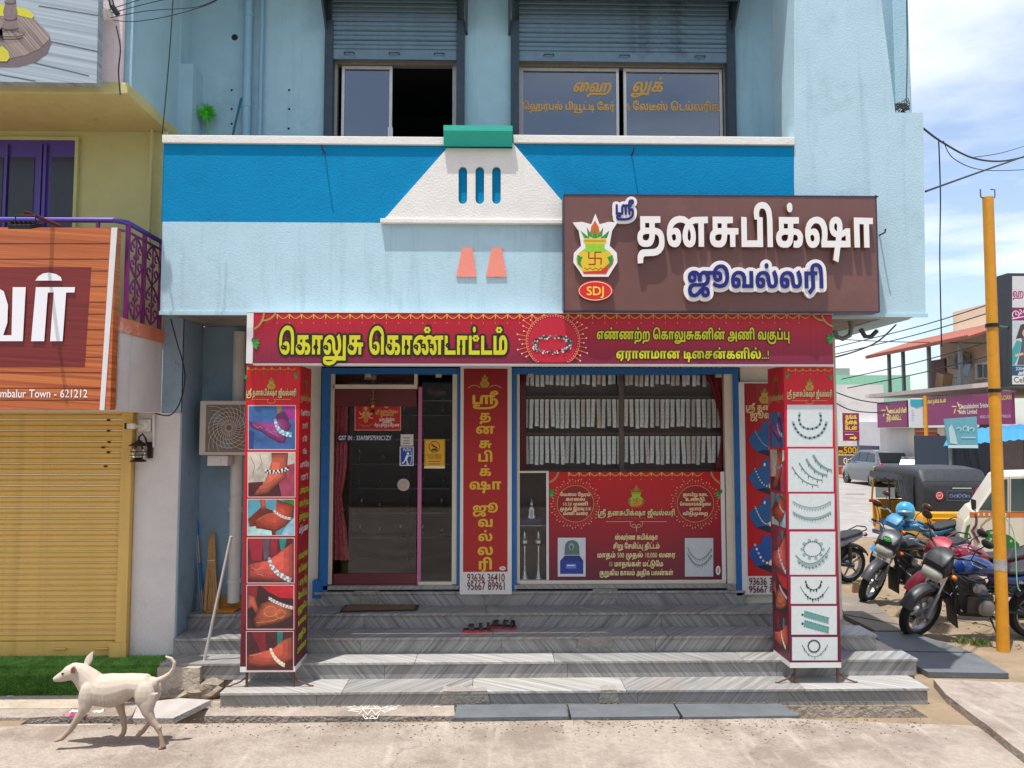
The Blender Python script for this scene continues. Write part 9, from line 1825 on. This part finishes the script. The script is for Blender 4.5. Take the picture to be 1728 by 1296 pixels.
for px in (1650, 1815): q = VP(px, 985); wheel(van, 0, Matrix.Translation(Vector((q.x, q.y, .30)) - VN * .1) @ Matrix.Rotation(VA, 4, 'Z'), r=.30, w=.09, spokes=7)

# tree top beyond the pole sign, building with a tank opposite (seen mirrored in the upper window)
tr = thing('leafy_tree', (30.2, 40, 0), 'green tree top peeping above the black sign box', 'tree')
MB().tube([(30.2, 40, 0), (30.1, 40, 4), (30.4, 40.2, 8)], [.25, .2, .1], 8).build('trunk', mat('bark', '#5a4636', .9, var=.2), tr, smooth=True)
m = MB(); rnd = random.Random(6)
for k in range(2600):
    a, b, r_ = rnd.uniform(0, 6.28), rnd.uniform(-1, 1), rnd.uniform(.4, 1) ** .5
    c = Vector((30.2 + 2.6 * r_ * math.cos(a) * math.sqrt(1 - b * b), 40 + 2.6 * r_ * math.sin(a) * math.sqrt(1 - b * b), 8.7 + 2.2 * r_ * b)) + Vector((rnd.gauss(0, .2), rnd.gauss(0, .2), rnd.gauss(0, .2)))
    u = Vector((rnd.gauss(0, 1), rnd.gauss(0, 1), rnd.gauss(0, 1))).normalized() * .16; w = u.orthogonal().normalized() * .07; m.add([c - u, c - w, c + u, c + w], [(0, 1, 2, 3)])
m.build('crown', mat('leaf_green', '#4f7a2c', .6, var=.4, vs=2), tr)
op = thing('opposite_building', (-1, -11, 0), 'plain grey house across the road, mirrored faintly in the upper window', 'building')
MB().box(-9, 9, -15, -10, 0, 8.4).build('wall', mat('opposite_wall', '#a8a29a', .9, var=.08, vs=.6), op); MB().box(-9.1, 9.1, -15, -9.9, 8.4, 8.7).build('parapet', mat('opposite_wall', '#a8a29a'), op)
for k in range(5): wdo = MB().box(-7 + 3 * k, -5.6 + 3 * k, -10.0, -9.95, 4.6, 6.0).build('window', mat('opposite_window', '#2a2f35', .2), op); 
tk = thing('water_tank', (1.7, -11.2, 8.7), 'dark ribbed water tank mirrored in the left half of the upper right window', 'tank')
MB().lathe([(.9, 0), (.92, .3), (.88, .34), (.92, .4), (.92, .8), (.88, .84), (.92, .9), (.9, 1.3), (.6, 1.65), (.3, 1.75), (.28, 1.9), (0.01, 1.92)], (1.7, -11.2, 8.7), 'z', 24).build('shell', mat('black_tank_plastic', '#26282b', .5), tk, smooth=True)
# ================================================================ things lying on the street, and the dog
# slate covers over the drain
for k, (a, b, lab) in enumerate(((770, 958, 'leftmost'), (961, 1143, 'middle'), (1146, 1330, 'rightmost'))):
    x0, x1 = G(a, 1198, .03).x, G(b, 1198, .03).x; q = [(x0, 6.585), (x1, 6.575), (x1 + (.05 if k == 2 else -.01), 6.30), (x0 - (.0 if k else .01), 6.292)]
    o = MB().prism([(x, y, .034 - .004 * k) for x, y in q], (0, 0, -.05)).build('drain_cover', slate_m, at=(0, 0, 0), bev=.004); tag(o, '%s of three blue grey slate slabs covering the drain' % lab, 'slab', 'slate drain covers')
# tilted broken slab over the open drain at the left
q = [G(228, 1187, .03), G(303, 1178, .05), G(356, 1181, .08), G(292, 1212, .0), G(215, 1212, .0)]
o = MB().prism(q, (0, 0, -.045)).build('broken_slab', mat('pale_stone_slab', '#a39c95', .8, var=.15, vs=6, bump=.4, stain='#8a8178', ss=3), at=(0, 0, 0)); tag(o, 'tilted broken stone slab over a dark hole behind the dog', 'slab')
MB().prism([(-3.72, 6.30, .004), (-3.02, 6.30, .004), (-3.02, 6.10, .006), (-3.4, 6.14, .006)], (0, 0, -.02)).build('drain_rim', conc2_m)['kind'] = 'structure'
def rock(px, py, s, sq, label, seed):
    rnd = random.Random(seed); c = G(px, py, .0); m = MB().ball((0, 0, s * sq * .6), (s, s * .7, s * sq), 10, 7)
    m.v = [tuple(Vector(v) * (1 + rnd.uniform(-.22, .22))) for v in m.v]
    o = m.build('rubble_stone', mat('rubble', '#8d8171', .95, var=.25, vs=12, bump=.6, bs=30)); o.location = c; tag(o, label, 'stone', 'rubble at the foot of the steps')
rock(355, 1176, .13, .75, 'large brown rubble stone beside the foot of the leaning pole', 1); rock(333, 1178, .09, .8, 'upright dark rubble stone behind the foot of the pole', 2); rock(300, 1176, .14, .45, 'long flat pale rubble stone under the left steps', 3); rock(278, 1180, .07, .5, 'small rubble stone at the left end of the broken steps', 4)
MB().box(XL, -2.56, 6.86, 6.94, .02, .266).build('step_core', conc2_m, steps)
# chalk floor drawing
ch_m = mat('chalk_powder', '#c9c4bd', .95, var=.08, vs=40)
class GF(Fr):
    def __init__(s, z): s.z = z; s.u = Vector((1, 0, 0)); s.v = Vector((0, 1, 0)); s.n = Vector((0, 0, 1))
    def p(s, a, b, d=0.0): q = G(a, b, s.z); return Vector((q.x, q.y, s.z + d))
kol = thing('chalk_drawing', G(630, 1196, .022), 'white chalk kolam drawn on the concrete before the steps', 'drawing')
m = MB(); kf = GF(.023); cx, cy = 627, 1196
for pts in ([(612, 1196), (627, 1184), (643, 1196), (612, 1196)], [(616, 1197), (627, 1188), (638, 1197)], [(606, 1205), (612, 1197), (620, 1206), (627, 1198), (634, 1206), (643, 1198), (650, 1203)], [(612, 1206), (616, 1213), (636, 1212), (640, 1205)], [(616, 1209), (622, 1213), (628, 1208), (634, 1212)],
            [(610, 1196), (592, 1188), (606, 1188), (612, 1194)], [(608, 1198), (586, 1194), (600, 1191)], [(606, 1201), (588, 1199), (602, 1196)], [(645, 1196), (664, 1186), (672, 1187), (650, 1195)], [(646, 1199), (672, 1191), (676, 1190)], [(648, 1202), (670, 1195), (655, 1197)], [(560, 1183), (556, 1190)], [(565, 1182), (561, 1189)], [(690, 1182), (687, 1191)], [(696, 1182), (693, 1189)], [(732, 1194), (738, 1192), (743, 1192)]):
    line(m, kf, pts, 1.1, .0008)
m.build('chalk_line', ch_m, kol)
# litter
t = thing('plastic_litter', G(130, 1210, .01), 'crumpled pink and white plastic scrap on the road behind the dog', 'litter'); rnd = random.Random(3)
for nm, c, px, py, sx in (('pink_scrap', '#c01f7d', 122, 1210, .10), ('white_scrap', '#e2dcd8', 134, 1205, .10), ('pink_scrap', '#c01f7d', 138, 1211, .06), ('white_scrap', '#dccfc8', 164, 1204, .07)):
    b = G(px, py, .01); N = 6; vs = [b + Vector((sx * (i / N - .5) * 1.4, .05 * (j / 3 - .5), rnd.uniform(.0, .03))) for j in range(4) for i in range(N + 1)]
    MB().add(vs, [(j * (N + 1) + i, j * (N + 1) + i + 1, (j + 1) * (N + 1) + i + 1, (j + 1) * (N + 1) + i) for j in range(3) for i in range(N)]).build(nm, pm(c), t)
o = MB().prism([G(13, 1168, .035), G(24, 1167, .035), G(20, 1190, .012), G(10, 1190, .012)], (0, 0, .004)).build('paper_scrap', pm('#d9d7d6'), at=(0, 0, 0)); tag(o, 'white paper packet lying on the road at the left edge', 'litter')
# dirt and grit washed up along the foot of the steps and over the drain edge
rnd = random.Random(21); m = MB()
for k in range(900):
    c = G(rnd.uniform(180, 1560), 1213 + abs(rnd.gauss(0, 14)), .009) if k % 3 else Vector((rnd.uniform(-2.4, 3.4), 6.585 + rnd.uniform(-.01, .012), .03)); s = rnd.uniform(.0025, .008); m.ball(c, (s * rnd.uniform(.8, 1.8), s, s * .6), 5, 3)
m.build('grit', mat('brown_grit', '#6f6150', .95, var=.35, vs=8))['kind'] = 'stuff'
# loose gravel and chips
rnd = random.Random(11); m = MB()
for k in range(330):
    if k < 260: c = G(rnd.uniform(1440, 1720), rnd.uniform(945, 1095), .008)
    else: c = G(rnd.uniform(60, 1700), rnd.uniform(1215, 1300), .010)
    s = rnd.uniform(.004, .011) * (1.4 if k < 260 else .55); m.ball(c, (s * rnd.uniform(.8, 1.6), s, s * .6), 5, 4)
o = m.build('gravel', mat('gravel_chips', '#857868', .95, var=.3, vs=10)); o['kind'] = 'stuff'
# weeds at the kerb
def weed(px, py, n, h, label, seed):
    rnd = random.Random(seed); b = G(px, py, 0); m = MB()
    for k in range(n):
        a = rnd.uniform(0, 6.28); r_ = rnd.uniform(0, .12); p0 = b + Vector((r_ * math.cos(a), r_ * .6 * math.sin(a), .01)); hh = h * rnd.uniform(.4, 1); dd = Vector((rnd.gauss(0, .4), rnd.gauss(0, .4), 1)).normalized() * hh; w = Vector((.006, .003, 0)); m.add([p0 - w, p0 + w, p0 + dd * .6 + w * 1.2, p0 + dd], [(0, 1, 2, 3)])
    t = thing('weed', b, label, 'plant', 'weeds along the paving'); m.build('leaves', mat('weed_green', '#6f7f3c', .8, var=.35, vs=20), t)
weed(1452, 998, 90, .16, 'small green weed by the black motorbike front wheel', 1); weed(1655, 1090, 120, .10, 'low dry weed at the foot of the near yellow pole', 2); weed(1624, 1086, 70, .08, 'low weed between the slate paving and the nearest motorbike', 3)
t = thing('broken_post', G(1444, 1000, 0), 'short broken brick stub beside the paving', 'stub'); b = G(1444, 1000, 0); MB().cbox(b + Vector((0, 0, .07)), (.07, .06, .16), Matrix.Rotation(.1, 3, 'Y')).build('brick', mat('old_brick', '#7d6148', .9, var=.2, vs=20, bump=.6), t)

# ---------------------------------------------------------------- the dog
YDg = 5.86
def DP(px, py, dy=0.0): q = A(px, py, YDg); return Vector((q.x, YDg + dy, q.z))
def chain(m, pts, n=12):
    """pts: (px, py, dy, ry, rz) elliptical sections perpendicular to the path"""
    P_ = [DP(a, b, c) for a, b, c, *_ in pts]; rings = []
    for i, p in enumerate(P_):
        d = (P_[min(i + 1, len(P_) - 1)] - P_[max(i - 1, 0)]).normalized(); side = Vector((0, 1, 0)); side = (side - d * side.dot(d)).normalized(); up = d.cross(side)
        ry, rz = pts[i][3], pts[i][4]; rings.append([p + side * (ry * math.cos(2 * math.pi * k / n)) + up * (rz * math.sin(2 * math.pi * k / n)) for k in range(n)])
    m.loft(rings)
    for e, i in ((P_[0], 0), (P_[-1], -1)): m.ball(e, (pts[i][3] * .98, pts[i][3] * .98, pts[i][4] * .98), 10, 8)
dg = MB()
# rump - loin - chest - neck - skull - muzzle
chain(dg, [(258, 1163, 0, .045, .05), (250, 1166, 0, .075, .085), (236, 1166, 0, .085, .086), (222, 1165, 0, .078, .086), (206, 1170, 0, .088, .108), (188, 1174, 0, .098, .124), (170, 1173, 0, .095, .118), (157, 1166, 0, .078, .098), (149, 1158, 0, .066, .094), (140, 1149, 0, .058, .080), (132, 1144, 0, .056, .072), (124, 1142, 0, .055, .064), (116, 1145, 0, .047, .055), (108, 1149.5, 0, .035, .041), (100, 1152.5, 0, .028, .032), (94, 1154.5, 0, .021, .022)], 16)
dg.ball(DP(104, 1156), (.05, .02, .014), 10, 7)                                     # lower jaw
for dy in (-.075, .075): dg.ball(DP(154, 1180, dy), (.055, .04, .10), 10, 8)        # shoulders
for dy in (-.06, .06): dg.ball(DP(250, 1178, dy), (.075, .045, .10), 10, 8)         # thighs
# near fore leg reaching forward, far fore leg under the body
chain(dg, [(155, 1183, -.07, .042, .055), (152, 1196, -.075, .036, .044), (146, 1207, -.075, .028, .032), (136, 1221, -.07, .022, .024), (126, 1236, -.065, .019, .021), (119, 1243, -.065, .016, .017), (113, 1249, -.065, .020, .018), (106, 1251, -.065, .022, .015)])
chain(dg, [(186, 1186, .07, .04, .055), (193, 1200, .07, .032, .038), (197, 1214, .065, .024, .026), (202, 1232, .06, .021, .022), (203, 1242, .06, .017, .018), (202, 1250, .06, .021, .019), (199, 1255, .06, .023, .015)])
# hind legs
chain(dg, [(248, 1178, .05, .045, .07), (242, 1193, .06, .036, .05), (243, 1206, .06, .028, .034), (247, 1220, .06, .021, .024), (248, 1231, .06, .018, .021), (241, 1240, .06, .015, .016), (234, 1249, .06, .019, .018), (228, 1254, .06, .022, .015)])
chain(dg, [(253, 1176, -.05, .048, .085), (254, 1192, -.06, .042, .066), (256, 1206, -.065, .033, .042), (263, 1219, -.065, .024, .027), (272, 1231, -.065, .019, .022), (276, 1240, -.065, .015, .016), (279, 1252, -.065, .016, .016), (281, 1262, -.065, .022, .019)])
# toes, elbow and heel points, shoulder blades and ribs
for px, py, dy in ((106, 1252, -.065), (199, 1256, .06), (228, 1255, .06), (280, 1264, -.065)):
    for k in range(3): dg.ball(DP(px - 2.2, py + .4, dy + (k - 1) * .016), (.016, .009, .010), 8, 6)
for px, py, dy in ((157, 1201, -.085), (189, 1200, .075), (251, 1231, .06), (276, 1231, -.065)): dg.ball(DP(px, py, dy), .017, 8, 6)
for k in range(6): dg.ball(DP(172 + k * 6.2, 1176 + k * .4, -.083 + .004 * abs(k - 2)), (.008, .016, .075 - .006 * abs(k - 2)), 8, 8)
# tail
chain(dg, [(256, 1161, 0, .026, .028), (266, 1157, 0, .021, .022), (277, 1152, 0, .017, .018), (287, 1145, 0, .0155, .0155), (293, 1136, 0, .014, .014), (294, 1127, 0, .013, .013), (289, 1120, 0, .0115, .0115), (280, 1117, 0, .009, .009)], 10)
# ears
for tip, base, dy in (((149, 1112), (140, 1134), .045), ((135, 1126), (131, 1141), -.055)):
    a, b = DP(*base, dy), DP(*tip, dy * 1.5); d = b - a; L = d.length; d.normalize(); w = d.cross(Vector((0, 1, 0))).normalized()
    rings = []
    for k in range(6):
        f = k / 5; ww = .030 * math.sin(math.pi * (.25 + .72 * f)); rings.append([a + d * (L * f) + w * (ww * math.cos(t)) + Vector((0, 1, 0)) * (.011 * (1 - .4 * f) * math.sin(t)) for t in (2 * math.pi * j / 10 for j in range(10))])
    dg.loft(rings)
raw = dg.build('dog_body', None)
md = raw.modifiers.new('r', 'REMESH'); md.mode = 'VOXEL'; md.voxel_size = .0058; md.use_smooth_shade = True
ms = raw.modifiers.new('s', 'SMOOTH'); ms.factor = .5; ms.iterations = 3
me = bpy.data.meshes.new_from_object(raw.evaluated_get(bpy.context.evaluated_depsgraph_get()))
bpy.data.objects.remove(raw)
base = Vector((DP(190, 1255).x, YDg, 0))
zmin = min(v.co.z for v in me.vertices)
for v in me.vertices: v.co -= Vector((base.x, base.y, zmin))
for p_ in me.polygons: p_.use_smooth = True
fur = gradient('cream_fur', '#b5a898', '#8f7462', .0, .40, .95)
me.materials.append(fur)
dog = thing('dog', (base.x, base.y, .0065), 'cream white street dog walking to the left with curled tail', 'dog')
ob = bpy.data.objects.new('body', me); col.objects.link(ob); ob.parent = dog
ORG[dog.name] = base + Vector((0, 0, zmin))
MB().ball(DP(91.5, 1153.5), (.012, .012, .010), 10, 7).build('nose', mat('pink_nose', '#a06a58', .4, var=.1), dog, smooth=True)
for dy in (-.041, .041): MB().ball(DP(110.5, 1143, dy), (.010, .006, .008), 10, 7).build('eye', mat('dog_eye', '#1a120e', .15), dog, smooth=True)
a, b = DP(131.5, 1140, -.066), DP(134.5, 1128.5, -.083); d = (b - a); w = d.normalized().cross(Vector((0, 1, 0))).normalized()
MB().prism([a - w * .012, a + w * .014, a + d * .5 + w * .018, b, a + d * .5 - w * .014], (0, -.004, 0)).build('inner_ear', mat('ear_pink', '#8a5848', .8, var=.15), dog)
